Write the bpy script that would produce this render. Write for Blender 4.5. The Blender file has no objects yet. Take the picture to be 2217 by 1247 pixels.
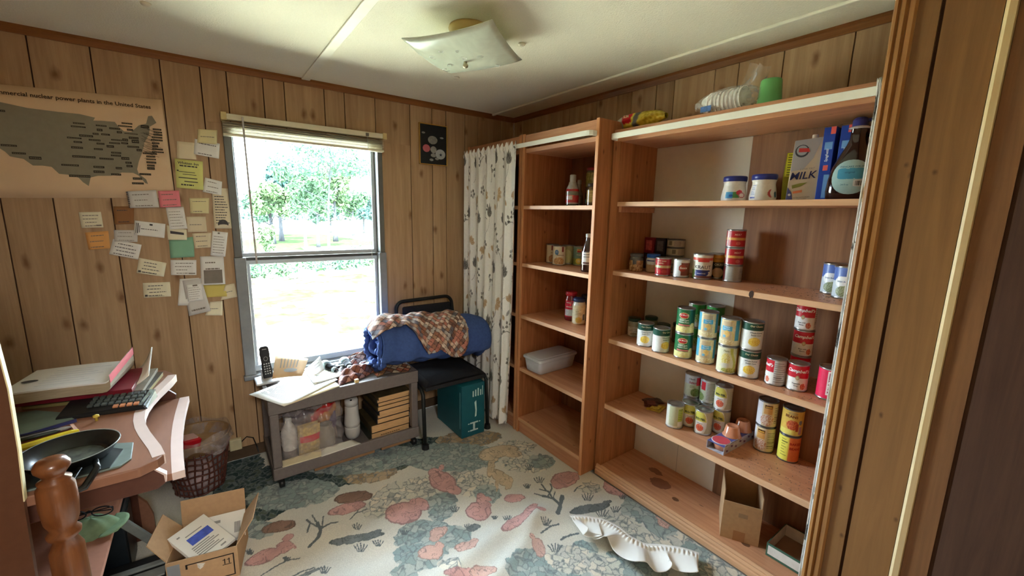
import bpy, math, random
import numpy as np
from mathutils import Vector, Matrix
random.seed(11); rng = np.random.default_rng(11)
sc = bpy.context.scene; col = sc.collection
PI = math.pi
# ------------------------------------------------------------------ camera
cd = bpy.data.cameras.new('camera'); cam = bpy.data.objects.new('camera', cd); col.objects.link(cam)
cd.sensor_fit = 'HORIZONTAL'; cd.sensor_width = 36; cd.lens = 14.66464; cd.clip_start = .02; cd.clip_end = 400
CAM = Vector((-1.93040, -2.62397, 1.38378))
_r = Vector((0.805477, -0.592259, 0.020906)); _d = Vector((-0.086560, -0.152474, -0.984510)); _f = Vector((0.586272, 0.791190, -0.174080))
cam.matrix_world = Matrix(((_r.x, -_d.x, -_f.x, CAM.x), (_r.y, -_d.y, -_f.y, CAM.y), (_r.z, -_d.z, -_f.z, CAM.z), (0, 0, 0, 1)))
sc.camera = cam
# ------------------------------------------------------------------ light
vs = sc.view_settings
vs.view_transform = 'Standard'; vs.look = 'None'; vs.gamma = 1; vs.use_curve_mapping = False; vs.exposure = 2.42
wd = bpy.data.worlds.new('overcast_sky'); sc.world = wd; wd.use_nodes = True
bg = wd.node_tree.nodes['Background']; bg.inputs[0].default_value = (0.81, 0.955, 1.13, 1); bg.inputs[1].default_value = 8.8
sl = bpy.data.lights.new('sun', 'SUN'); sl.energy = 16.0; sl.angle = math.radians(3); sl.color = (1, .96, .88)
so = bpy.data.objects.new('sun', sl); col.objects.link(so); so.rotation_euler = (math.radians(38), 0, math.radians(-25))   # high behind the house
pl = bpy.data.lights.new('window_portal', 'AREA'); pl.shape = 'RECTANGLE'; pl.size = .76; pl.size_y = 1.28; pl.cycles.is_portal = True
po = bpy.data.objects.new('window_portal', pl); col.objects.link(po); po.location = (-1.405, .13, 1.12); po.rotation_euler = (math.radians(-90), 0, 0)
hl = bpy.data.lights.new('hall_fill', 'AREA'); hl.energy = 13; hl.color = (1, .98, .95); hl.shape = 'DISK'; hl.size = .5  # added fill light in the unseen hall, no known lamp there
ho = bpy.data.objects.new('hall_fill', hl); col.objects.link(ho); ho.location = (-1.9, -3.75, 2.02)
sc.cycles.max_bounces = 10; sc.cycles.diffuse_bounces = 6; sc.cycles.glossy_bounces = 4; sc.cycles.transparent_max_bounces = 12
sc.cycles.caustics_reflective = False; sc.cycles.caustics_refractive = False; sc.cycles.sample_clamp_indirect = 8
H = 2.08
# ------------------------------------------------------------------ helpers
def lin(c):
    return tuple((x / 12.92 if x <= .04045 else ((x + .055) / 1.055) ** 2.4) for x in c)
def rgb(r, g, b): return lin((r / 255, g / 255, b / 255))
_M = {}
def nt(name):
    m = bpy.data.materials.new(name); m.use_nodes = True
    n = m.node_tree.nodes; l = m.node_tree.links
    return m, n, l, n['Principled BSDF']
def mat(name, c, rough=.6, var=.10, scale=25, stretch=(1, 1, 1), bump=0., metal=0., spec=.4, trans=0., alpha=1., ior=1.45, coat=0., sss=0.):
    if name in _M: return _M[name]
    m, n, l, b = nt(name)
    tc = n.new('ShaderNodeTexCoord'); mp = n.new('ShaderNodeMapping'); mp.inputs['Scale'].default_value = stretch
    nz = n.new('ShaderNodeTexNoise'); nz.inputs['Scale'].default_value = scale; nz.inputs['Detail'].default_value = 5
    rp = n.new('ShaderNodeValToRGB')
    rp.color_ramp.elements[0].position = .3; rp.color_ramp.elements[1].position = .7
    rp.color_ramp.elements[0].color = tuple(max(0, x * (1 - var)) for x in c) + (1,)
    rp.color_ramp.elements[1].color = tuple(min(1, x * (1 + var)) for x in c) + (1,)
    l.new(tc.outputs['Object'], mp.inputs[0]); l.new(mp.outputs[0], nz.inputs['Vector'])
    l.new(nz.outputs[0], rp.inputs[0]); l.new(rp.outputs[0], b.inputs['Base Color'])
    b.inputs['Roughness'].default_value = rough; b.inputs['Metallic'].default_value = metal
    b.inputs['Specular IOR Level'].default_value = spec; b.inputs['IOR'].default_value = ior
    b.inputs['Transmission Weight'].default_value = trans; b.inputs['Alpha'].default_value = alpha
    b.inputs['Coat Weight'].default_value = coat
    if sss: b.inputs['Subsurface Weight'].default_value = sss
    if bump:
        bp = n.new('ShaderNodeBump'); bp.inputs['Strength'].default_value = bump; bp.inputs['Distance'].default_value = .004
        l.new(nz.outputs[0], bp.inputs['Height']); l.new(bp.outputs[0], b.inputs['Normal'])
    _M[name] = m; return m
def wood(name, c1, c2, axis='z', freq=14, rough=.55, knots=0., kcol=(.16, .08, .03), spec=.3, blotch=.25, coat=0):
    if name in _M: return _M[name]
    m, n, l, b = nt(name)
    tc = n.new('ShaderNodeTexCoord'); oi = n.new('ShaderNodeObjectInfo'); ad = n.new('ShaderNodeVectorMath'); ad.operation = 'ADD'
    mu = n.new('ShaderNodeMath'); mu.operation = 'MULTIPLY'; mu.inputs[1].default_value = 17.3
    l.new(oi.outputs['Random'], mu.inputs[0]); l.new(tc.outputs['Object'], ad.inputs[0]); l.new(mu.outputs[0], ad.inputs[1])
    s = {'x': (.05, 1, 1), 'y': (1, .05, 1), 'z': (1, 1, .05)}[axis]
    mp = n.new('ShaderNodeMapping'); mp.inputs['Scale'].default_value = s; l.new(ad.outputs[0], mp.inputs[0])
    n1 = n.new('ShaderNodeTexNoise'); n1.inputs['Scale'].default_value = freq * 4; n1.inputs['Detail'].default_value = 6; n1.inputs['Roughness'].default_value = .65
    n1.inputs['Distortion'].default_value = .6
    n2 = n.new('ShaderNodeTexNoise'); n2.inputs['Scale'].default_value = freq * .7; n2.inputs['Detail'].default_value = 2
    l.new(mp.outputs[0], n1.inputs['Vector']); l.new(mp.outputs[0], n2.inputs['Vector'])
    mx = n.new('ShaderNodeMath'); mx.operation = 'ADD'; sc1 = n.new('ShaderNodeMath'); sc1.operation = 'MULTIPLY'; sc1.inputs[1].default_value = blotch * 2
    l.new(n2.outputs[0], sc1.inputs[0]); l.new(n1.outputs[0], mx.inputs[0]); l.new(sc1.outputs[0], mx.inputs[1]); dv_ = n.new('ShaderNodeMath'); dv_.operation = 'DIVIDE'; dv_.inputs[1].default_value = 1 + blotch * 2; l.new(mx.outputs[0], dv_.inputs[0])
    rp = n.new('ShaderNodeValToRGB'); e = rp.color_ramp.elements
    e[0].position = .37; e[1].position = .63; e[0].color = tuple(c1) + (1,); e[1].color = tuple(c2) + (1,)
    l.new(dv_.outputs[0], rp.inputs[0]); out = rp.outputs[0]
    if knots:
        sx_ = n.new('ShaderNodeSeparateXYZ'); l.new(ad.outputs[0], sx_.inputs[0]); a_, b_, c_ = {'x': (1, 2, 0), 'y': (0, 2, 1), 'z': (0, 1, 2)}[axis]
        sm_ = n.new('ShaderNodeMath'); sm_.operation = 'ADD'; l.new(sx_.outputs[a_], sm_.inputs[0]); l.new(sx_.outputs[b_], sm_.inputs[1])
        lg_ = n.new('ShaderNodeMath'); lg_.operation = 'MULTIPLY'; lg_.inputs[1].default_value = .5; l.new(sx_.outputs[c_], lg_.inputs[0])
        m2 = n.new('ShaderNodeCombineXYZ'); l.new(sm_.outputs[0], m2.inputs[0]); l.new(lg_.outputs[0], m2.inputs[1])
        dn = n.new('ShaderNodeTexNoise'); dn.inputs['Scale'].default_value = 30; l.new(m2.outputs[0], dn.inputs['Vector'])
        am = n.new('ShaderNodeVectorMath'); am.operation = 'MULTIPLY_ADD'; am.inputs[1].default_value = (.02, .02, .02)
        l.new(dn.outputs['Color'], am.inputs[0]); l.new(m2.outputs[0], am.inputs[2])
        vo = n.new('ShaderNodeTexVoronoi'); vo.voronoi_dimensions = '2D'; vo.inputs['Scale'].default_value = 5.5; vo.inputs['Randomness'].default_value = 1
        l.new(am.outputs[0], vo.inputs['Vector'])
        kr = n.new('ShaderNodeValToRGB'); ke = kr.color_ramp.elements
        ke[0].position = .018 * knots; ke[0].color = (1, 1, 1, 1); ke[1].position = .085 * knots; ke[1].color = (0, 0, 0, 1)
        l.new(vo.outputs['Distance'], kr.inputs[0])
        mm = n.new('ShaderNodeMixRGB'); mm.inputs[2].default_value = tuple(kcol) + (1,)
        kf = n.new('ShaderNodeMath'); kf.operation = 'MULTIPLY'; kf.inputs[1].default_value = .8
        l.new(kr.outputs[0], kf.inputs[0]); l.new(kf.outputs[0], mm.inputs[0]); l.new(out, mm.inputs[1]); out = mm.outputs[0]
    l.new(out, b.inputs['Base Color'])
    b.inputs['Roughness'].default_value = rough; b.inputs['Specular IOR Level'].default_value = spec; b.inputs['Coat Weight'].default_value = coat
    bp = n.new('ShaderNodeBump'); bp.inputs['Strength'].default_value = .15; bp.inputs['Distance'].default_value = .002
    l.new(n1.outputs[0], bp.inputs['Height']); l.new(bp.outputs[0], b.inputs['Normal'])
    _M[name] = m; return m
def paint_mat(name, rough=.5, spec=.4, var=.06, scale=60, bump=0., metal=0., coat=0.):
    if name in _M: return _M[name]
    m, n, l, b = nt(name)
    at = n.new('ShaderNodeAttribute'); at.attribute_name = 'Col'
    tc = n.new('ShaderNodeTexCoord'); nz = n.new('ShaderNodeTexNoise'); nz.inputs['Scale'].default_value = scale; nz.inputs['Detail'].default_value = 4
    l.new(tc.outputs['Object'], nz.inputs['Vector'])
    mr = n.new('ShaderNodeMapRange'); mr.inputs[1].default_value = .3; mr.inputs[2].default_value = .7; mr.inputs[3].default_value = 1 - var; mr.inputs[4].default_value = 1 + var
    l.new(nz.outputs[0], mr.inputs[0])
    vm = n.new('ShaderNodeVectorMath'); vm.operation = 'SCALE'
    l.new(at.outputs['Color'], vm.inputs[0]); l.new(mr.outputs[0], vm.inputs['Scale']); l.new(vm.outputs[0], b.inputs['Base Color'])
    b.inputs['Roughness'].default_value = rough; b.inputs['Specular IOR Level'].default_value = spec; b.inputs['Metallic'].default_value = metal; b.inputs['Coat Weight'].default_value = coat
    if bump:
        bp = n.new('ShaderNodeBump'); bp.inputs['Strength'].default_value = bump; bp.inputs['Distance'].default_value = .006
        l.new(nz.outputs[0], bp.inputs['Height']); l.new(bp.outputs[0], b.inputs['Normal'])
    _M[name] = m; return m
def tag(o, label=None, cat=None, group=None, kind=None):
    if label: o['label'] = label
    if cat: o['category'] = cat
    if group: o['group'] = group
    if kind: o['kind'] = kind
    return o
def thing(name, label, cat, loc=(0, 0, 0), rz=0, group=None):
    o = bpy.data.objects.new(name, None); o.empty_display_size = .05; col.objects.link(o)
    o.location = loc; o.rotation_euler = (0, 0, rz)
    return tag(o, label, cat, group)
def rootloc(o):
    while o.parent: o = o.parent
    return np.array(o.location)
class MB:
    def __init__(s): s.v = []; s.f = []; s.mi = []; s.c = []
    def add(s, V, F, mi=0, c=None):
        o = len(s.v); s.v.extend([tuple(map(float, p)) for p in V]); s.f.extend([tuple(i + o for i in f) for f in F]); s.mi.extend([mi] * len(F))
        if c is not None: s.c.extend([tuple(q) for q in c])
        return s
    def box(s, x0, y0, z0, x1, y1, z1, mi=0):
        V = [(x, y, z) for x in (x0, x1) for y in (y0, y1) for z in (z0, z1)]
        return s.add(V, [(0, 1, 3, 2), (4, 6, 7, 5), (0, 4, 5, 1), (2, 3, 7, 6), (0, 2, 6, 4), (1, 5, 7, 3)], mi)
    def obox(s, c, size, rot=(0, 0, 0), mi=0):
        R = Matrix.Rotation(rot[2], 3, 'Z') @ Matrix.Rotation(rot[1], 3, 'Y') @ Matrix.Rotation(rot[0], 3, 'X'); c = Vector(c)
        V = [c + R @ Vector((x * size[0] / 2, y * size[1] / 2, z * size[2] / 2)) for x in (-1, 1) for y in (-1, 1) for z in (-1, 1)]
        return s.add(V, [(0, 1, 3, 2), (4, 6, 7, 5), (0, 4, 5, 1), (2, 3, 7, 6), (0, 2, 6, 4), (1, 5, 7, 3)], mi)
    def tube(s, pts, r, seg=8, cap=True, mi=0):
        P = [Vector(p) for p in pts]; n = len(P); rr = [r] * n if not hasattr(r, '__len__') else r
        V = []; F = []; up = None
        for i in range(n):
            t = (P[min(i + 1, n - 1)] - P[max(i - 1, 0)]).normalized()
            if up is None: up = t.orthogonal().normalized()
            up = (up - t * up.dot(t))
            up = up.normalized() if up.length > 1e-6 else t.orthogonal().normalized()
            w = t.cross(up)
            for k in range(seg):
                a = 2 * PI * k / seg; V.append(P[i] + rr[i] * (math.cos(a) * up + math.sin(a) * w))
        for i in range(n - 1):
            for k in range(seg):
                a, b = i * seg + k, i * seg + (k + 1) % seg; F.append((a, b, b + seg, a + seg))
        if cap: F.append(tuple(range(seg))[::-1]); F.append(tuple(range((n - 1) * seg, n * seg)))
        return s.add(V, F, mi)
    def lathe(s, prof, c=(0, 0, 0), seg=24, mi=0, sx=1, sy=1):
        V = []; F = []; n = len(prof)
        for r, z in prof:
            for k in range(seg):
                a = 2 * PI * k / seg; V.append((c[0] + r * sx * math.cos(a), c[1] + r * sy * math.sin(a), c[2] + z))
        for i in range(n - 1):
            for k in range(seg):
                a, b = i * seg + k, i * seg + (k + 1) % seg; F.append((a, b, b + seg, a + seg))
        if prof[0][0] > 1e-5: F.append(tuple(range(seg))[::-1])
        if prof[-1][0] > 1e-5: F.append(tuple(range((n - 1) * seg, n * seg)))
        return s.add(V, F, mi)
    def prism(s, poly, axis, a0, a1, mi=0):
        def q(p, a): return {'x': (a, p[0], p[1]), 'y': (p[0], a, p[1]), 'z': (p[0], p[1], a)}[axis]
        n = len(poly); V = [q(p, a0) for p in poly] + [q(p, a1) for p in poly]
        F = [tuple(range(n))[::-1], tuple(range(n, 2 * n))] + [(i, (i + 1) % n, n + (i + 1) % n, n + i) for i in range(n)]
        return s.add(V, F, mi)
    def grid(s, P, mi=0, c=None):
        P = np.asarray(P, float); n, m = P.shape[:2]
        F = [(i * m + j, i * m + j + 1, (i + 1) * m + j + 1, (i + 1) * m + j) for i in range(n - 1) for j in range(m - 1)]
        return s.add(P.reshape(-1, 3), F, mi, None if c is None else np.asarray(c).reshape(-1, 3))
    def build(s, name, mats, parent=None, smooth=False, bevel=0, w=False, solid=0, sub=0, label=None):
        V = np.array(s.v, float); loc = None
        if parent is None:
            if w:
                lo, hi = V.min(0), V.max(0); loc = np.array(((lo[0] + hi[0]) / 2, (lo[1] + hi[1]) / 2, lo[2])); V = V - loc
        elif w: V = V - rootloc(parent)
        me = bpy.data.meshes.new(name); me.from_pydata(V.tolist(), [], s.f)
        if not isinstance(mats, (list, tuple)): mats = [mats]
        for m in mats: me.materials.append(m)
        if any(s.mi): me.polygons.foreach_set('material_index', s.mi)
        if s.c: setcol(me, np.array(s.c))
        if smooth: me.polygons.foreach_set('use_smooth', [True] * len(me.polygons))
        return addobj(name, me, parent, loc, bevel, solid, sub, label)
def addobj(name, me, parent=None, loc=None, bevel=0, solid=0, sub=0, label=None):
    o = bpy.data.objects.new(name, me); col.objects.link(o)
    if loc is not None: o.location = loc
    if parent: o.parent = parent
    if label: o['label'] = label
    if solid:
        d = o.modifiers.new('s', 'SOLIDIFY'); d.thickness = solid; d.offset = 0
    if bevel:
        d = o.modifiers.new('b', 'BEVEL'); d.width = bevel; d.segments = 2; d.limit_method = 'ANGLE'
    if sub:
        d = o.modifiers.new('u', 'SUBSURF'); d.levels = sub; d.render_levels = sub
    return o
def setcol(me, C):
    C = np.clip(C, 0, 1); a = me.color_attributes.new('Col', 'FLOAT_COLOR', 'POINT')
    a.data.foreach_set('color', np.concatenate([C, np.ones((len(C), 1))], 1).astype(np.float32).ravel())
def npgrid(name, P, C, m, parent=None, smooth=True, wrap=False, loc=None, solid=0):
    n, k = P.shape[:2]; I = np.arange(n * k).reshape(n, k)
    if wrap: A, B = I[:-1, :], np.roll(I, -1, 1)[:-1, :]; D, E = I[1:, :], np.roll(I, -1, 1)[1:, :]
    else: A, B, D, E = I[:-1, :-1], I[:-1, 1:], I[1:, :-1], I[1:, 1:]
    F = np.stack([A, B, E, D], -1).reshape(-1, 4)
    me = bpy.data.meshes.new(name); me.vertices.add(n * k); me.vertices.foreach_set('co', P.reshape(-1).astype(np.float32))
    me.loops.add(F.size); me.loops.foreach_set('vertex_index', F.ravel().astype(np.int32))
    me.polygons.add(len(F)); me.polygons.foreach_set('loop_start', np.arange(0, F.size, 4, dtype=np.int32))
    me.update(calc_edges=True); me.validate()
    if smooth: me.polygons.foreach_set('use_smooth', [True] * len(me.polygons))
    me.materials.append(m)
    if C is not None: setcol(me, C.reshape(-1, 3))
    return addobj(name, me, parent, loc, solid=solid)
_T = {}
def text2d(s, size, shear=0, bold=0, align='CENTER'):
    k = (s, shear, bold, align)
    if k not in _T:
        cu = bpy.data.curves.new('t', 'FONT'); cu.body = s; cu.size = 1; cu.shear = shear; cu.offset = bold; cu.align_x = align; cu.align_y = 'CENTER'; cu.resolution_u = 2
        o = bpy.data.objects.new('t', cu); me = o.to_mesh()
        V = np.array([v.co[:2] for v in me.vertices]); F = [tuple(p.vertices) for p in me.polygons]
        o.to_mesh_clear(); bpy.data.objects.remove(o); bpy.data.curves.remove(cu); _T[k] = (V, F)
    V, F = _T[k]; return V * size, F
def frame_fn(o, ux, uy, un, off=.0006):
    o, ux, uy, un = map(np.array, (o, ux, uy, un))
    return lambda V: o + V[:, :1] * ux + V[:, 1:2] * uy + un * off
def dupe(root, loc, rz=0, label=None, group=None):
    r = root.copy(); col.objects.link(r); r.location = loc; r.rotation_euler = (0, 0, rz)
    if label: r['label'] = label
    if group: r['group'] = group
    for ch in root.children:
        c = ch.copy(); col.objects.link(c); c.parent = r
        for g in ch.children:
            d = g.copy(); col.objects.link(d); d.parent = c
    return r
def struct(o): o['kind'] = 'structure'; return o
# ------------------------------------------------------------------ materials used in many places
PANEL = wood('pine_panel', rgb(161, 129, 94), rgb(191, 160, 124), 'z', 9, .5, knots=1.25, kcol=rgb(112, 74, 38), spec=.35)
PANEL2 = wood('pine_panel_right', rgb(168, 135, 98), rgb(198, 167, 130), 'z', 9, .5, knots=1.25, kcol=rgb(116, 76, 38), spec=.35)
GROOVE = mat('groove_dark', rgb(70, 42, 22), .8)
TRIMW = wood('trim_wood', rgb(120, 74, 32), rgb(150, 98, 48), 'x', 12, .45)
TRIMY = wood('trim_wood_y', rgb(120, 74, 32), rgb(150, 98, 48), 'y', 12, .45)
SHELFZ = wood('shelf_wood_upright', rgb(148, 92, 52), rgb(188, 126, 80), 'z', 12, .42, knots=.5, kcol=rgb(90, 44, 20), spec=.4)
SHELFY = wood('shelf_wood_board', rgb(186, 128, 92), rgb(212, 158, 120), 'y', 12, .42, knots=.35, kcol=rgb(96, 56, 36), spec=.4)
EDGE = wood('shelf_edge_lit', rgb(206, 158, 118), rgb(224, 180, 142), 'y', 14, .45)  # front edges lighter than the boards: light on them put into the colour
EDGEZ_LIT = wood('upright_edge_lit', rgb(204, 140, 92), rgb(222, 164, 118), 'z', 14, .45)  # upright front edges, also with the light on them in the colour
DARKBACK = wood('stained_back', rgb(84, 54, 36), rgb(160, 114, 78), 'z', 9, .5, spec=.4, blotch=.9)
WHITEP = mat('white_paint', rgb(232, 230, 218), .45, .03)
CEIL = mat('ceiling_texture', rgb(238, 235, 216), .9, .03, 220, bump=.5)
METALD = mat('dark_window_metal', rgb(104, 106, 100), .45, .08, 30, metal=.0, spec=.5)
METALL = mat('grey_window_metal', rgb(134, 138, 140), .42, .08, 30, spec=.5)
BLACK = mat('black_plastic', rgb(28, 29, 30), .4, .1)
m, n, l, b = nt('window_glass'); n.remove(b)
tr = n.new('ShaderNodeBsdfTransparent'); tr.inputs[0].default_value = (.97, .99, .98, 1); gl = n.new('ShaderNodeBsdfGlossy'); gl.inputs['Roughness'].default_value = .03
fr = n.new('ShaderNodeFresnel'); fr.inputs[0].default_value = 1.35; mx = n.new('ShaderNodeMixShader')
l.new(fr.outputs[0], mx.inputs[0]); l.new(tr.outputs[0], mx.inputs[1]); l.new(gl.outputs[0], mx.inputs[2]); l.new(mx.outputs[0], n['Material Output'].inputs[0]); GLASS = m
def film(name, c, a, rough=.15):
    m, n, l, b = nt(name); b.inputs['Base Color'].default_value = tuple(c) + (1,); b.inputs['Roughness'].default_value = rough; b.inputs['Specular IOR Level'].default_value = .8
    tc = n.new('ShaderNodeTexCoord'); nz = n.new('ShaderNodeTexNoise'); nz.inputs['Scale'].default_value = 18; nz.inputs['Detail'].default_value = 3; nz.inputs['Distortion'].default_value = 1.5
    mr = n.new('ShaderNodeMapRange'); mr.inputs[1].default_value = .35; mr.inputs[2].default_value = .7; mr.inputs[3].default_value = a * .5; mr.inputs[4].default_value = min(1, a * 1.7)
    l.new(tc.outputs['Object'], nz.inputs['Vector']); l.new(nz.outputs[0], mr.inputs[0]); l.new(mr.outputs[0], b.inputs['Alpha']); return m
# ------------------------------------------------------------------ room shell
WX0, WX1, WZ0, WZ1 = -1.806, -1.004, .466, 1.80
wb = MB(); wb.box(-2.95, .012, 0, WX0, .11, H).box(WX1, .012, 0, .1, .11, H).box(WX0, .012, 0, WX1, .11, WZ0).box(WX0, .012, WZ1, WX1, .11, H)
wall_back = struct(wb.build('wall_back', GROOVE))
G = [-2.95, -2.83, -2.70, -2.58, -2.432, -2.25, -2.022, -1.874, -1.769, -1.614, -1.516, -1.318, -1.21, -1.034, -.815, -.664, -.562, -.417, -.312, -.12, .0]
for a, c in zip(G[:-1], G[1:]):
    a += .0022; c -= .0022
    segs = [(a, c, 0, H)]
    if a < WX1 and c > WX0:
        segs = [(a, c, 0, WZ0), (a, c, WZ1, H)]
        if a < WX0: segs.append((a, WX0, WZ0, WZ1))
        if c > WX1: segs.append((WX1, c, WZ0, WZ1))
    for x0, x1, z0, z1 in segs: MB().box(x0, 0, z0, x1, .012, z1).build('plank', PANEL, wall_back, bevel=.0012)
wall_right = struct(MB().box(.012, -2.95, 0, .1, .0, H).build('wall_right', GROOVE))
G = [0, -.105, -.309, -.41, -.59, -.818, -.972, -1.068, -1.222, -1.324, -1.528, -1.633, -1.809, -2.037, -2.24]
for a, c in zip(G[:-1], G[1:]): MB().box(0, c + .002, 0, .012, a - .002, H).build('plank', PANEL2, wall_right, bevel=.0012)
wall_left = struct(MB().box(-2.95, -2.95, 0, -2.85, .0, H).build('wall_left', PANEL))
wf = MB(); wf.box(-2.95, -3.03, 0, -2.40, -2.95, H).box(-1.55, -3.03, 0, .1, -2.95, H).box(-2.40, -3.03, 1.98, -1.55, -2.95, H)
wall_front = struct(wf.build('wall_front', PANEL))
hb = MB(); hb.box(-3.6, -4.6, 0, .6, -4.5, H).box(-3.7, -4.6, 0, -3.6, -3.03, H).box(.6, -4.6, 0, .7, -3.03, H).box(-3.7, -3.05, 0, -2.95, -2.95, H).box(.1, -3.05, 0, .7, -2.95, H)
struct(hb.build('wall_hall', PANEL))
struct(MB().box(-3.7, -4.6, -.06, .7, .11, -.014).build('floor', mat('subfloor', rgb(186, 182, 170), .9)))
ceiling = struct(MB().box(-3.7, -4.6, H, .7, .11, H + .08).build('ceiling', CEIL))
BAT = mat('batten_paint', rgb(232, 230, 212), .5, .03)
struct(MB().box(-1.432, -2.95, H - .008, -1.390, 0, H).build('trim_1', BAT, bevel=.003))
struct(MB().box(-.206, -2.95, H - .012, -.188, 0, H).build('trim_2', BAT, bevel=.004))
struct(MB().prism([(0, H), (-.016, H), (-.016, H - .012), (-.006, H - .033), (0, H - .033)], 'x', -2.85, -.0).build('trim_3', TRIMW))
cr = MB(); cr.prism([(0, H), (-.016, H), (-.016, H - .012), (-.006, H - .033), (0, H - .033)], 'y', -2.24, -.016); struct(cr.build('trim_4', TRIMY))
struct(MB().box(-2.85, -.012, 0, -.005, 0, .06).build('baseboard_back', mat('baseboard_dark', rgb(84, 66, 48), .6)))
# panelled return with door casing at the right, close to the camera
BR = wood('brown_jamb', rgb(120, 84, 48), rgb(142, 102, 60), 'z', 7, .5, knots=.4, kcol=rgb(80, 48, 22))
BRD = wood('brown_door', rgb(112, 76, 46), rgb(140, 98, 62), 'z', 7, .5)
ret = struct(MB().box(-.392, -2.95, 0, .0, -2.243, H).build('wall_return', GROOVE))
prof = [(-.392, -2.236), (-.404, -2.236), (-.412, -2.240), (-.414, -2.246), (-.407, -2.250), (-.413, -2.254), (-.414, -2.262), (-.406, -2.266), (-.410, -2.270), (-.410, -2.280), (-.403, -2.285), (-.392, -2.285)]
struct(MB().prism(prof, 'z', 0, H).build('trim_5', wood('casing_wood', rgb(146, 100, 52), rgb(172, 122, 68), 'z', 16, .35, spec=.5), label='fluted brown door casing', smooth=False))
MB().box(-.401, -2.328, 0, -.392, -2.285, H).build('jamb_board', BR, ret)
MB().box(-.401, -2.438, 0, -.392, -2.336, H).build('jamb_board', BR, ret)
MB().prism([(-.392, -2.438), (-.406, -2.440), (-.409, -2.446), (-.406, -2.458), (-.392, -2.460)], 'z', 0, H).build('stop_strip', wood('pale_strip', rgb(224, 200, 150), rgb(240, 222, 180), 'z', 16, .45), ret, label='pale raw wood strip')
MB().box(-.397, -2.512, 0, -.392, -2.4605, H).build('jamb_board', BRD, ret)
MB().box(-.394, -2.95, 0, -.392, -2.52, H).build('jamb_board', wood('door_dark', rgb(64, 42, 32), rgb(86, 60, 46), 'z', 7, .5), ret)
# ------------------------------------------------------------------ window
win = thing('window_1', None, None, ((WX0 + WX1) / 2, 0, WZ0)); win['kind'] = 'structure'
f = MB(); f.box(WX0, -.012, 1.128, WX0 + .036, .085, WZ1).box(WX1 - .030, -.012, 1.128, WX1, .085, WZ1).box(WX0, -.012, WZ1 - .03, WX1, .085, WZ1)
f.build('upper_frame', METALD, win, w=True, bevel=.003)
f = MB(); f.box(WX0 - .004, -.024, .478, WX0 + .050, .085, 1.128).box(WX1 - .040, -.024, .478, WX1 + .004, .085, 1.128); f.build('lower_frame', METALL, win, w=True, bevel=.004)
MB().box(WX0 - .01, -.035, .452, WX1 + .01, .085, .478).build('sill', METALL, win, w=True, bevel=.004)
f = MB(); f.box(WX0 + .05, .03, .478, WX1 - .04, .05, .512).box(WX0 + .05, .03, 1.085, WX1 - .04, .05, 1.108).box(WX0 + .05, .03, .512, WX0 + .068, .05, 1.085).box(WX1 - .056, .03, .512, WX1 - .04, .05, 1.085)
f.build('lower_sash', mat('sash_pale', rgb(196, 206, 214), .4, .03), win, w=True, bevel=.003)
f = MB(); f.box(WX0 + .036, .055, 1.122, WX1 - .030, .085, 1.146).box(WX1 - .05, .055, 1.146, WX1 - .03, .07, WZ1 - .03).box(WX0 + .036, .055, 1.146, WX0 + .046, .07, WZ1 - .03)
f.build('upper_sash', mat('sash_pale', rgb(196, 206, 214), .4), win, w=True, bevel=.003)
MB().box(WX0 + .04, .03, 1.108, WX1 - .03, .056, 1.122).build('meeting_rail', mat('rail_dark', rgb(72, 74, 74), .5), win, w=True)
MB().box(WX0 + .068, .038, .512, WX1 - .056, .041, 1.085).build('pane', GLASS, win, w=True)
MB().box(WX0 + .046, .062, 1.146, WX1 - .05, .065, WZ1 - .03).build('pane', GLASS, win, w=True)
bl = thing('window_blind', 'raised ivory mini blind bunched at the top of the window', 'blind', (-1.407, -.04, 1.73))
IV = mat('blind_ivory', rgb(226, 220, 194), .5, .03); IVT = mat('blind_slat', rgb(214, 206, 182), .5, .03)
MB().box(-1.800, -.062, 1.812, -1.014, -.02, 1.840).build('headrail', IV, bl, w=True, bevel=.003)
for x in (-1.811, -1.014): MB().box(x, -.066, 1.808, x + .024, -.0005, 1.845).build('bracket', mat('bracket_tan', rgb(214, 194, 140), .5), bl, w=True, bevel=.003, label='yellowed end bracket')
for k in range(12):
    z = 1.748 + k * .0045; P = [[(-1.806 + (.0 if j == 0 else .796), -.063 + .040 * i / 4, z + .0025 * math.sin(PI * i / 4) + .0012 * ((k * 7) % 3)) for j in range(2)] for i in range(5)]
    MB().grid(P).build('slat', IVT, bl, w=True, solid=.0012)
MB().box(-1.807, -.064, 1.735, -1.009, -.022, 1.746).build('bottom_rail', IV, bl, w=True, bevel=.003)
MB().tube([(-1.722, -.07, 1.83), (-1.722, -.074, 1.79), (-1.718, -.074, 1.40), (-1.714, -.074, 1.10)], .0045, 6).build('wand', mat('wand_grey', rgb(196, 190, 186), .4), bl, w=True)
MB().tube([(-1.107, -.066, 1.82), (-1.107, -.066, 1.4), (-1.104, -.066, .62)], .0015, 5).build('cord', mat('cord_grey', rgb(200, 200, 196), .6), bl, w=True)
MB().box(-1.115, -.07, 1.815, -1.099, -.062, 1.832).build('cord_lock', mat('lock_grey', rgb(120, 116, 106), .5), bl, w=True)
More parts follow.
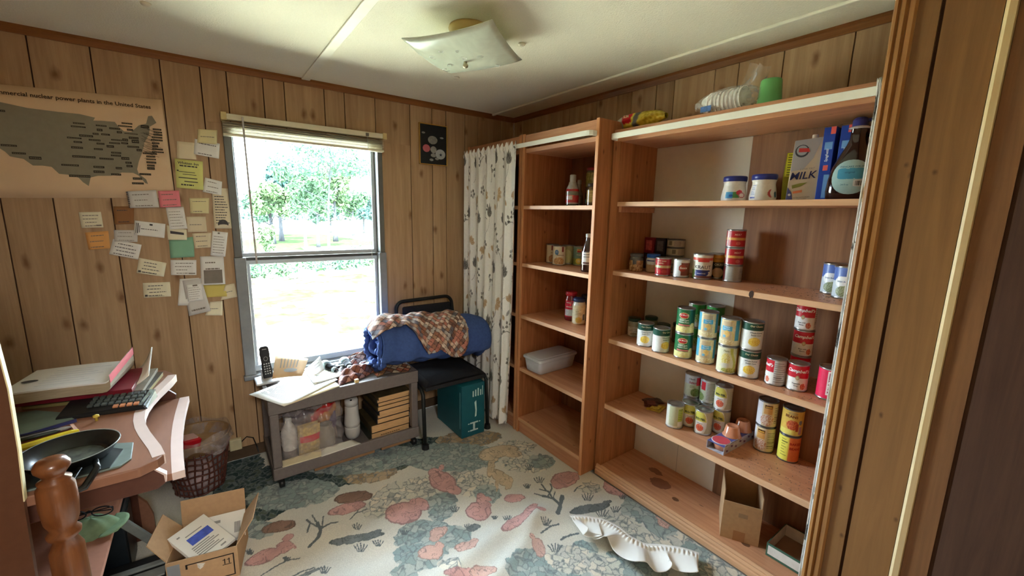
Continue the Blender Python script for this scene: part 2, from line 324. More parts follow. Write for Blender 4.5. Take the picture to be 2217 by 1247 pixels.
# ------------------------------------------------------------------ ceiling lamp and clips
lt = thing('ceiling_light', 'square frosted glass ceiling light with scroll pattern and small knob', 'ceiling light', (-1.046, -1.10, 1.96))
MB().lathe([(.075, .12), (.078, .112), (.070, .095), (.05, .085), (.012, .085)], (-1.046, -1.12, 1.96), 28).build('canopy', mat('brass_cream', rgb(214, 190, 130), .4, .05), lt, w=True, smooth=True)
cs = np.array([(-1.283, -1.041), (-1.108, -1.376), (-.814, -1.153), (-.981, -.817)]); N = 17
P = np.zeros((N, N, 3)); C = np.zeros((N, N, 3))
for i in range(N):
    for j in range(N):
        u, v = i / (N - 1), j / (N - 1); q = cs[0] * (1 - u) * (1 - v) + cs[1] * u * (1 - v) + cs[2] * u * v + cs[3] * (1 - u) * v
        a, c = abs(2 * u - 1), abs(2 * v - 1)
        P[i, j] = (q[0], q[1], 1.962 + .046 * (max(a, c) ** 2.2) * .75 + .012 * (a * c) ** 2)
fm, n, l, b = nt('frosted_glass'); b.inputs['Base Color'].default_value = rgb(216, 224, 206) + (1,); b.inputs['Roughness'].default_value = .22; b.inputs['Transmission Weight'].default_value = .0; b.inputs['Subsurface Weight'].default_value = .0
nz = n.new('ShaderNodeTexNoise'); nz.inputs['Scale'].default_value = 9; nz.inputs['Distortion'].default_value = 2.5; tc = n.new('ShaderNodeTexCoord'); l.new(tc.outputs['Object'], nz.inputs['Vector'])
mr = n.new('ShaderNodeMapRange'); mr.inputs[1].default_value = .35; mr.inputs[2].default_value = .65; mr.inputs[3].default_value = .88; mr.inputs[4].default_value = .96; l.new(nz.outputs[0], mr.inputs[0]); l.new(mr.outputs[0], b.inputs['Alpha'])
npgrid('glass_shade', P - np.array((-1.046, -1.10, 1.96)), None, fm, lt, solid=.003)
sm = MB()
def scroll(cx, cy, a, s):
    pts = []
    for k in range(26):
        t = k / 25; ang = a + t * 5.2; r = s * (1 - .85 * t); pts.append((cx + r * math.cos(ang) - s * math.cos(a), cy + r * math.sin(ang), 1.9585 + .046 * .75 * 0))
    return pts
for (u, v, a, s) in ((.25, .3, .5, .02), (.3, .5, 2., .018), (.5, .35, 3.6, .018), (.55, .25, 1., .014), (.2, .7, .2, .02), (.75, .72, 4., .018), (.35, .2, 5., .014), (.7, .4, 2.4, .016)):
    q = cs[0] * (1 - u) * (1 - v) + cs[1] * u * (1 - v) + cs[2] * u * v + cs[3] * (1 - u) * v
    zz = .046 * (max(abs(2 * u - 1), abs(2 * v - 1)) ** 2.2) * .75
    sm.tube([(p[0], p[1], p[2] + zz) for p in scroll(q[0], q[1], a, s)], .0010, 5)
sm.build('scroll_pattern', mat('scroll_white', rgb(240, 244, 240), .3), lt, w=True)
MB().lathe([(.0, -.02), (.009, -.016), (.011, -.008), (.007, -.002), (.007, .004)], (-1.052, -1.105, 1.957), 14).build('knob', mat('knob_brass', rgb(176, 168, 140), .3, metal=.8), lt, w=True, smooth=True)
for (x, y), lb in (((-.799, -1.129), 'small white ceiling clip right of the light fixture'), ((-.796, -.568), 'small white ceiling clip between light fixture and window wall'), ((-2.02, -.57), 'small white ceiling clip above the map poster')):
    o = MB().lathe([(.016, .0), (.015, -.006), (.008, -.010), (.0, -.010)], (x, y, H), 12).add([(x - .01, y - .004, H - .012), (x + .012, y - .003, H - .014), (x + .012, y + .004, H - .012), (x - .01, y + .003, H - .01)], [(0, 1, 2, 3)]).build('ceiling_clip', mat('clip_white', rgb(232, 226, 206), .4), w=True, smooth=True)
    tag(o, lb, 'clip')
ANIMALS = [('P',[[-1.027,-0.829,0.039,-0.078,-0.05,-0.059],[-1.03,-0.736,0.029,-0.02,-0.018,-0.038],[-1.013,-0.924,0.027,-0.032,-0.021,-0.03],[-0.979,-0.72,0.013,-0.009,-0.014,-0.027]]),('P',[[-1.286,-0.94,0.075,-0.039,-0.025,-0.073],[-1.195,-0.931,0.03,-0.034,-0.023,-0.039],[-1.22,-0.893,0.017,-0.012,-0.008,-0.019]]),('P',[[-0.995,-1.135,0.049,-0.034,-0.035,-0.056],[-0.937,-1.063,0.026,-0.003,-0.014,-0.041],[-0.945,-1.114,0.022,-0.015,-0.018,-0.028],[-0.908,-1.083,0.008,-0.016,-0.012,-0.011]]),('P',[[-0.488,-1.184,0.073,-0.026,-0.04,-0.053],[-0.543,-1.198,0.03,-0.021,-0.029,-0.031],[-0.428,-1.193,0.027,-0.019,-0.029,-0.03]]),('P',[[-0.328,-1.382,0.019,-0.048,-0.049,-0.026],[-0.323,-1.338,0.018,-0.013,-0.024,-0.021],[-0.33,-1.436,0.009,-0.023,-0.024,-0.012]]),('P',[[-0.799,-1.154,0.046,-0.027,-0.017,-0.024]]),('P',[[-0.886,-1.297,0.097,0.008,-0.007,-0.034],[-0.79,-1.271,0.047,0.007,-0.006,-0.03],[-0.756,-1.3,0.016,-0.024,-0.015,-0.012],[-0.76,-1.253,0.027,-0.004,-0.007,-0.014]]),('P',[[-1.844,-0.856,0.065,0.0,0.004,-0.04],[-1.767,-0.847,0.034,-0.002,0.002,-0.039],[-1.747,-0.798,0.022,-0.004,-0.0,-0.022],[-1.734,-0.866,0.006,-0.018,-0.005,-0.006]]),('O',[[-1.21,-1.149,0.039,-0.01,-0.01,-0.035],[-1.244,-1.173,0.018,-0.013,-0.008,-0.017],[-1.183,-1.145,0.012,-0.008,-0.008,-0.015]]),('O',[[-1.288,-1.231,0.049,-0.023,-0.012,-0.035],[-1.245,-1.22,0.018,-0.012,-0.01,-0.02]]),('O',[[-1.154,-1.286,0.044,-0.02,-0.011,-0.025],[-1.115,-1.287,0.022,-0.003,-0.006,-0.022]]),('O',[[-0.899,-1.462,0.028,-0.003,-0.017,-0.049],[-0.889,-1.406,0.013,-0.009,-0.01,-0.012]]),('P',[[-1.249,-1.386,0.047,-0.026,-0.01,-0.022],[-1.204,-1.408,0.021,-0.015,-0.01,-0.017]]),('O',[[-1.16,-1.433,0.045,-0.031,-0.016,-0.026]]),('B',[[-1.77,-0.707,0.067,-0.019,-0.001,-0.037]]),('B',[[-1.445,-0.696,0.084,-0.034,-0.009,-0.047]]),('P',[[-1.49,-0.76,0.083,-0.018,-0.005,-0.038]]),('O',[[-0.32,-1.679,0.004,-0.034,-0.042,-0.012],[-0.316,-1.645,0.015,-0.01,-0.016,-0.011]]),('T',[[-0.75,-0.87,0.014,-0.016,-0.059,-0.075],[-0.758,-0.983,0.009,-0.079,-0.04,-0.025],[-0.695,-0.811,0.022,-0.028,-0.018,-0.021],[-0.753,-1.041,0.009,-0.019,-0.042,-0.037],[-0.807,-1.011,0.009,-0.004,-0.034,-0.056]]),('T',[[-0.626,-0.771,0.114,-0.042,-0.032,-0.055],[-0.71,-0.773,0.045,-0.031,-0.026,-0.04],[-0.572,-0.837,0.045,-0.031,-0.023,-0.031]]),('D',[[-1.509,-0.973,0.104,-0.039,-0.004,-0.025],[-1.443,-0.986,0.037,-0.003,-0.001,-0.015]]),('D',[[-0.541,-1.419,0.099,-0.039,-0.019,-0.022],[-0.464,-1.438,0.05,-0.004,-0.008,-0.013]]),('D',[[-1.07,-1.213,0.036,-0.005,-0.006,-0.019]]),('D',[[-1.707,-1.045,0.046,-0.005,0.0,-0.01]])]
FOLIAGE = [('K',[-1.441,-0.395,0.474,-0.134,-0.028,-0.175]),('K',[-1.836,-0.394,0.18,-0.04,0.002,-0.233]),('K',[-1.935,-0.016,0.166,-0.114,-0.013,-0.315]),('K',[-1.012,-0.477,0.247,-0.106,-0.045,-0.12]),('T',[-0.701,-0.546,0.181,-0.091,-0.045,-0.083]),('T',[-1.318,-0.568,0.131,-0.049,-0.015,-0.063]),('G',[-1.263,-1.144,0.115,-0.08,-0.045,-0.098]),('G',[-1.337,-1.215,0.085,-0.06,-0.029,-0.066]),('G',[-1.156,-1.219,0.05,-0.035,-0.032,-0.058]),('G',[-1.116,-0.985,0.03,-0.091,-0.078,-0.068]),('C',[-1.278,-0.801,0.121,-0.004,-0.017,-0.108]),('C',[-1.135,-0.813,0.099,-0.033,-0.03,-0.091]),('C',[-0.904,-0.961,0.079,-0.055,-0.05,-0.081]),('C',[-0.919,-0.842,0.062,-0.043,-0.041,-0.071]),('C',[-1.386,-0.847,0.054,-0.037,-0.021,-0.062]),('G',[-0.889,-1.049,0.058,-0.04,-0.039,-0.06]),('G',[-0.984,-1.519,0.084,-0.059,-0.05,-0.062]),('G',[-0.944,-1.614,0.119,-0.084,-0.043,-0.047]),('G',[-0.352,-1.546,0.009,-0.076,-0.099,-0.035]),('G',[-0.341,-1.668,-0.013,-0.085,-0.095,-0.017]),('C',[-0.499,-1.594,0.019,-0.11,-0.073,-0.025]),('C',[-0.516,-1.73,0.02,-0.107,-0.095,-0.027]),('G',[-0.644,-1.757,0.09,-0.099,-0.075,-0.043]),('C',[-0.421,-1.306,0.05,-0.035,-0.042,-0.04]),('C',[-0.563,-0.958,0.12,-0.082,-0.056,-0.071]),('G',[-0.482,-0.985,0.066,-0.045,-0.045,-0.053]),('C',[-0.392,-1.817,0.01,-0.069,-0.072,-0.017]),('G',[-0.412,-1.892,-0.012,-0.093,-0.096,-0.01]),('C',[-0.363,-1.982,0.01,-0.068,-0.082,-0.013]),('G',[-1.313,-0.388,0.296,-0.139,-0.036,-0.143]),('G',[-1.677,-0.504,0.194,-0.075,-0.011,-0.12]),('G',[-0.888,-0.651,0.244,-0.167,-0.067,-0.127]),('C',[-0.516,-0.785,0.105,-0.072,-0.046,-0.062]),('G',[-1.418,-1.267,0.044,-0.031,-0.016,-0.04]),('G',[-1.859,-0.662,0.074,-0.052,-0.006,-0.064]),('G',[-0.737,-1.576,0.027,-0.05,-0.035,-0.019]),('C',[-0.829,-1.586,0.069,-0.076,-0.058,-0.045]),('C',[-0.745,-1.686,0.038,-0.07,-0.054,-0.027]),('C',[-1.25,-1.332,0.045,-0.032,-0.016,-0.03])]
STROKES = [(9,[[-1.684,-0.905],[-1.641,-0.872],[-1.623,-0.827],[-1.627,-0.781]]),(6,[[-1.623,-0.827],[-1.576,-0.816],[-1.554,-0.827]]),(5,[[-1.632,-0.804],[-1.653,-0.763],[-1.661,-0.73]]),(4,[[-1.626,-0.842],[-1.633,-0.75],[-1.633,-0.713]]),(4,[[-1.613,-0.826],[-1.604,-0.771],[-1.593,-0.75]]),(4,[[-1.653,-0.763],[-1.677,-0.815]]),(12,[[-0.694,-1.357],[-0.64,-1.316],[-0.592,-1.277]]),(9,[[-0.641,-1.305],[-0.642,-1.263],[-0.669,-1.223]]),(6,[[-0.642,-1.263],[-0.626,-1.209],[-0.65,-1.174]]),(5,[[-0.649,-1.237],[-0.599,-1.206],[-0.576,-1.171]]),(5,[[-0.669,-1.223],[-0.694,-1.184]]),(5,[[-0.629,-1.196],[-0.619,-1.146]]),(4,[[-0.642,-1.263],[-0.596,-1.23]]),(4,[[-1.502,-0.841],[-1.463,-0.816],[-1.421,-0.819]]),(3,[[-1.463,-0.816],[-1.453,-0.801]]),(5,[[-0.84,-1.407],[-0.778,-1.399],[-0.738,-1.41]]),(6,[[-0.791,-1.482],[-0.734,-1.489],[-0.704,-1.502]]),(4,[[-1.862,-0.955],[-1.813,-0.937],[-1.771,-0.932],[-1.727,-0.948]]),(3,[[-1.771,-0.932],[-1.764,-0.915]]),(4,[[-1.769,-1.027],[-1.728,-1.023],[-1.688,-1.032]]),(4,[[-0.516,-1.286],[-0.471,-1.271],[-0.449,-1.275]]),(3.2,[[-1.501,-0.917],[-1.503,-0.883]]),(3.2,[[-1.498,-0.92],[-1.494,-0.885]]),(3.2,[[-1.494,-0.923],[-1.484,-0.886]]),(3.2,[[-1.491,-0.925],[-1.476,-0.897]]),(3.2,[[-1.487,-0.928],[-1.469,-0.907]]),(3.2,[[-0.631,-1.124],[-0.617,-1.083]]),(3.2,[[-0.626,-1.127],[-0.602,-1.086]]),(3.2,[[-0.621,-1.13],[-0.586,-1.089]]),(3.2,[[-0.617,-1.134],[-0.579,-1.101]]),(3.2,[[-0.612,-1.137],[-0.572,-1.114]]),(3.2,[[-0.519,-1.366],[-0.502,-1.326]]),(3.2,[[-0.514,-1.369],[-0.485,-1.33]]),(3.2,[[-0.509,-1.373],[-0.468,-1.334]]),(3.2,[[-0.504,-1.377],[-0.46,-1.347]]),(3.2,[[-0.499,-1.38],[-0.453,-1.36]]),(3.2,[[-0.548,-1.481],[-0.53,-1.441]]),(3.2,[[-0.542,-1.485],[-0.512,-1.445]]),(3.2,[[-0.537,-1.489],[-0.494,-1.45]]),(3.2,[[-0.531,-1.493],[-0.485,-1.464]]),(3.2,[[-0.526,-1.496],[-0.477,-1.478]]),(3.2,[[-0.469,-1.502],[-0.454,-1.471]]),(3.2,[[-0.465,-1.505],[-0.44,-1.475]]),(3.2,[[-0.461,-1.508],[-0.425,-1.479]]),(3.2,[[-0.456,-1.511],[-0.419,-1.489]]),(3.2,[[-0.452,-1.514],[-0.413,-1.5]]),(3.2,[[-0.927,-1.257],[-0.92,-1.226]]),(3.2,[[-0.923,-1.259],[-0.909,-1.228]]),(3.2,[[-0.92,-1.262],[-0.897,-1.231]]),(3.2,[[-0.916,-1.265],[-0.891,-1.241]]),(3.2,[[-0.912,-1.267],[-0.885,-1.251]]),(3.2,[[-0.802,-1.38],[-0.793,-1.349]]),(3.2,[[-0.798,-1.383],[-0.781,-1.352]]),(3.2,[[-0.794,-1.386],[-0.768,-1.356]]),(3.2,[[-0.79,-1.389],[-0.761,-1.366]]),(3.2,[[-0.786,-1.392],[-0.755,-1.376]]),(3.2,[[-0.866,-1.51],[-0.857,-1.475]]),(3.2,[[-0.861,-1.514],[-0.841,-1.479]]),(3.2,[[-0.857,-1.517],[-0.826,-1.484]]),(3.2,[[-0.852,-1.521],[-0.818,-1.496]]),(3.2,[[-0.847,-1.524],[-0.81,-1.508]]),(3.2,[[-1.528,-1.047],[-1.531,-1.003]]),(3.2,[[-1.523,-1.051],[-1.518,-1.006]]),(3.2,[[-1.518,-1.054],[-1.505,-1.009]]),(3.2,[[-1.514,-1.057],[-1.495,-1.022]]),(3.2,[[-1.509,-1.061],[-1.485,-1.035]]),(3.2,[[-1.458,-1.062],[-1.459,-1.028]]),(3.2,[[-1.454,-1.065],[-1.449,-1.031]]),(3.2,[[-1.45,-1.067],[-1.438,-1.033]]),(3.2,[[-1.446,-1.07],[-1.431,-1.043]]),(3.2,[[-1.443,-1.072],[-1.423,-1.053]]),(3.2,[[-1.672,-1.076],[-1.677,-1.041]]),(3.2,[[-1.668,-1.079],[-1.667,-1.043]]),(3.2,[[-1.664,-1.082],[-1.656,-1.045]]),(3.2,[[-1.66,-1.085],[-1.648,-1.056]]),(3.2,[[-1.656,-1.087],[-1.639,-1.067]]),(3.2,[[-1.095,-1.066],[-1.09,-1.031]]),(3.2,[[-1.091,-1.069],[-1.079,-1.034]]),(3.2,[[-1.087,-1.071],[-1.067,-1.036]]),(3.2,[[-1.083,-1.074],[-1.061,-1.046]]),(3.2,[[-1.079,-1.077],[-1.054,-1.057]]),(3.2,[[-0.966,-1.216],[-0.962,-1.198]]),(3.2,[[-0.964,-1.218],[-0.956,-1.199]]),(3.2,[[-0.962,-1.219],[-0.949,-1.201]]),(3.2,[[-0.959,-1.221],[-0.945,-1.206]]),(3.2,[[-0.957,-1.222],[-0.942,-1.212]]),(3.2,[[-1.098,-1.205],[-1.095,-1.179]]),(3.2,[[-1.095,-1.207],[-1.086,-1.181]]),(3.2,[[-1.092,-1.209],[-1.077,-1.184]]),(3.2,[[-1.089,-1.211],[-1.071,-1.192]]),(3.2,[[-1.086,-1.213],[-1.066,-1.2]]),(3.2,[[-1.777,-0.93],[-1.781,-0.904]]),(3.2,[[-1.774,-0.932],[-1.774,-0.906]]),(3.2,[[-1.772,-0.934],[-1.768,-0.907]]),(3.2,[[-1.769,-0.936],[-1.762,-0.915]]),(3.2,[[-1.766,-0.938],[-1.756,-0.922]]),(3.2,[[-0.598,-1.007],[-0.585,-0.969]]),(3.2,[[-0.594,-1.01],[-0.572,-0.971]]),(3.2,[[-0.59,-1.013],[-0.558,-0.973]]),(3.2,[[-0.586,-1.016],[-0.552,-0.985]]),(3.2,[[-0.581,-1.018],[-0.546,-0.996]]),(3.2,[[-1.894,-0.805],[-1.9,-0.778]]),(3.2,[[-1.892,-0.807],[-1.893,-0.779]]),(3.2,[[-1.889,-0.809],[-1.886,-0.78]]),(3.2,[[-1.886,-0.811],[-1.88,-0.788]]),(3.2,[[-1.883,-0.813],[-1.874,-0.796]]),(3.2,[[-0.704,-1.124],[-0.696,-1.097]]),(3.2,[[-0.701,-1.126],[-0.686,-1.099]]),(3.2,[[-0.698,-1.129],[-0.676,-1.101]]),(3.2,[[-0.695,-1.131],[-0.671,-1.109]]),(3.2,[[-0.692,-1.133],[-0.666,-1.117]]),(3.2,[[-1.341,-1.069],[-1.34,-1.042]]),(3.2,[[-1.338,-1.071],[-1.332,-1.044]]),(3.2,[[-1.335,-1.073],[-1.324,-1.046]]),(3.2,[[-1.332,-1.075],[-1.318,-1.054]]),(3.2,[[-1.329,-1.077],[-1.312,-1.062]]),(3.2,[[-0.362,-1.46],[-0.349,-1.437]]),(3.2,[[-0.358,-1.462],[-0.339,-1.44]]),(3.2,[[-0.355,-1.464],[-0.328,-1.442]]),(3.2,[[-0.352,-1.467],[-0.324,-1.45]]),(3.2,[[-0.349,-1.469],[-0.32,-1.458]])]
NOTES = {'a':[[-1.905,1.759],[-1.827,1.764],[-1.835,1.695],[-1.913,1.694]],'b':[[-1.991,1.693],[-1.924,1.693],[-1.923,1.614],[-1.998,1.613]],'c':[[-1.921,1.712],[-1.822,1.7],[-1.832,1.626],[-1.931,1.639]],'d':[[-2.007,1.613],[-1.899,1.607],[-1.908,1.47],[-2.012,1.476]],'e':[[-1.896,1.532],[-1.828,1.515],[-1.837,1.447],[-1.912,1.461]],'f':[[-1.874,1.483],[-1.803,1.483],[-1.802,1.281],[-1.88,1.281]],'g':[[-2.192,1.45],[-2.089,1.461],[-2.085,1.381],[-2.188,1.375]],'h':[[-2.083,1.457],[-2.004,1.463],[-2.003,1.387],[-2.082,1.38]],'i':[[-1.968,1.429],[-1.888,1.432],[-1.896,1.356],[-1.97,1.355]],'j':[[-2.062,1.382],[-1.994,1.386],[-1.988,1.281],[-2.056,1.277]],'k':[[-1.987,1.339],[-1.911,1.34],[-1.911,1.265],[-1.988,1.263]],'l':[[-2.179,1.319],[-2.07,1.303],[-2.08,1.236],[-2.189,1.253]],'m':[[-2.36,1.353],[-2.289,1.356],[-2.287,1.287],[-2.358,1.284]],'n':[[-2.35,1.264],[-2.274,1.271],[-2.275,1.193],[-2.346,1.188]],'o':[[-2.256,1.275],[-2.174,1.274],[-2.179,1.219],[-2.258,1.223]],'p':[[-2.262,1.235],[-2.166,1.206],[-2.185,1.137],[-2.282,1.166]],'q':[[-2.066,1.297],[-1.992,1.276],[-1.995,1.225],[-2.068,1.227]],'r':[[-2.065,1.224],[-1.967,1.241],[-1.973,1.141],[-2.067,1.138]],'s':[[-1.972,1.257],[-1.894,1.26],[-1.903,1.186],[-1.968,1.183]],'t':[[-1.889,1.269],[-1.824,1.26],[-1.846,1.136],[-1.908,1.145]],'u':[[-1.951,1.141],[-1.853,1.14],[-1.857,0.993],[-1.958,0.995]],'v':[[-2.182,1.145],[-2.084,1.115],[-2.1,1.049],[-2.198,1.074]],'w':[[-2.068,1.129],[-1.967,1.124],[-1.973,1.049],[-2.073,1.055]],'x':[[-2.181,1.024],[-2.08,1.021],[-2.082,0.95],[-2.184,0.952]],'y':[[-2.041,1.033],[-1.963,1.033],[-2.021,0.898],[-2.061,0.901]],'z':[[-2.032,1.024],[-1.956,1.031],[-1.93,0.862],[-2.021,0.843]],'A':[[-2.019,1.002],[-1.955,1.005],[-1.956,0.921],[-2.019,0.917]],'B':[[-1.95,0.995],[-1.857,0.991],[-1.855,0.928],[-1.945,0.93]],'C':[[-1.857,0.987],[-1.817,0.994],[-1.81,0.921],[-1.885,0.909]],'D':[[-1.93,0.905],[-1.877,0.904],[-1.883,0.828],[-1.956,0.837]],'E':[[-2.245,1.381],[-2.175,1.383],[-2.183,1.304],[-2.25,1.3]]}
BARS = [[-2.334,1.73,-2.299,1.725],[-2.342,1.716,-2.297,1.711],[-2.264,1.73,-2.23,1.725],[-2.222,1.724,-2.187,1.718],[-2.179,1.751,-2.143,1.746],[-2.192,1.738,-2.145,1.733],[-2.164,1.726,-2.143,1.719],[-2.115,1.748,-2.087,1.738],[-2.074,1.739,-2.043,1.733],[-2.072,1.727,-2.042,1.721],[-2.074,1.716,-2.042,1.709],[-2.081,1.703,-2.043,1.697],[-2.085,1.691,-2.043,1.685],[-2.083,1.677,-2.056,1.671],[-2.083,1.664,-2.062,1.656],[-2.084,1.65,-2.046,1.644],[-2.087,1.637,-2.044,1.632],[-2.263,1.713,-2.245,1.705],[-2.278,1.694,-2.259,1.688],[-2.321,1.682,-2.278,1.675],[-2.251,1.695,-2.223,1.689],[-2.199,1.711,-2.182,1.704],[-2.174,1.707,-2.129,1.704],[-2.359,1.668,-2.315,1.663],[-2.293,1.667,-2.256,1.661],[-2.221,1.675,-2.185,1.67],[-2.184,1.681,-2.165,1.672],[-2.161,1.692,-2.128,1.684],[-2.153,1.679,-2.128,1.668],[-2.341,1.653,-2.315,1.647],[-2.27,1.654,-2.245,1.648],[-2.229,1.661,-2.193,1.656],[-2.189,1.665,-2.166,1.659],[-2.351,1.63,-2.315,1.623],[-2.281,1.63,-2.253,1.624],[-2.239,1.647,-2.215,1.639],[-2.17,1.652,-2.13,1.646],[-2.14,1.641,-2.122,1.633],[-2.352,1.593,-2.28,1.586],[-2.268,1.591,-2.222,1.585],[-2.227,1.62,-2.194,1.614],[-2.229,1.608,-2.196,1.602],[-2.196,1.6,-2.169,1.591],[-2.12,1.628,-2.07,1.622],[-2.109,1.615,-2.077,1.609],[-2.11,1.602,-2.076,1.597],[-2.111,1.589,-2.076,1.582],[-2.11,1.575,-2.083,1.568],[-2.111,1.563,-2.084,1.554],[-2.389,1.554,-2.336,1.548],[-2.291,1.554,-2.256,1.547],[-2.219,1.555,-2.198,1.547],[-2.184,1.581,-2.163,1.574],[-2.182,1.567,-2.161,1.559],[-2.293,1.534,-2.258,1.526],[-2.237,1.526,-2.204,1.519],[-2.141,1.534,-2.1,1.527],[-2.166,1.513,-2.134,1.505],[-2.171,1.491,-2.13,1.484],[-2.371,1.511,-2.305,1.503],[-2.55,1.617,-2.507,1.611],[-2.524,1.589,-2.486,1.583],[-2.479,1.576,-2.444,1.567],[-2.536,1.749,-2.522,1.743]]
OUTLINE = [[-2.532,1.779],[-2.46,1.768],[-2.376,1.766],[-2.31,1.767],[-2.263,1.759],[-2.27,1.746],[-2.243,1.749],[-2.201,1.75],[-2.191,1.732],[-2.175,1.714],[-2.15,1.714],[-2.121,1.747],[-2.095,1.757],[-2.085,1.791],[-2.071,1.795],[-2.058,1.766],[-2.083,1.746],[-2.09,1.709],[-2.109,1.674],[-2.12,1.632],[-2.138,1.585],[-2.147,1.551],[-2.143,1.531],[-2.12,1.508],[-2.115,1.487],[-2.125,1.491],[-2.144,1.523],[-2.162,1.534],[-2.2,1.533],[-2.238,1.516],[-2.281,1.513],[-2.305,1.504],[-2.315,1.467],[-2.331,1.482],[-2.343,1.501],[-2.373,1.511],[-2.4,1.513],[-2.419,1.54],[-2.445,1.543],[-2.472,1.541],[-2.495,1.565],[-2.531,1.572],[-2.542,1.589],[-2.555,1.601]]
# ------------------------------------------------------------------ carpet with printed jungle scene (dense mesh where it is seen)
xs = np.concatenate([np.linspace(-2.848, -2.36, 8), np.arange(-2.34, -.319, .0031)])
ys = np.concatenate([[-2.24, -2.18, -2.13], np.arange(-2.12, -.013, .0034)])
X, Y = np.meshgrid(xs, ys, indexing='ij')
def vnoise(X, Y, s, seed):
    r = np.random.default_rng(seed); T = r.random((64, 64)); u = X / s + 100; v = Y / s + 100
    i, j = np.floor(u).astype(int), np.floor(v).astype(int); a, b2 = u - i, v - j; a = a * a * (3 - 2 * a); b2 = b2 * b2 * (3 - 2 * b2)
    g = lambda p, q: T[p % 64, q % 64]
    return (g(i, j) * (1 - a) + g(i + 1, j) * a) * (1 - b2) + (g(i, j + 1) * (1 - a) + g(i + 1, j + 1) * a) * b2
WXn = (vnoise(X, Y, .022, 1) - .5) * .020 + (vnoise(X, Y, .008, 5) - .5) * .006; WYn = (vnoise(X, Y, .022, 2) - .5) * .020 + (vnoise(X, Y, .008, 6) - .5) * .006
Xw, Yw = X + WXn, Y + WYn
Z = -.0055 + .0035 * vnoise(X, Y, .2, 3) + .0025 * vnoise(X, Y, .07, 4)
def ridge(pts, h, w):
    D = np.full(X.shape, 9.)
    for (x0, y0), (x1, y1) in zip(pts[:-1], pts[1:]):
        t = np.clip(((X - x0) * (x1 - x0) + (Y - y0) * (y1 - y0)) / ((x1 - x0) ** 2 + (y1 - y0) ** 2), 0, 1)
        D = np.minimum(D, np.hypot(X - x0 - t * (x1 - x0), Y - y0 - t * (y1 - y0)))
    return h * np.exp(-(D / w) ** 2)
Z += ridge([(-1.75, -1.33), (-1.35, -1.38), (-1.0, -1.30), (-.75, -1.33)], .018, .05) + ridge([(-1.7, -1.52), (-1.2, -1.5), (-.95, -1.42), (-.78, -1.30)], .016, .04) + ridge([(-1.6, -1.18), (-1.3, -1.22), (-1.0, -1.12)], .010, .06)
base = np.array(rgb(226, 221, 207)); greyc = np.array(rgb(208, 211, 205))
k = vnoise(X, Y, .18, 9)[..., None]; C = base * (1 - k) + greyc * k
PAL = {'K': [rgb(70, 88, 84), rgb(92, 104, 92), rgb(56, 74, 74)], 'G': [rgb(164, 178, 174), rgb(180, 190, 184), rgb(150, 168, 166)], 'C': [rgb(228, 222, 206), rgb(214, 214, 200), rgb(206, 206, 196)], 'T': [rgb(184, 162, 130), rgb(164, 144, 116), rgb(196, 176, 148)]}  # first set: dark leaf print with window-wall shade painted into it
LINE = np.array(rgb(122, 132, 134))
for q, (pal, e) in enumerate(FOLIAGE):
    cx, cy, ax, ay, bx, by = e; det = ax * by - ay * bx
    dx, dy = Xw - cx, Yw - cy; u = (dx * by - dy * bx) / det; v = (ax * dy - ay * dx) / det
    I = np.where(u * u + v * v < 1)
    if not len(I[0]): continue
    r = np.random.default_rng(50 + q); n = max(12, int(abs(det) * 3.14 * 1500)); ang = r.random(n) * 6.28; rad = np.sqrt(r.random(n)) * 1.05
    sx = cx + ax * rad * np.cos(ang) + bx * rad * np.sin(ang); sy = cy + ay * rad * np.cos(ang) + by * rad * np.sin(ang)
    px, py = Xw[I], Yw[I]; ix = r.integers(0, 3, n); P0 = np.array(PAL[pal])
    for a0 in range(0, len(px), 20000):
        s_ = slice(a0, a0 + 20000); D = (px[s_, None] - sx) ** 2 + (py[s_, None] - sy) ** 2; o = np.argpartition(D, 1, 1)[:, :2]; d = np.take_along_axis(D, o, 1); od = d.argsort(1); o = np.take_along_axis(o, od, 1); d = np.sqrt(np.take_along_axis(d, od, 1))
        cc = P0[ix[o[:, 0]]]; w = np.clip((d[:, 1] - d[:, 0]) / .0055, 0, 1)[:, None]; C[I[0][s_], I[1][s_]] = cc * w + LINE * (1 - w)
ACOL = {'P': rgb(212, 168, 164), 'O': rgb(214, 178, 166), 'B': rgb(154, 126, 112), 'T': rgb(216, 198, 170), 'D': rgb(128, 136, 136)}
for q, (cn, es) in enumerate(ANIMALS):
    Fm = np.full(X.shape, 9.)
    for e in es:
        cx, cy, ax, ay, bx, by = e; det = ax * by - ay * bx; dx, dy = X + .45 * WXn - cx, Y + .45 * WYn - cy
        Fm = np.minimum(Fm, np.hypot((dx * by - dy * bx) / det, (ax * dy - ay * dx) / det))
    I = np.where(Fm < 1); fv = Fm[I][:, None]; a = np.array(ACOL[cn]); fold = vnoise(X[I] * 1.3 + q, Y[I], .028, 70 + q)[:, None]
    shade = a * (.86 + .28 * vnoise(X[I], Y[I], .04, 30 + q)[:, None]); ln = ((np.abs(fold - .5) < .03) | (fv > .90) | (np.abs(fold - .78) < .02))
    C[I] = np.where(ln, a * .55 + LINE * .12, shade)
for wd_, pts in STROKES:
    D = np.full(X.shape, 9.)
    for (x0, y0), (x1, y1) in zip(pts[:-1], pts[1:]):
        t = np.clip(((X - x0) * (x1 - x0) + (Y - y0) * (y1 - y0)) / ((x1 - x0) ** 2 + (y1 - y0) ** 2 + 1e-9), 0, 1); D = np.minimum(D, np.hypot(X + .25 * WXn - x0 - t * (x1 - x0), Y + .25 * WYn - y0 - t * (y1 - y0)))
    C[D < wd_ * .00085] = np.array(rgb(112, 120, 122))
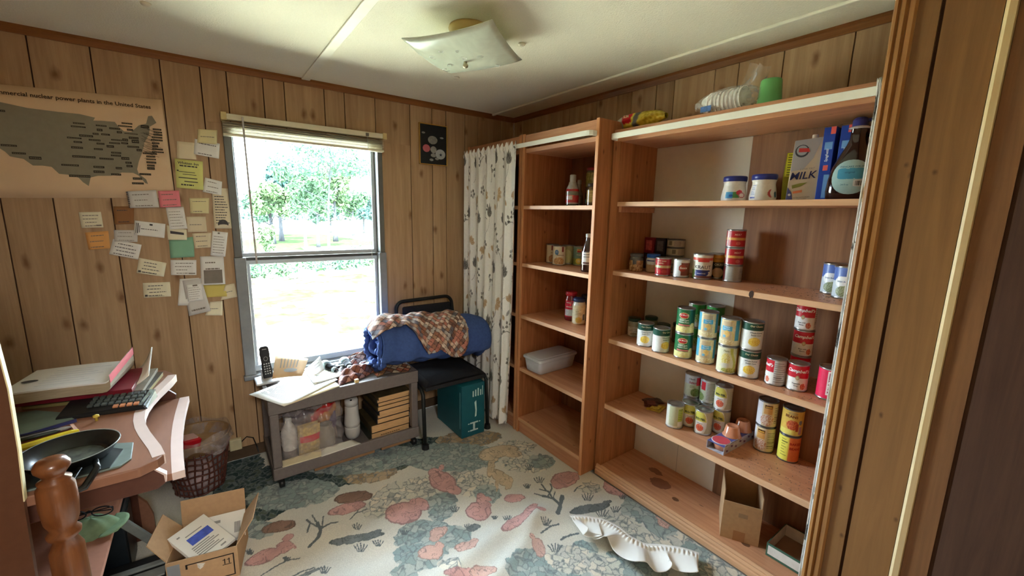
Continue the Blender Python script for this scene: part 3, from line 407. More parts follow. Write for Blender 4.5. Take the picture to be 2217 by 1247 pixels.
cp = npgrid('carpet', np.stack([X, Y, Z], -1), C, paint_mat('carpet_print', .95, .1, .12, 260, bump=.5), None)
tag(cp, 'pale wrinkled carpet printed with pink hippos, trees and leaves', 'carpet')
# ------------------------------------------------------------------ map poster
PY = -.0012
pm = mat('poster_paper', rgb(226, 196, 160), .6, .05, 6); ink = mat('poster_ink', rgb(70, 50, 28), .7); grey = mat('poster_map_grey', rgb(142, 136, 116), .65, .06, 40); barm = mat('poster_bar', rgb(46, 42, 34), .7)
xsn = np.linspace(0, 1, 40); P = np.zeros((40, 8, 3))
TLx, TLz, TRx, TRz, BRx, BRz, BLx, BLz = -2.742, 1.836, -2.03, 1.872, -2.022, 1.427, -2.765, 1.398
for i, u in enumerate(xsn):
    for j in range(8):
        v = j / 7; P[i, j] = ((TLx * (1 - u) + TRx * u) * (1 - v) + (BLx * (1 - u) + BRx * u) * v, -.0014 - .0016 * v * (math.sin(u * 21) ** 2), (TLz * (1 - u) + TRz * u) * (1 - v) + (BLz * (1 - u) + BRz * u) * v)
po_ = thing('map_poster', 'large tan map poster about commercial nuclear power plants taped to the wall', 'poster', (-2.39, -.004, 1.40))
npgrid('sheet', P - np.array((-2.39, -.004, 1.40)), None, pm, po_, solid=.0006)
def flat(V, y=-.0040): return [(x, y, z) for x, z in V]
ol = [(-2.70, 1.80)] + [tuple(p) for p in OUTLINE] + [(-2.60, 1.53), (-2.68, 1.60), (-2.72, 1.70)]
mb = MB(); mb.add(flat(ol), [tuple(range(len(ol)))]); mb.build('map_area', grey, po_, w=True)
mb = MB()
for k_, (x0, z0, x1, z1) in enumerate(BARS):
    sl_ = .02 * (x1 - x0); zm_, zh_ = (z0 + z1) / 2, (z0 - z1) * .62; z0, z1 = zm_ + zh_, zm_ - zh_; mb.add([(x0, -.0046, z0), (x1, -.0046, z0 + sl_), (x1, -.0046, z1 + sl_), (x0, -.0046, z1)], [(0, 1, 2, 3)])
for k_ in range(26):
    r_ = random.random; x0 = -2.12 + .02 * r_(); z0 = 1.60 + .14 * r_(); x1 = x0 + .03 + .02 * r_(); z1 = z0 - .03 * r_(); mb.add([(x0, -.0044, z0), (x0, -.0044, z0 + .0012), (x1, -.0044, z1 + .0012), (x1, -.0044, z1)], [(0, 1, 2, 3)])
mb.build('place_bars', barm, po_, w=True)['kind'] = 'stuff'
mb = MB()
for k_, (x0, z0, x1, z1) in enumerate(BARS):
    h = abs(z0 - z1); x = x0 + .003
    while x < x1 - .004:
        w_ = .003 + .004 * random.random(); zc = (z0 + z1) / 2 + .02 * (x - x0); mb.add([(x, -.0050, zc - h * .16), (min(x + w_, x1 - .002), -.0050, zc - h * .16), (min(x + w_, x1 - .002), -.0050, zc + h * .12), (x, -.0050, zc + h * .12)], [(0, 1, 2, 3)]); x += w_ + .0016
mb.build('bar_print', mat('bar_print', rgb(150, 138, 110), .7), po_, w=True)['kind'] = 'stuff'
V, F = text2d('Commercial nuclear power plants in the United States', .0225, 0, .018); wv = V[:, 0].max() - V[:, 0].min(); V = V * np.array([.492 / wv, 1])
fn = frame_fn((-2.318, -.0040, 1.8235), (1, 0, .033), (0, 0, 1), (0, -1, 0)); MB().add(fn(V), F).build('title_print', ink, po_, w=True)
# ------------------------------------------------------------------ notes on the wall
def lerp2(q, u, v):
    q = np.array(q); return (q[0] * (1 - u) + q[1] * u) * (1 - v) + (q[3] * (1 - u) + q[2] * u) * v
NC = dict(cream=rgb(238, 232, 204), white=rgb(238, 238, 234), yellow=rgb(232, 223, 172), lime=rgb(222, 224, 140), pink=rgb(240, 140, 150), orange=rgb(232, 172, 104), green=rgb(138, 188, 158), brown=rgb(150, 106, 66), beige=rgb(230, 218, 188), olive=rgb(212, 196, 110), grey=rgb(214, 212, 208))
INK = mat('note_ink', rgb(72, 70, 72), .7); INK2 = mat('note_ink_soft', rgb(130, 122, 112), .7)
def note(key, cname, label, lines=3, depth=1, curl=.008, dark=False, heads=None, margin=.12, extra=None, name='note'):
    q = NOTES[key]; y0 = -.0012 - .0016 * depth; n = 7; cx, cz = np.mean(q, 0)
    t = thing(name, label, 'note', (cx, y0, cz), 0, 'paper notes on the wall'); P = np.zeros((n, n, 3))
    yf = lambda u, v: y0 - curl * (v ** 2.2) * (.4 + .6 * u)
    for i in range(n):
        for j in range(n):
            u, v = i / (n - 1), j / (n - 1); x, z = lerp2(q, u, v); P[i, j] = (x - cx, yf(u, v) - y0, z - cz)
    npgrid('paper', P, None, mat('note_' + cname, NC[cname], .75, .03, 15), t, solid=.0005)
    mb = MB(); r = random.Random(key)
    def quad(u0, v0, u1, v1): mb.add([(lerp2(q, a, c)[0], yf(a, c) - .0009, lerp2(q, a, c)[1]) for a, c in ((u0, v0), (u1, v0), (u1, v1), (u0, v1))], [(0, 1, 2, 3)])
    for k_ in range(lines):
        v = .2 + .65 * k_ / max(1, lines - 1) if lines > 1 else .5; u = margin + .1 * r.random() * (lines < 5); end = 1 - margin - .25 * r.random()
        while u < end:
            w_ = .04 + .1 * r.random(); quad(u, v, min(u + w_, end), v + (.045 if lines < 6 else .022)); u += w_ + .022
    if extra: extra(quad)
    if mb.v: mb.build('print', INK if dark else INK2, t, w=True)
    if heads:
        for s, sz, u, v, sh in heads:
            V, F = text2d(s, sz, sh, .02); x, z = lerp2(q, u, v); dxz = (np.array(lerp2(q, 1, v)) - lerp2(q, 0, v)); dxz /= np.linalg.norm(dxz)
            MB().add(frame_fn((x, yf(u, v) - .0012, z), (dxz[0], 0, dxz[1]), (-dxz[1], 0, dxz[0]), (0, -1, 0), 0)(V), F).build('lettering', INK, t, w=True)
    return t
note('E', 'brown', 'brown card blending with the wall under the spiral notebook sheet', 2, 0, dark=True)
note('b', 'beige', 'blank beige square note above the lime yellow handbill', 0, 0)
note('c', 'white', 'white card partly under the topmost yellow note', 2, 0, dark=True)
note('a', 'yellow', 'pale yellow sticky note topmost of all the wall notes', 1, 1)
note('d', 'lime', 'lime yellow handbill with a bold heading and crossed out lines', 2, 1, heads=[('Whitten Inn', .0165, .47, .13, .12)], extra=lambda qd: [qd(.1, .62, .78, .65), qd(.3, .74, .8, .77), qd(.12, .42, .7, .44), qd(.25, .5, .75, .52), qd(.05, .38, .12, .42)], dark=True)
note('f', 'beige', 'tall beige letter with a black half round emblem at its foot', 11, 0, extra=lambda qd: [qd(.5 + .26 * math.cos(a) - .03, .90 - .11 * math.sin(a) - .015, .5 + .26 * math.cos(a) + .03, .92 - .11 * math.sin(a) * .2) for a in np.linspace(0, PI, 14)], dark=True)
note('e', 'white', 'small white tilted slip between lime handbill and tall beige letter', 3, 2)
o = note('g', 'grey', 'white spiral notebook sheet with torn holes under the map poster', 3, 4, dark=False)
mb = MB(); q = NOTES['g']
for k_ in range(9):
    x, z = lerp2(q, .0, .06 + .88 * k_ / 8); mb.box(x - .004, -.0100, z - .0025, x + .003, -.0076, z + .0025)
mb.build('torn_holes', mat('note_ink', rgb(72, 70, 72)), o, w=True)
note('h', 'pink', 'bright pink sticky note beside the spiral notebook sheet', 3, 4)
note('i', 'yellow', 'yellow sticky note with two faint lines under the lime handbill', 2, 0)
note('q', 'cream', 'narrow cream slip with a dark smudge above the green note', 1, 1, dark=True, extra=lambda qd: qd(.15, .35, .85, .55))
note('j', 'white', 'tall white receipt under the pink note', 6, 2, curl=.012)
note('k', 'beige', 'blank beige note right of the tall white receipt', 1, 0)
note('o', 'grey', 'grey white card half hidden behind the wide tilted white card', 3, 0)
note('l', 'white', 'white business card with a portrait strip, below the brown card', 1, 1, dark=True, extra=lambda qd: [qd(.05, .15, .07, .85), qd(.1, .15, .13, .85), qd(.16, .3, .18, .8), qd(.48, .12, .58, .24)])
note('m', 'cream', 'cream business card leftmost of all notes, above the orange note', 4, 0, extra=lambda qd: qd(.68, .82, .93, .9))
note('n', 'orange', 'orange sticky note below the leftmost cream card', 3, 0)
note('p', 'white', 'wide white card tilted down to the right, below the grey white card', 4, 1, dark=True)
note('r', 'green', 'green note glued in the middle of the cluster', 0, 0)
note('s', 'beige', 'beige note with handwriting right of the green note', 3, 1)
note('t', 'white', 'white slip hung by a pin near the window frame, tilted left', 7, 2, extra=lambda qd: qd(.35, .04, .48, .1))
note('u', 'white', 'white leaflet with a grey block on its lower half', 4, 1, extra=lambda qd: qd(.12, .48, .9, .95))
note('v', 'cream', 'cream business card tilted down to the right, left of the white card', 4, 0, dark=True, extra=lambda qd: [qd(.05, .8, .15, .92), qd(.2, .88, .7, .91)])
note('w', 'white', 'white business card straight under the green note', 4, 0, extra=lambda qd: qd(.7, .85, .95, .92))
note('x', 'cream', 'cream business card lowest left of the cluster', 4, 0, dark=True, extra=lambda qd: [qd(.05, .8, .15, .92), qd(.2, .92, .75, .94)])
note('D', 'cream', 'small cream slip lowest of all the notes', 1, 0)
note('B', 'olive', 'olive yellow note below the white leaflet', 0, 0)
note('C', 'beige', 'beige yellow folded note sticking out right toward the window', 1, 1)
note('y', 'white', 'white sheet at the back of the drooping bundle', 0, 1)
note('z', 'grey', 'large white sheet drooping in front of the bundle', 2, 2, curl=.02)
note('A', 'white', 'small printed white sheet on top of the drooping bundle', 6, 4, curl=.012, extra=lambda qd: qd(.4, .04, .7, .13))
# ------------------------------------------------------------------ small framed picture (printed scene kept abstract)
pf = thing('framed_picture', 'small black picture in a thin gold frame on the back wall', 'picture', (-.66, -.002, 1.69))
f = MB(); x0, x1, z0, z1 = -.760, -.560, 1.692, 1.949
f.box(x0, -.016, z0, x0 + .006, -.0005, z1).box(x1 - .006, -.016, z0, x1, -.0005, z1).box(x0, -.016, z0, x1, -.0005, z0 + .006).box(x0, -.016, z1 - .006, x1, -.0005, z1)
f.build('frame', mat('gold_frame', rgb(200, 160, 84), .3, .08, metal=.7), pf, w=True, bevel=.001)
MB().box(x0 + .005, -.010, z0 + .005, x1 - .005, -.001, z1 - .005).build('picture_sheet', mat('picture_black', rgb(30, 34, 38), .35, .1), pf, w=True)
mb = MB(); disc = lambda cx, cz, rx, rz, a0=0: [(cx + rx * math.cos(2 * PI * k / 20 + a0), -.0108, cz + rz * math.sin(2 * PI * k / 20 + a0)) for k in range(20)]
mb.add(disc(-.61, 1.765, .036, .032), [tuple(range(20))]); mb.build('helmet_print', mat('print_grey', rgb(176, 184, 190), .5), pf, w=True)
st_ = [(-.608 + (.009 if k % 2 else .020) * .6 * math.sin(2 * PI * k / 10), -.0112, 1.762 - (.009 if k % 2 else .020) * -.6 * math.cos(2 * PI * k / 10)) for k in range(10)]
MB().add(st_, [tuple(range(10))]).build('star_print', mat('print_navy', rgb(40, 50, 76), .5), pf, w=True)
mb = MB(); mb.add(disc(-.71, 1.795, .026, .024), [tuple(range(20))]); mb.build('pink_print', mat('print_pink', rgb(190, 100, 112), .5), pf, w=True)
mb = MB()
for cx, cz, a, c2 in ((-.665, 1.85, .034, .026), (-.66, 1.79, .022, .022), (-.675, 1.725, .014, .008), (-.635, 1.735, .014, .008), (-.73, 1.89, .012, .006), (-.60, 1.87, .014, .006), (-.66, 1.755, .02, .012)): mb.add(disc(cx, cz, a, c2), [tuple(range(20))])
mb.build('pale_print', mat('print_pale', rgb(150, 150, 146), .6, .3, 60), pf, w=True)
# wall jack
wj = thing('wall_jack', 'square ivory phone jack low on the wall by the basket', 'jack', (-1.883, -.012, .06))
MB().box(-1.912, -.026, .062, -1.855, -.0005, .126).build('box', mat('jack_ivory', rgb(214, 204, 164), .5), wj, w=True, bevel=.004)
MB().tube([(-1.856, -.015, .10), (-1.83, -.02, .125), (-1.80, -.02, .11), (-1.785, -.02, .05), (-1.78, -.03, .02)], .003, 6).build('cord', BLACK, wj, w=True)
# ------------------------------------------------------------------ shelving units along the right wall
def unit(label, y0, y1, depth, tops, left_t, right_t, header=True, front_edges=True):
    u = thing('bookcase', label, 'bookcase', (-depth / 2, (y0 + y1) / 2, 0))
    MB().box(-depth + .004, y0 - left_t, 0, -.013, y0, 1.832).build('side_panel', SHELFZ, u, w=True, bevel=.001)
    MB().box(-depth + .004, y1, 0, -.013, y1 + right_t, 1.835).build('side_panel', SHELFZ, u, w=True, bevel=.001)
    for a, c in ((y0 - left_t, y0), (y1, y1 + right_t)): MB().box(-depth, a, 0, -depth + .004, c, 1.835).build('edge_strip', EDGEZ_LIT, u, w=True, bevel=.001, label='front edge in lit orange tone')
    ya, yb = y1 + right_t + .0005, y0 - left_t - .0005
    MB().box(-.021, ya, .06, -.013, yb, 1.80).build('back_panel', DARKBACK, u, w=True)
    for z in tops:
        s = MB().box(-depth + .008, ya, z - .020, -.022, yb, z).build('shelf', SHELFY, u, w=True)
        MB().box(-depth + .002, ya, z - .020, -depth + .008, yb, z).build('edge_strip', EDGE, s, w=True, bevel=.001, label='front edge in lit tone')
    if header:
        MB().box(-depth + .004, ya, 1.775, -depth + .022, yb, 1.83).build('header_board', SHELFY, u, w=True, bevel=.002)
        MB().box(-depth + .010, ya, 1.733, -.022, yb, 1.755).build('shelf', SHELFY, u, w=True)
    MB().box(-depth + .012, ya, 0, -depth + .03, yb, tops[-1] - .021).build('kick_board', SHELFY, u, w=True)
    return u
TOPS = [1.434, 1.095, .775, .436, .100]
u1 = unit('narrow brown bookcase in the corner hidden behind the floral curtain', -.012, -.622, .40, TOPS, .02, .022)
u2 = unit('tall narrow brown bookcase with five shelves between the curtain and the wide bookcase', -.630, -1.214, .40, TOPS, .022, .018)
u3 = thing('bookcase', 'wide brown bookcase full of cans, open back with a white panel', 'bookcase', (-.15, -1.73, 0))
U3 = [(1.453, .021), (1.118, .022), (.768, .024), (.411, .026), (.055, .02)]
MB().box(-.296, -1.264, 0, -.013, -1.222, 1.79).build('side_panel', SHELFZ, u3, w=True, bevel=.001)
MB().box(-.300, -1.264, 0, -.296, -1.222, 1.735).build('edge_strip', SHELFZ, u3, w=True)
MB().box(-.296, -2.238, 0, -.013, -2.217, 1.79).build('side_panel', SHELFZ, u3, w=True, bevel=.001)
for z, t in U3:
    s = MB().box(-.293, -2.2165, z - t, -.0135, -1.2645, z).build('shelf', SHELFY, u3, w=True)
    MB().box(-.300, -2.2165, z - t, -.2935, -1.2645, z).build('edge_strip', EDGE, s, w=True, bevel=.002, label='front edge in lit tone')
MB().box(-.300, -2.238, 1.732, -.0135, -1.222, 1.79).build('top_board', SHELFY, u3, w=True, bevel=.003)
MB().box(-.0125, -1.732, .0, -.0105, -1.2645, 1.731).build('back_panel', mat('white_hardboard', rgb(222, 216, 200), .6, .03), u3, w=True, label='white hardboard back panel')
MB().box(-.0128, -1.534, .0, -.0124, -1.532, .41).build('seam', mat('seam_grey', rgb(160, 154, 140), .7), u3, w=True)
MB().box(-.0122, -2.2165, .0, -.0104, -1.7325, 1.731).build('back_panel', DARKBACK, u3, w=True, label='dark stained back panel')
MB().prism([(-.300, 0), (-.316, 0), (-.316, .022), (-.311, .026), (-.313, .036), (-.307, .044), (-.309, .05), (-.3005, .0545), (-.300, .034)], 'y', -2.238, -1.24).build('base_moulding', EDGE, u3, w=True)
MB().box(-.29, -2.2165, 1.42, -.014, -2.20, 1.4315).box(-.285, -1.28, 1.405, -.02, -1.2645, 1.4315).build('cleat', SHELFY, u3, w=True)
def wander(cx, cy, rx, ry, n=26, seed=1, j=.16):
    r = random.Random(seed); return [(cx + rx * (1 + j * (r.random() - .5) * 2) * math.cos(2 * PI * k / n), cy + ry * (1 + j * (r.random() - .5) * 2) * math.sin(2 * PI * k / n)) for k in range(n)]
mb = MB(); p = wander(-.170, -1.545, .040, .052, 30, 3, .12); mb.prism(p, 'z', .0551, .0554)
mb.build('stain', mat('spill_stain', rgb(144, 94, 70), .35, .12), u3, w=True)
mb = MB().prism(wander(-.100, -1.47, .022, .040, 26, 5, .2), 'z', .0551, .05535); mb.build('stain', mat('spill_stain2', rgb(140, 90, 62), .45, .12), u3, w=True)
MB().prism(wander(-.215, -1.66, .012, .017, 20, 5, .1), 'z', .0551, .0554).build('knot', mat('knot_dark', rgb(118, 82, 56), .5), u3, w=True)
MB().prism(wander(-.225, -1.99, .012, .018, 20, 6, .1), 'z', .0551, .0554).build('knot', mat('knot_dark', rgb(118, 82, 56), .5), u3, w=True)
MB().prism([(p[0], p[1]) for p in wander(-1.925, 1.109, .010, .014, 14, 8, .2)], 'x', -.3008, -.2995).build('knot', mat('knot_notch', rgb(60, 40, 26), .7), u3, w=True)
for z, nm_, n in ((1.118, 'second', 260), (.768, 'third', 200), (.411, 'fourth', 280)):
    mb = MB(); r = random.Random(int(z * 1000))
    for k in range(n):
        x, y, s, a = -.28 + .26 * r.random(), -1.9 - .3 * r.random() ** .8 if z > .5 else -1.86 - .35 * r.random(), .0006 + .0016 * r.random() ** 2, r.random() * 6
        mb.obox((x, y, z + s * .3), (s * 2.6, s, s * .6), (0, 0, a))
    tag(mb.build('shelf_debris', mat('debris', rgb(128, 112, 98), .9, .5, 400), w=True), 'dust and droppings scattered on the right end of the %s shelf' % nm_, 'debris', kind='stuff')
# curtain rods and curtains
ROD = mat('rod_white', rgb(240, 240, 230), .35, .02)
r1 = thing('curtain_rod', 'white flat curtain rod across the two narrow bookcases', 'curtain rod', (-.44, -.6, 1.75))
pts = [(-.402, -1.205), (-.43, -1.205), (-.444, -1.195), (-.448, -1.18), (-.448, -.03), (-.442, -.03), (-.442, -1.178), (-.438, -1.19), (-.43, -1.198), (-.402, -1.198)]
MB().prism(pts, 'z', 1.753, 1.777).build('rod', ROD, r1, w=True, bevel=.002)
r2 = thing('curtain_rod', 'white flat curtain rod across the top of the wide bookcase', 'curtain rod', (-.34, -1.73, 1.74))
pts = [(-.301, -1.24), (-.335, -1.24), (-.349, -1.247), (-.356, -1.262), (-.356, -2.225), (-.350, -2.225), (-.350, -1.264), (-.344, -1.252), (-.335, -1.246), (-.301, -1.246)]
MB().prism(pts, 'z', 1.738, 1.764).build('rod', ROD, r2, w=True, bevel=.002)
def curtain(name, label, x0, ya, yb, ztop, zbot, folds, amp, sx, flare=0, width=1.4):
    ns, nz_ = int(width * 360), int((ztop - zbot) * 310); s = np.linspace(0, 1, ns); t = np.linspace(0, 1, nz_); S, T_ = np.meshgrid(s, t, indexing='ij'); r = np.random.default_rng(sx)
    ph = r.random(6) * 6; fo = 2 * PI * folds * (S + .02 * np.sin(5 * S + ph[0]) + .012 * np.sin(3 * T_ + 9 * S)); am = amp * (.55 + .45 * np.minimum(1, T_ * 3)) * (.7 + .5 * np.sin(7 * S + ph[1]) ** 2)
    Yc = ya + (yb - ya) * S + .25 * amp * np.sin(2 * fo + ph[2]); Xc = x0 - am * (np.cos(fo) + .25 * np.sin(2.3 * fo + ph[3])) - flare * T_ ** 2 * S
    head = np.exp(-(T_ / .018) ** 2); Xc = Xc * (1 - head) + (x0 - .008 - .006 * np.cos(3 * fo)) * head
    zb = zbot + .02 * np.sin(6 * S + ph[4]) + (.10 * np.clip((S - .93) / .07, 0, 1) if flare else 0)
    Zc = ztop + .012 * np.sin(5 * fo) * head + (zb - ztop) * T_
    U = S * width; Vv = T_ * (ztop - zbot); Cc = np.ones(U.shape + (3,)) * np.array(rgb(246, 246, 242)) * (.98 + .03 * vnoise(U, Vv, .2, 4))[..., None]
    def leaf(cu, cv, a, L, w, colr):
        du, dv = U - cu, Vv - cv; e = du * math.cos(a) + dv * math.sin(a); f_ = -du * math.sin(a) + dv * math.cos(a); q = e / L
        m_ = (q > 0) & (q < 1) & (np.abs(f_) < w * np.sin(PI * np.clip(q, 0, 1)) ** .8); vein = m_ & (np.abs(np.abs(f_) - w * .45 * np.sin(PI * np.clip(q, 0, 1))) < w * .10)
        Cc[m_] = colr; Cc[vein] = np.array(colr) * .4 + np.array(rgb(232, 229, 218)) * .6
    def stem(cu, cv, a, L, colr, bend=.6):
        for k in range(24):
            q = k / 23; aa = a + bend * q; pu, pv = cu + L * q * math.cos(aa), cv + L * q * math.sin(aa); m_ = np.hypot(U - pu, Vv - pv) < .0022; Cc[m_] = colr
        return
    cg, ct, cl = rgb(84, 84, 84), rgb(190, 160, 122), rgb(150, 148, 150)
    rr = random.Random(sx + 1); gu, gv = .15, .17
    for iu in range(int(width / gu) + 1):
        for iv in range(int((ztop - zbot) / gv) + 1):
            cu = gu * (iu + .5 * (iv % 2)) + .03 * rr.random(); cv = gv * iv + .08 + .05 * rr.random(); a = rr.choice([-1.2, -1.8, 1.3, .4]); kd = (iu * 2 + iv) % 4
            if kd == 0:
                for da, L in ((-.7, .055), (-.35, .075), (0, .09), (.35, .075), (.75, .055)): leaf(cu, cv, -PI / 2 + da, L, .013, cg)
                stem(cu, cv, 1.4, .10, cl)
            elif kd == 1:
                for da in (-1.2, -.6, 0, .6, 1.2): leaf(cu, cv, a + da, .055, .014, ct)
                leaf(cu, cv + .05, 2.2, .05, .01, cl)
            elif kd == 2:
                stem(cu, cv, a, .13, cg); stem(cu, cv, a + .5, .09, cg)
                for q in range(7):
                    aa = a + .6 * q / 7; leaf(cu + .02 * q * math.cos(aa), cv + .02 * q * math.sin(aa), aa + (1 if q % 2 else -1), .028, .008, cg)
            else:
                for q in range(5): leaf(cu + .008 * math.cos(q * 1.3), cv + .008 * math.sin(q * 1.3), q * 1.26, .026, .010, cl if q % 2 else cg)
                stem(cu, cv, a, .10, cl); leaf(cu + .06, cv + .05, .9, .045, .012, ct)
    loc = np.array((x0, (ya + yb) / 2, zbot))
    o = npgrid(name, np.stack([Xc, Yc, Zc], -1) - loc, Cc, paint_mat('curtain_print', .85, .15, .03, 90), None, loc=loc, solid=.0015)
    return tag(o, label, 'curtain')
curtain('curtain', 'white curtain printed with grey and tan leaves hanging over the corner bookcase', -.448, -.055, -.645, 1.785, .055, 6, .015, 3, flare=.03)
curtain('curtain', 'edge of a bunched floral curtain at the right end of the wide bookcase', -.364, -2.219, -2.234, 1.768, .07, 2, .004, 8, width=.16)
# ------------------------------------------------------------------ painted goods
TIN = mat('tin_metal', rgb(176, 178, 176), .28, .08, 40, metal=.9); TINS = mat('tin_dark', rgb(120, 122, 122), .35, .1, 40, metal=.9)
LAB = paint_mat('label_print', .38, .5, .05, 120, coat=.15); JAR = paint_mat('jar_contents', .12, .6, .15, 70, coat=.6)
def letters(texts, R, h, parent, off=.0007):
    by = {}
    for tx in texts:
        s, size, th0, hh, c = tx[:5]; sh = tx[5] if len(tx) > 5 else 0; rot = tx[6] if len(tx) > 6 else 0; bd = tx[7] if len(tx) > 7 else .02
        V, F = text2d(s, size, sh, bd)
        if rot: V = np.stack([-V[:, 1] * math.sin(rot) + V[:, 0] * math.cos(rot), V[:, 0] * math.sin(rot) + V[:, 1] * math.cos(rot)], 1)
        th = math.radians(th0) + V[:, 0] / R; rr = (R(hh * h) if callable(R) else R) + off
        by.setdefault(c, MB()).add(np.stack([rr * np.cos(th), rr * np.sin(th), hh * h + V[:, 1]], 1), F)
    for c, mb in by.items(): mb.build('lettering', mat('ink_%d_%d_%d' % c, rgb(*c), .5, .02), parent)
def paint_lathe(name, prof, paint, m, parent, seg=120, rows=44):
    pr = np.array(prof, float); z = np.linspace(pr[0, 1], pr[-1, 1], rows) if np.all(np.diff(pr[:, 1]) > 0) else None
    R = np.interp(z, pr[:, 1], pr[:, 0]); th = np.arange(seg) * 2 * PI / seg; T_, Z_ = np.meshgrid(th, z); Rg = np.repeat(R[:, None], seg, 1)
    P = np.stack([Rg * np.cos(T_), Rg * np.sin(T_), Z_], -1); td = (np.degrees(T_) + 180) % 360 - 180; hh = (Z_ - pr[0, 1]) / (pr[-1, 1] - pr[0, 1]); C = np.zeros(P.shape)
    paint(C, td, hh); return npgrid(name, P, C, m, parent, wrap=True)
def band(C, h, a, b, c): C[(h >= a) & (h <= b)] = rgb(*c)
def rect(C, t, h, t0, t1, a, b, c): C[(t >= t0) & (t <= t1) & (h >= a) & (h <= b)] = rgb(*c)
def oval(C, t, h, tc, hc, rt, rh, c, tex=0, c2=None):
    q = ((t - tc) / rt) ** 2 + ((h - hc) / rh) ** 2; m_ = q < 1; C[m_] = rgb(*c)
    if tex:
        nz = vnoise(t / 100, h * .7, tex, 7); C[m_ & (nz > .52)] = rgb(*c2)
def bars(C, t, h, t0, t1, a, b, n, c):
    for k in range(n): hh = a + (b - a) * k / max(1, n - 1); rect(C, t, h, t0, t1 - (k * 37 % 5) * (t1 - t0) * .09, hh, hh + .025, c)
def tinbody(R, h, name, label, cat='can', group=None, dark=False, lidm=None):
    mb = MB().lathe([(R * .9, .003), (R + .0012, .0), (R + .0016, .003), (R + .0002, .006), (R, .007), (R, h - .007), (R + .0002, h - .006), (R + .0016, h - .003), (R + .0012, h), (R - .0012, h), (R - .002, h - .004), (R * .7, h - .0035), (R * .66, h - .0028), (0, h - .003)], seg=32)
    o = mb.build(name, TINS if dark else TIN, smooth=True); return tag(o, label, cat, group)
DES = {}
def can(design, label, group='canned food on the shelves', R=.0372, h=.1127, name='can', dark=False):
    paint, texts = DES[design]; o = tinbody(R, h, name, label, 'can', group, dark)
    lb = paint_lathe('paper_label', [(R + .0004, .0055), (R + .0004, h - .0055)], paint, LAB, o); letters(texts, R + .0004, h, o); return o
def place(o, x, y, z, off=0): o.location = (x, y, z); o.rotation_euler = (0, 0, math.atan2(CAM.y - y, CAM.x - x) + math.radians(off)); return o
DG, WH, CR = (18, 76, 58), (236, 236, 230), (226, 216, 176)
def d(C, t, h): C[:] = rgb(*WH); band(C, h, .74, 1, DG); oval(C, t, h, -5, .30, 34, .17, (236, 196, 60), .012, (250, 224, 120)); bars(C, t, h, 60, 120, .2, .65, 9, (150, 150, 150)); rect(C, t, h, -24, 26, .80, .93, (14, 60, 46))
DES['corn'] = (d, [('Our Choice', .0095, 0, .865, (236, 230, 190)), ('Whole Kernel', .0078, 0, .635, (60, 80, 90), .15), ('Sweet Corn', .0078, 0, .55, (60, 80, 90), .15)])
def d(C, t, h):
    C[:] = rgb(22, 108, 58); rect(C, t, h, 34, 150, 0, 1, (30, 96, 72)); band(C, h, 0, .27, (226, 220, 150)); oval(C, t, h, -12, .14, 24, .14, (240, 226, 130), .014, (252, 246, 200)); oval(C, t, h, 48, .24, 20, .2, (228, 214, 130), .012, (246, 240, 190))
    rect(C, t, h, -48, 28, .28, .36, (214, 120, 110)); oval(C, t, h, -14, .74, 32, .13, (240, 224, 150)); oval(C, t, h, -14, .74, 29, .11, (200, 40, 44)); bars(C, t, h, -40, 16, .42, .56, 3, (200, 226, 200))
DES['greencorn'] = (d, [('Del Monte', .0095, -14, .74, (250, 240, 230), .1), ('Cream Style', .008, -12, .545, (236, 244, 226)), ('Golden Corn', .008, -12, .455, (236, 244, 226))])
def d(C, t, h):
    C[:] = rgb(224, 206, 160); nz = vnoise(t / 90, h + t / 300, .07, 3); C[nz > .55] = rgb(236, 222, 184); rect(C, t, h, 46, 72, 0, 1, (60, 150, 176)); rect(C, t, h, -100, -46, .25, 1, (90, 176, 200)); q = np.abs((t - 30) / 30 - np.sin(h * 6) * .4) < .10; C[q & (t > 12) & (t < 48)] = rgb(232, 220, 130)
    rect(C, t, h, -30, 26, .22, .95, (206, 184, 148)); rect(C, t, h, -32, 28, .58, .76, (84, 176, 214)); oval(C, t, h, 0, .45, 17, .14, (232, 190, 104), .012, (246, 214, 140)); oval(C, t, h, -14, .34, 10, .06, (120, 190, 220)); band(C, h, 0, .20, (228, 216, 176)); oval(C, t, h, 5, .10, 40, .09, (206, 178, 118), .012, (240, 226, 190))
DES['noodle'] = (d, [('Creamy', .007, -2, .70, (240, 248, 250)), ('Noodles', .007, -2, .63, (240, 248, 250))])
def d(C, t, h): C[:] = rgb(226, 224, 190); q = np.abs((t - 34) / 24 - np.sin(h * 5) * .5) < .35; C[q] = rgb(196, 196, 90); oval(C, t, h, -8, .55, 26, .24, (236, 226, 160), .016, (220, 200, 90)); oval(C, t, h, -8, .30, 24, .09, (226, 222, 204)); oval(C, t, h, 20, .10, 50, .09, (150, 164, 70), .014, (214, 204, 120)); rect(C, t, h, 60, 120, 0, 1, (200, 150, 60))
DES['pale'] = (d, [('Pasta', .010, -8, .84, (150, 150, 110), .2)])
RED = (200, 22, 44)
def soup(food, fc):
    def d(C, t, h): C[:] = rgb(240, 238, 232); band(C, h, .50, 1, RED); oval(C, t, h, 0, .50, 11, .095, (176, 156, 110)); oval(C, t, h, 0, .50, 7, .06, (206, 190, 150)); oval(C, t, h, 34, .16, 15, .13, fc, .01, (232, 160, 120)); rect(C, t, h, 70, 150, 0, 1, (206, 206, 206)); bars(C, t, h, 74, 146, .1, .9, 10, (120, 110, 110))
    return d, [("Campbell's", .0165, 0, .755, (246, 244, 240), .35, 0, .03)] + [(s, .0065, -4, .29 - .085 * k, (70, 64, 70)) for k, s in enumerate(food)]
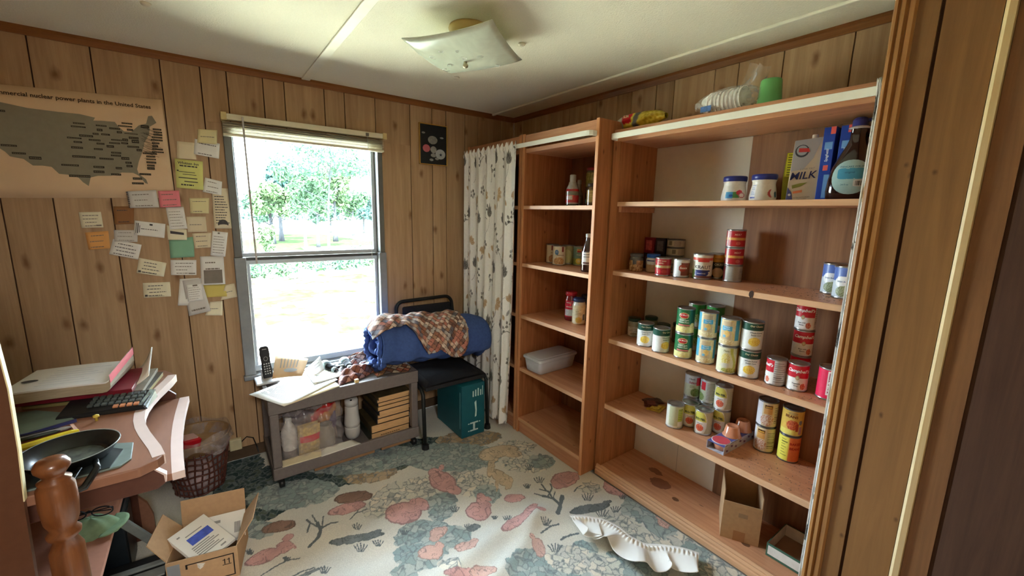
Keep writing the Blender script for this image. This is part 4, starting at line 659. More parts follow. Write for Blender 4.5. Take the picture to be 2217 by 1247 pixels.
DES['soup_veg'] = soup(('Vegetable', 'Soup'), (200, 80, 60)); DES['soup_bacon'] = soup(('Bean with', 'Bacon'), (200, 70, 50))
def d(C, t, h): C[:] = rgb(226, 40, 84); rect(C, t, h, -14, 120, .12, .96, (246, 240, 236)); rect(C, t, h, -8, 120, .2, .92, (150, 40, 60)); oval(C, t, h, 20, .10, 24, .16, (226, 170, 130)); oval(C, t, h, 24, .08, 10, .09, (120, 56, 40))
DES['pinkcan'] = (d, [('CREAM', .020, 6, .56, (250, 246, 240), 0, 1.45, .035), ('FLAVOR', .015, 34, .56, (250, 246, 240), 0, 1.45, .03)])
def d(C, t, h): C[:] = rgb(196, 198, 160); rect(C, t, h, -90, -42, 0, 1, (228, 228, 214)); rect(C, t, h, 22, 62, .32, .92, (176, 190, 60)); rect(C, t, h, 22, 62, .06, .3, (226, 226, 216)); bars(C, t, h, 26, 58, .4, .86, 6, (110, 126, 40)); rect(C, t, h, -42, 22, 0, .08, (228, 228, 214))
DES['plain'] = (d, [])
def d(C, t, h): C[:] = rgb(186, 178, 140); oval(C, t, h, -28, .50, 52, .62, (232, 228, 208)); oval(C, t, h, -28, .52, 47, .56, (214, 206, 92)); q = (((t + 28) / 47) ** 2 + ((h - .52) / .56) ** 2 < 1) & (h < .56); C[q] = rgb(236, 232, 222); oval(C, t, h, -24, .27, 26, .17, (206, 70, 48), .012, (226, 130, 90)); band(C, h, 0, .04, (200, 200, 190)); bars(C, t, h, 60, 120, .2, .8, 8, (130, 124, 100))
DES['tomato'] = (d, [('RO-TEL', .013, -24, .66, (30, 60, 36), 0, 0, .045), ('tomatoes', .0065, -24, .48, (90, 40, 30))])
def d(C, t, h): C[:] = rgb(196, 204, 176); band(C, h, .6, 1, (188, 198, 206)); rect(C, t, h, 20, 56, .55, .95, (206, 40, 54)); oval(C, t, h, 16, .20, 34, .2, (98, 124, 62), .016, (146, 166, 96)); rect(C, t, h, 62, 140, 0, 1, (206, 206, 200)); bars(C, t, h, 66, 136, .12, .9, 12, (90, 90, 90)); bars(C, t, h, -26, 14, .42, .5, 2, (110, 126, 90))
DES['beans'] = (d, [('Select', .0145, -8, .66, (170, 40, 50), .3), ('Classic', .0105, -14, .82, (60, 70, 80), .3)])
def d(C, t, h): C[:] = rgb(216, 198, 160); rect(C, t, h, -90, -28, 0, 1, (222, 222, 226)); rect(C, t, h, -20, 28, .52, .92, (214, 158, 84)); rect(C, t, h, -16, 26, .78, .90, (70, 50, 24)); rect(C, t, h, -13, 23, .80, .88, (226, 170, 60)); oval(C, t, h, 4, .26, 40, .24, (196, 140, 106), .014, (228, 214, 200)); rect(C, t, h, 40, 110, .1, .85, (206, 196, 172)); bars(C, t, h, 44, 100, .15, .8, 9, (110, 96, 76))
DES['brownbeans'] = (d, [("BUSH'S", .0085, 5, .84, (60, 40, 20), 0, 0, .03)])
def d(C, t, h): C[:] = rgb(228, 192, 88); rect(C, t, h, -70, 50, 0, .22, (232, 220, 110)); oval(C, t, h, 4, .42, 34, .2, (190, 60, 30), .012, (226, 130, 70)); rect(C, t, h, 22, 36, .18, .5, (170, 50, 30)); oval(C, t, h, 48, .55, 11, .1, (120, 130, 140)); rect(C, t, h, 40, 62, .05, .38, (186, 140, 150)); oval(C, t, h, 0, .90, 26, .07, (190, 160, 90))
DES['yellowbeans'] = (d, [('BEANS', .015, -6, .74, (120, 60, 20), 0, 0, .03)])
def d(C, t, h): C[:] = rgb(236, 228, 96); rect(C, t, h, -2, 90, 0, 1, (226, 120, 60)); bars(C, t, h, -46, -12, .2, .88, 7, (110, 110, 40)); rect(C, t, h, -8, -2, 0, 1, (226, 206, 80))
DES['yellowback'] = (d, [('BAKED', .014, 34, .72, (170, 30, 20), 0, 0, .03), ('BEANS', .014, 34, .54, (170, 30, 20), 0, 0, .03)])
def d(C, t, h): C[:] = rgb(168, 22, 36); band(C, h, .44, .60, (206, 176, 120)); rect(C, t, h, -70, -20, .46, .58, (200, 214, 180)); oval(C, t, h, 10, .2, 20, .12, (190, 60, 60)); oval(C, t, h, -30, .2, 16, .14, (206, 40, 50))
DES['chili'] = (d, [('HOT DOG', .0085, -14, .82, (240, 220, 190), .1), ('CHILI', .0085, -14, .70, (240, 220, 190), .1)])
def d(C, t, h): C[:] = rgb(222, 226, 224); rect(C, t, h, -2, 80, .06, .86, (136, 66, 48)); oval(C, t, h, 8, .52, 26, .22, (176, 64, 44))
DES['sauce'] = (d, [('Sauce', .0135, 16, .53, (244, 234, 224), .1, 0, .03)])
def d(C, t, h): C[:] = rgb(226, 222, 206); band(C, h, .78, .9, (206, 84, 60)); rect(C, t, h, -28, 40, .72, .82, (210, 60, 50)); oval(C, t, h, -4, .22, 44, .16, (48, 60, 130)); band(C, h, 0, .10, (120, 70, 60)); rect(C, t, h, -80, -46, 0, .35, (130, 170, 100)); rect(C, t, h, -44, 50, .3, .36, (40, 50, 110)); rect(C, t, h, -48, 44, .36, .60, (236, 234, 226))
DES['kraut'] = (d, [('KRAUT', .022, 2, .48, (34, 32, 34), 0, 0, .004), ('sauerkraut', .008, -4, .24, (226, 228, 240))])
def d(C, t, h): C[:] = rgb(34, 48, 34); band(C, h, .68, 1, (190, 140, 36)); oval(C, t, h, 4, .22, 34, .22, (196, 158, 122)); bars(C, t, h, -20, 30, .82, .82, 1, (90, 60, 20))
DES['okra'] = (d, [('OKES', .014, 6, .57, (206, 210, 180), 0, 0, .03)])
def d(C, t, h): C[:] = rgb(172, 20, 28); band(C, h, .40, .56, (214, 160, 80)); rect(C, t, h, -60, -44, 0, 1, (226, 200, 196)); oval(C, t, h, 20, .2, 14, .12, (206, 90, 80))
DES['redcan'] = (d, [('MEAT', .010, 14, .72, (232, 180, 160), .2)])
def d(C, t, h): C[:] = rgb(168, 166, 156); rect(C, t, h, -90, -50, 0, 1, (120, 40, 44)); bars(C, t, h, 44, 80, .15, .85, 8, (90, 88, 84))
DES['greycan'] = (d, [])
def d(C, t, h): C[:] = rgb(206, 218, 226); band(C, h, .55, 1, (88, 116, 188)); oval(C, t, h, -20, .52, 40, .2, (236, 240, 242)); oval(C, t, h, -5, .20, 46, .2, (120, 132, 92), .014, (176, 186, 150)); oval(C, t, h, 20, .2, 12, .1, (226, 226, 214))
DES['bluecan'] = (d, [('Green Beans', .0068, -20, .53, (80, 110, 150), .1), ('TASTY', .008, 10, .9, (220, 226, 240))])
def d(C, t, h): C[:] = rgb(52, 138, 60); rect(C, t, h, -80, -36, 0, 1, (206, 210, 190)); oval(C, t, h, 10, .3, 40, .28, (90, 150, 60), .02, (190, 200, 150)); rect(C, t, h, -80, 80, 0, .2, (206, 210, 196))
DES['peas'] = (d, [])
def d(C, t, h): C[:] = rgb(222, 210, 178); rect(C, t, h, -10, 14, .72, 1, (140, 40, 40)); oval(C, t, h, 4, .2, 40, .24, (150, 92, 52), .014, (206, 160, 110)); rect(C, t, h, 40, 100, 0, 1, (196, 186, 120))
DES['mushroom_a'] = (d, [('Great', .008, 0, .56, (120, 90, 50), .2)])
def d(C, t, h): C[:] = rgb(232, 226, 204); oval(C, t, h, -22, .68, 18, .15, (90, 140, 190)); rect(C, t, h, 26, 44, .7, 1, (150, 50, 50)); oval(C, t, h, 0, .18, 50, .22, (176, 116, 60), .016, (236, 206, 150))
DES['mushroom_b'] = (d, [('GV', .008, -22, .68, (240, 244, 248)), ('Mushrooms', .0085, 14, .52, (110, 80, 50), .1)])
def d(C, t, h): C[:] = rgb(176, 172, 130); oval(C, t, h, -10, .4, 40, .4, (206, 204, 150))
DES['olivecan'] = (d, [])
def d(C, t, h): C[:] = rgb(120, 160, 150); band(C, h, 0, .35, (150, 170, 90)); oval(C, t, h, -6, .20, 28, .16, (236, 214, 90)); oval(C, t, h, -6, .20, 14, .07, (246, 240, 190)); oval(C, t, h, 24, .16, 14, .14, (90, 150, 80)); rect(C, t, h, -24, 16, .70, .92, (226, 232, 226)); rect(C, t, h, -22, 14, .72, .9, (176, 36, 46))
DES['pineapple'] = (d, [('Dole', .0115, -4, .80, (248, 236, 120), .1, 0, .03), ('Pineapple', .0075, -4, .56, (240, 244, 236))])
GR = 'canned food in the wide bookcase'
C3, D4, B2 = .7685, .4115, 1.1185
def put(design, x, y, z, off, label, **k): return place(can(design, label, k.pop('group', GR), **k), x, y, z, off)
def again(o, x, y, z, off, label): c = dupe(o, (x, y, z), 0, label); return place(c, x, y, z, off)
# third shelf down
a = put('corn', -.235, -1.435, C3, 4, 'green topped white corn can, left of the pair at the third shelf front')
again(a, -.249, -1.532, C3, 42, 'green topped white can turned sideways, right one of the pair at the left front')
h1 = .1127
a = put('greencorn', -.234, -1.637, C3, 6, 'green corn can with red heart shaped logo, bottom of its stack')
again(a, -.231, -1.634, C3 + h1 + .0005, 2, 'green corn can with red heart shaped logo, top of its stack')
a = put('noodle', -.214, -1.730, C3, 2, 'tan and blue noodle can, bottom of the stack beside the green cans')
again(a, -.213, -1.729, C3 + h1 + .0005, 0, 'tan and blue noodle can on top, beside the green cans')
again(a, -.246, -1.839, C3 + h1 + .0005, -18, 'tan and blue noodle can standing on the pale pasta can')
put('pale', -.248, -1.840, C3, 0, 'pale yellow pasta can under a tan and blue can')
b_ = again(bpy.data.objects['can'], -.226, -1.9155, C3, 10, 'white corn can with green band, bottom of the right stack')
again(bpy.data.objects['can'], -.224, -1.9135, C3 + h1 + .0005, 22, 'white corn can with green band on top of the right stack')
p1 = put('peas', -.085, -1.602, C3, 0, 'green vegetable can at the bottom of the left stack behind the front row')
again(p1, -.085, -1.602, C3 + h1 + .0005, 0, 'green vegetable can on top of the left stack behind the front row')
again(p1, -.068, -1.681, C3, 20, 'green vegetable can at the bottom of the right stack behind the front row')
again(p1, -.068, -1.681, C3 + h1 + .0005, -40, 'green vegetable can on top of the right stack, half turned away')
RS, HS = .0331, .1016
a = put('soup_veg', -.204, -2.079, C3, 0, 'red and white soup can in front of the stack of three', R=RS, h=HS)
again(a, -.217, -2.0105, C3, -82, 'red and white soup can turned to show its barcode side', )
a = put('soup_bacon', -.095, -2.046, C3, 2, 'red and white soup can at the bottom of the stack of three', R=RS, h=HS)
again(a, -.094, -2.045, C3 + HS + .0005, 6, 'red and white soup can in the middle of the stack of three')
again(a, -.096, -2.044, C3 + 2 * HS + .001, -16, 'red and white soup can on top of the stack of three')
put('pinkcan', -.194, -2.176, C3, 0, 'pinkish red can with white outlined letters at the right end of the third shelf')
# fourth shelf down
put('plain', -.202, -1.609, D4, 0, 'pale green can showing its plain side, leftmost in front on the fourth shelf')
a = put('tomato', -.146, -1.7185, D4, 2, 'tomato can with yellow and white label at the front of the fourth shelf')
again(a, -.128, -1.640, D4, 26, 'tomato can half hidden between the plain can and the front tomato can')
again(a, -.070, -1.761, D4, 4, 'tomato can at the bottom of the stack behind the fruit cups')
again(a, -.070, -1.760, D4 + h1 + .0005, 4, 'tomato can on top of the stack behind the fruit cups')
a = put('beans', -.052, -1.600, D4, -30, 'green bean can with red square, bottom of the left rear stack')
again(a, -.051, -1.599, D4 + h1 + .0005, 6, 'green bean can lettered in red on top of the left rear stack')
again(a, -.052, -1.681, D4, -44, 'green bean can with red square, bottom of the second rear stack')
again(a, -.052, -1.681, D4 + h1 + .0005, -78, 'green bean can turned to its fact panel, top of the second rear stack')
a = put('brownbeans', -.062, -1.946, D4, -26, 'white and tan bean can at the bottom of the stack right of the fruit cups', dark=True)
again(a, -.062, -1.945, D4 + h1 + .0005, 0, 'white and tan bean can on top of the stack right of the fruit cups')
put('yellowbeans', -.056, -2.037, D4 + h1 + .0005, 0, 'yellow bean can with red beans on top of the rightmost stack', dark=True)
put('yellowback', -.057, -2.038, D4, 2, 'yellow and orange bean can at the bottom of the rightmost stack', dark=True)
# second shelf down
put('chili', -.215, -1.488, B2, 0, 'short red chili can with tan band', R=.0345, h=.083)
put('sauce', -.187, -1.563, B2, 0, 'short silver and brown sauce can', R=.0345, h=.083)
put('kraut', -.146, -1.640, B2, 0, 'white sauerkraut can with blue oval', R=.040, h=.111)
put('okra', -.062, -1.664, B2, 0, 'dark green can with gold top behind the sauerkraut can', R=.040, h=.111)
g_ = put('greycan', -.100, -1.752, B2, 0, 'short grey can under two red cans', R=.0362, h=.070)
a = put('redcan', -.100, -1.751, B2 + .0705, 4, 'red can with gold band, middle of the stack of three', R=.0362, h=.075)
again(a, -.099, -1.750, B2 + .146, -4, 'red can with gold band on top of the stack of three')
a = put('bluecan', -.055, -2.102, B2, 0, 'blue and green bean can behind the other blue can')
again(a, -.130, -2.160, B2, 4, 'blue and green bean can in front, at the right end of the second shelf')
def d(C, t, h): C[:] = rgb(176, 166, 140); rect(C, t, h, -40, -16, .2, .9, (110, 100, 80)); rect(C, t, h, 0, 44, .1, .9, (150, 138, 124)); bars(C, t, h, 4, 40, .3, .7, 3, (206, 200, 180))
DES['flat'] = (d, [])
a = put('flat', -.06, -1.445, B2, 10, 'flat fish tin, lowest of the stack by the white panel', R=.041, h=.040, name='tin', dark=True)
for k, (w_, of) in enumerate((('second from the bottom', 200), ('third from the bottom', 20), ('topmost', -10))): again(a, -.06 + .001 * k, -1.445, B2 + .0405 * (k + 1), of, 'flat fish tin, %s of the stack by the white panel' % w_)
# narrow bookcase
G2 = 'canned food in the narrow bookcase'
put('mushroom_b', -.242, -.806, 1.0955, 0, 'cream mushroom can in front on the second shelf of the narrow bookcase', group=G2)
put('mushroom_a', -.200, -.700, 1.0955, 0, 'cream mushroom can at the left on the second shelf of the narrow bookcase', group=G2)
put('olivecan', -.150, -.790, 1.0955, 0, 'olive coloured can half hidden behind the cream mushroom can', group=G2)
put('pineapple', -.146, -.880, 1.0955, 0, 'green pineapple can with red sign, right of the mushroom cans', group=G2)
# jars
def jar(name, label, prof, paint, lidr, lidz, lidh, lidc, texts=(), cat='jar', group=None, lidname='lid', m=None):
    o = paint_lathe(name, prof, paint, m or JAR, None); tag(o, label, cat, group)
    mb = MB().lathe([(prof[0][0] * .9, 0), (prof[0][0], prof[0][1])], seg=24); 
    MB().lathe([(0, prof[0][1] - .0001), (prof[0][0], prof[0][1])], seg=24).build('base', mat('jar_base', rgb(180, 176, 166), .3), o)
    MB().lathe([(prof[-1][0], lidz - .002), (lidr, lidz), (lidr + .001, lidz + lidh * .5), (lidr, lidz + lidh - .002), (lidr - .003, lidz + lidh), (0, lidz + lidh - .001)], seg=36).build(lidname, mat('lid_%d_%d_%d' % lidc, rgb(*lidc), .35, .04), o, smooth=True)
    pr = np.array(prof); letters(texts, max(p[0] for p in prof) + .0004, pr[-1, 1], o); return o
JP = lambda R, h: [(R * .9, .0005), (R, .006), (R, h * .74), (R * .93, h * .80), (R * .84, h * .86), (R * .84, h * .9)]
def d(C, t, h): C[:] = rgb(150, 112, 76); nz = vnoise(t / 60, h, .12, 3); C[nz > .5] = rgb(196, 164, 120); band(C, h, .72, 1, (90, 92, 90)); rect(C, t, h, -30, 0, .45, .72, (80, 84, 88))
place(jar('jar', 'small glass jar of nuts with a grey lid at the left of the second shelf', JP(.034, .086), d, .031, .074, .014, (88, 92, 94)), -.206, -1.330, B2)
def d(C, t, h): C[:] = rgb(176, 150, 118); band(C, h, .6, 1, (210, 216, 222)); rect(C, t, h, -60, 20, .5, .75, (206, 210, 214)); rect(C, t, h, -60, 10, .7, .78, (40, 60, 130))
place(jar('jar', 'small glass jar with a bright blue lid behind the red chili can', JP(.033, .086), d, .031, .072, .018, (30, 96, 190)), -.165, -1.398, B2)
DGL = (40, 62, 48)
def d(C, t, h): C[:] = rgb(150, 146, 122); rect(C, t, h, -60, 60, .08, .62, (206, 204, 190)); bars(C, t, h, -40, 40, .35, .55, 3, (110, 110, 96)); oval(C, t, h, 0, .18, 30, .1, (160, 150, 120))
j = jar('jar', 'white labelled jar with dark green lid at the far left of the third shelf', JP(.034, .095), d, .032, .082, .016, DGL); place(j, -.148, -1.302, C3)
for x, y, lb in ((-.05, -1.335, 'dark lidded jar behind the leftmost white labelled jar'), (-.13, -1.462, 'dark green lidded jar behind the pair of white corn cans'), (-.045, -1.498, 'dark lidded jar farthest back, near the green corn stack')): place(dupe(j, (x, y, C3), 0, lb), x, y, C3, 70)
# cartons stacked at the back of the second shelf
def carton(name, label, c, size, x, y, z, rz, cc, dark, cat='carton'):
    o = thing(name, label, cat, (x, y, z), rz); sx, sy, sz = size
    MB().box(-sx / 2, -sy / 2, 0, sx / 2, sy / 2, sz).build('box', mat('carton_%d_%d_%d' % cc, rgb(*cc), .5, .1, 40), o, bevel=.001); return o
rz0 = math.atan2(CAM.y + 1.3, CAM.x + .05)
for (x, y, z, cc, lb, pc) in ((-.052, -1.297, B2, (56, 30, 30), 'dark carton under the dark red carton at the back left', (90, 60, 56)), (-.052, -1.297, B2 + .082, (126, 24, 38), 'dark red carton standing on a dark one at the back left', (196, 90, 90)), (-.05, -1.362, B2, (26, 28, 34), 'black carton under the other black carton beside the red one', (50, 52, 60)), (-.05, -1.362, B2 + .082, (36, 34, 48), 'blue black carton on top, beside the dark red carton', (96, 90, 96))):
    o = carton('carton', lb, None, (.03, .056, .08), x, y, z, 0, cc, True)
    MB().box(-.0156, -.018, .014, -.0152, .018, .066).build('label_print', mat('clab_%d' % pc[0], rgb(*pc), .5, .3, 60), o)
# ------------------------------------------------------------------ top shelf of the wide bookcase
A1 = 1.4535
NAVY = (44, 52, 128)
MAYO = [(.040, .0), (.0465, .004), (.0475, .02), (.044, .045), (.040, .064), (.0405, .075), (.043, .082), (.040, .086)]
def d(C, t, h): C[:] = rgb(232, 228, 216); rect(C, t, h, -40, -4, .16, .46, (70, 160, 206)); rect(C, t, h, -4, 26, .18, .46, (80, 150, 80)); oval(C, t, h, 26, .42, 16, .12, (206, 40, 60)); oval(C, t, h, 38, .30, 18, .13, (186, 90, 100)); oval(C, t, h, 38, .30, 13, .09, (226, 206, 200)); oval(C, t, h, -14, .28, 9, .06, (40, 90, 170))
o = jar('jar', 'white jar with navy lid and colourful fruit picture, left one of the two', MAYO, d, .044, .082, .021, NAVY, m=LAB); place(o, -.13, -1.735, A1)
def d(C, t, h): C[:] = rgb(232, 228, 216); rect(C, t, h, -62, -36, .12, .74, (240, 242, 246)); rect(C, t, h, -64, -36, .12, .20, (50, 70, 160)); bars(C, t, h, -60, -38, .28, .68, 6, (150, 170, 210)); oval(C, t, h, 36, .34, 16, .18, (190, 70, 70)); oval(C, t, h, 46, .36, 14, .2, (226, 226, 214)); oval(C, t, h, 62, .3, 10, .14, (60, 110, 120))
o = jar('jar', 'white jar with navy lid turned to its fact panel, right one of the two', MAYO, d, .044, .082, .021, NAVY, m=LAB); place(o, -.14, -1.853, A1)
# yellow packet
o = thing('snack_bag', 'yellow green upright packet behind the milk carton', 'packet', (-.075, -1.925, A1), math.atan2(CAM.y + 1.925, CAM.x + .075))
mb = MB(); mb.add([(-.012, -.028, 0), (.014, -.028, 0), (.014, .028, 0), (-.012, .028, 0), (-.018, -.031, .09), (.018, -.031, .09), (.018, .031, .09), (-.018, .031, .09), (-.002, -.026, .185), (.002, -.026, .185), (.002, .026, .185), (-.002, .026, .185)], [(3, 2, 1, 0), (0, 1, 5, 4), (1, 2, 6, 5), (2, 3, 7, 6), (3, 0, 4, 7), (4, 5, 9, 8), (5, 6, 10, 9), (6, 7, 11, 10), (7, 4, 8, 11), (8, 9, 10, 11)])
mb.build('packet', mat('packet_lime', rgb(170, 172, 36), .4, .1), o)
MB().add([(.0186, -.027, .095), (.0186, .027, .095), (.0035, .025, .183), (.0035, -.025, .183)], [(0, 1, 2, 3)]).build('label_panel', mat('packet_yellow', rgb(226, 224, 60), .4), o)
mb = MB()
for k in range(9):
    q = .1 + .085 * k / 9; f_ = .0190 - .0151 * (q - .095) / .088; mb.add([(f_, -.021, q), (f_, .02 - .006 * (k % 3), q), (f_ - .0004, .02 - .006 * (k % 3), q + .003), (f_ - .0004, -.021, q + .003)], [(0, 1, 2, 3)])
mb.build('print', mat('ink_olive', rgb(90, 92, 20), .6), o)
# milk carton
o = thing('milk_carton', 'grey and cream milk carton with navy MILK lettering', 'carton', (-.135, -1.985, A1), math.atan2(CAM.y + 1.985, CAM.x + .135) + .02)
def pf3(poly, x0): return [(x0, y, z) for y, z in poly]
mb = MB(); mb.add([(-.024, -.047, 0), (.026, -.048, 0), (.026, .042, 0), (-.024, .042, 0), (-.024, -.040, .215), (.026, -.041, .213), (.026, .045, .222), (-.024, .045, .224)], [(3, 2, 1, 0), (0, 1, 5, 4), (1, 2, 6, 5), (2, 3, 7, 6), (3, 0, 4, 7), (4, 5, 6, 7)])
mb.build('box', mat('milk_cream', rgb(206, 192, 168), .4, .05), o, bevel=.002)
X_ = .0264; mk = lambda n, poly, c, e=0: MB().add(pf3(poly, X_ + e), [tuple(range(len(poly)))]).build(n, mat('milk_%d_%d_%d' % c, rgb(*c), .4, .03), o)
mk('silver_panel', [(-.043, .105), (-.005, .112), (.02, .15), (.034, .196), (.040, .2205), (-.040, .2125)], (176, 178, 184))
mk('navy_corner', [(-.0475, .001), (-.026, .001), (-.032, .03), (-.046, .05)], (84, 90, 140), .0002); mk('orange_strip', [(-.028, .026), (0, .031), (-.001, .040), (-.029, .034)], (220, 130, 86), .0003); mk('green_leaves', [(-.032, .044), (-.006, .052), (.012, .066), (-.01, .063), (-.034, .056)], (146, 152, 70), .0003)
dz = lambda cy, cz, ry, rz, n=20: [(cy + ry * math.cos(2 * PI * k / n), cz + rz * math.sin(2 * PI * k / n)) for k in range(n)]
mk('emblem', dz(-.016, .176, .021, .022), (66, 70, 80), .0003); mk('emblem', dz(-.016, .178, .0165, .0175), (170, 176, 184), .0005); mk('emblem', [(-.026, .172), (.008, .172), (.003, .185), (-.026, .186)], (206, 66, 66), .0008); mk('white_dot', dz(-.038, .022, .0045, .0045, 12), (236, 236, 236), .0005)
for s, sz, y, z, c, sh, bd in (('MILK', .036, -.006, .089, (34, 42, 92), .25, .012), ('LOW FAT', .010, .006, .113, (150, 146, 140), .25, .01), ('ULTRA PASTEURIZED', .0052, .0, .013, (110, 100, 90), 0, .01), ('ONE QUART', .0052, .0, .0065, (110, 100, 90), 0, .01)):
    V, F = text2d(s, sz, sh, bd); V = V @ np.array([[math.cos(.08), math.sin(.08)], [-math.sin(.08), math.cos(.08)]]); MB().add(np.stack([np.full(len(V), X_ + .0012), y + V[:, 0], z + V[:, 1]], 1), F).build('lettering', mat('ink_%d_%d_%d' % c, rgb(*c)), o)
MB().lathe([(.009, .218), (.0095, .220), (.0095, .232), (.008, .234), (0, .234)], (.0, .018, 0), 18).build('cap', WHITEP, o, smooth=True)
# blue boxes
for k, (y, x, rz, lb) in enumerate(((-2.052, -.090, .0, 'dark blue box with red corners just right of the milk carton'), (-2.098, -.086, .03, 'dark blue box with red corners behind the syrup bottle'))):
    o = thing('pasta_box', lb, 'box', (x, y, A1), rz); MB().box(-.062, -.0175, 0, .062, .0175, .250).build('box', mat('box_blue', rgb(32, 66, 160), .35, .08), o, bevel=.001)
    MB().box(-.0626, -.0176, .226, -.0622, -.003, .25).box(-.0626, -.008, .104, -.0622, .006, .122).build('red_print', mat('box_red', rgb(214, 90, 84), .4), o)
    MB().box(-.0625, -.013, .175, -.0622, .010, .20).box(-.0625, -.015, .01, -.0622, .0, .09).build('pale_print', mat('box_pale', rgb(110, 160, 216), .4), o)
    V, F = text2d('Spaghetti', .012, .2, .01); MB().add(np.stack([np.full(len(V), -.0629), V[:, 1], .155 + V[:, 0]], 1), F).build('lettering', mat('ink_226_232_240', rgb(226, 232, 240)), o)
# big syrup bottle
BOT = mat('bottle_dark', rgb(34, 12, 12), .1, .3, 20, spec=.7, coat=.6)
o = thing('syrup_bottle', 'big dark brown bottle with pale blue oval label and navy cap', 'bottle', (-.155, -2.135, A1), math.atan2(CAM.y + 2.135, CAM.x + .155))
MB().lathe([(.058, 0), (.066, .005), (.069, .03), (.066, .07), (.056, .115), (.040, .155), (.028, .18), (.022, .20), (.021, .235), (.023, .238)], seg=36, sx=.58, sy=1).build('bottle', BOT, o, smooth=True)
MB().tube([(.0, .026, .215), (.0, .046, .20), (.0, .062, .165), (.0, .068, .11), (.0, .062, .07)], [.008, .010, .011, .011, .009], 10).build('handle', BOT, o, smooth=True)
MB().lathe([(.020, .236), (.021, .238), (.021, .258), (.017, .265), (.010, .268), (.0, .268)], seg=20).box(-.008, .0, .252, .008, .045, .262).build('cap', mat('cap_navy', rgb(46, 52, 130), .35), o, bevel=.002)
MB().lathe([(.028, .232), (.030, .2345), (.021, .239)], seg=20).build('neck_collar', mat('collar_clear', rgb(190, 190, 196), .2), o, smooth=True)
n_ = 30; th = np.linspace(-1, 1, n_); V = []
def bot_r(z): return np.interp(z, [0, .005, .03, .07, .115, .155, .18], [.058, .066, .069, .066, .056, .040, .028])
def lab_pt(y, z, e): r_ = bot_r(z) + e; q = max(-.97, min(.97, y / r_)); return (.58 * r_ * math.sqrt(1 - q * q) + .001, y, z)
def labpatch(name, cy, cz, ry, rz, c, e, sq=2.):
    mb = MB(); m1, m2 = 5, 28; V = [lab_pt(cy, cz, e)]; F = []
    for i in range(1, m1 + 1):
        for k in range(m2):
            a = 2 * PI * k / m2; rr = i / m1; ca, sa = math.cos(a), math.sin(a); sx_ = abs(ca) ** (2 / sq) * (1 if ca > 0 else -1); sz_ = abs(sa) ** (2 / sq) * (1 if sa > 0 else -1); V.append(lab_pt(cy + ry * rr * sx_, cz + rz * rr * sz_, e))
    for k in range(m2): F.append((0, 1 + k, 1 + (k + 1) % m2))
    for i in range(m1 - 1):
        for k in range(m2): a = 1 + i * m2 + k; b2 = 1 + i * m2 + (k + 1) % m2; F.append((a, a + m2, b2 + m2, b2))
    return mb.add(V, F).build(name, mat('lab_%d_%d_%d' % c, rgb(*c), .35, .05, 60), o, smooth=True)
labpatch('label_panel', -.004, .075, .050, .056, (160, 196, 200), .0008, 2.2); labpatch('label_block', -.004, .086, .036, .018, (70, 150, 186), .0016, 6); labpatch('label_block', .022, .055, .018, .011, (206, 212, 212), .0018, 6)
mb = MB()
for k in range(7): mb.add([lab_pt(.010 + .0034 * k, .047, .0026), lab_pt(.0115 + .0034 * k + .0008 * (k % 3), .047, .0026), lab_pt(.0115 + .0034 * k + .0008 * (k % 3), .062, .0026), lab_pt(.010 + .0034 * k, .062, .0026)], [(0, 1, 2, 3)])
mb.build('barcode', mat('ink_70_70_74', rgb(70, 70, 74)), o)
for s, sz, y, z in (('PANCAKE SYRUP', .008, -.004, .108), ('original', .009, -.008, .090), ('24 fl oz', .007, -.018, .050)):
    V, F = text2d(s, sz, 0, .01); MB().add([lab_pt(y + v[0], z + v[1], .0028) for v in V], F).build('lettering', mat('ink_40_96_130', rgb(40, 96, 130)), o)
# ------------------------------------------------------------------ on top of the wide bookcase
T0 = 1.7905
def blob(name, m, parent, prof_fn, nu=28, nv=14, w=False):
    P = np.zeros((nv, nu, 3))
    for i in range(nv):
        for k in range(nu): P[i, k] = prof_fn(i / (nv - 1), 2 * PI * k / nu)
    return npgrid(name, P, None, m, parent, wrap=True)
o = thing('chip_bag', 'small yellow food bag with red label lying on the bookcase corner', 'bag', (-.215, -1.30, T0), 0)
rb = random.Random(4); cr_ = [rb.random() * 6 for _ in range(8)]
def f_(v, a):
    y = .14 - .28 * v; r = .040 * (math.sin(PI * min(max(v, .02), .98)) ** .45) * (1 + .10 * math.sin(4 * a + cr_[0] + 9 * v) + .08 * math.sin(7 * a + 14 * v + cr_[1])); return (r * 1.2 * math.cos(a), y, .042 + .004 * math.sin(9 * v) + r * .9 * math.sin(a))
yb_ = paint_mat('bag_print', .22, .6, .1, 40, coat=.4)
P = np.array([[f_(i / 29, 2 * PI * k / 40) for k in range(40)] for i in range(30)]); Cc = np.ones(P.shape) * np.array(rgb(226, 206, 70)); yy, aa = P[..., 1], np.arctan2(P[..., 2] - .042, P[..., 0])
fr_ = np.abs(aa) > 1.7; Cc[(yy > .075)] = rgb(196, 196, 180); Cc[fr_ & (yy > .015) & (yy < .075) & (P[..., 2] > .03)] = rgb(206, 30, 44); Cc[fr_ & (yy > -.02) & (yy < .005)] = rgb(110, 110, 96); Cc[fr_ & (yy < -.04) & (np.sin(yy * 300 + P[..., 2] * 200) > .3)] = rgb(196, 170, 40)
npgrid('bag', P, Cc, yb_, o, wrap=True)
MB().grid([[(-.02 + .04 * i / 3 + .006 * math.sin(5 * j + i), .135 + .05 * j / 4, .042 + .012 * math.sin(i * 2 + j)) for i in range(4)] for j in range(5)]).build('tied_end', film('clear_film_a', rgb(226, 226, 214), .5), o, smooth=True)
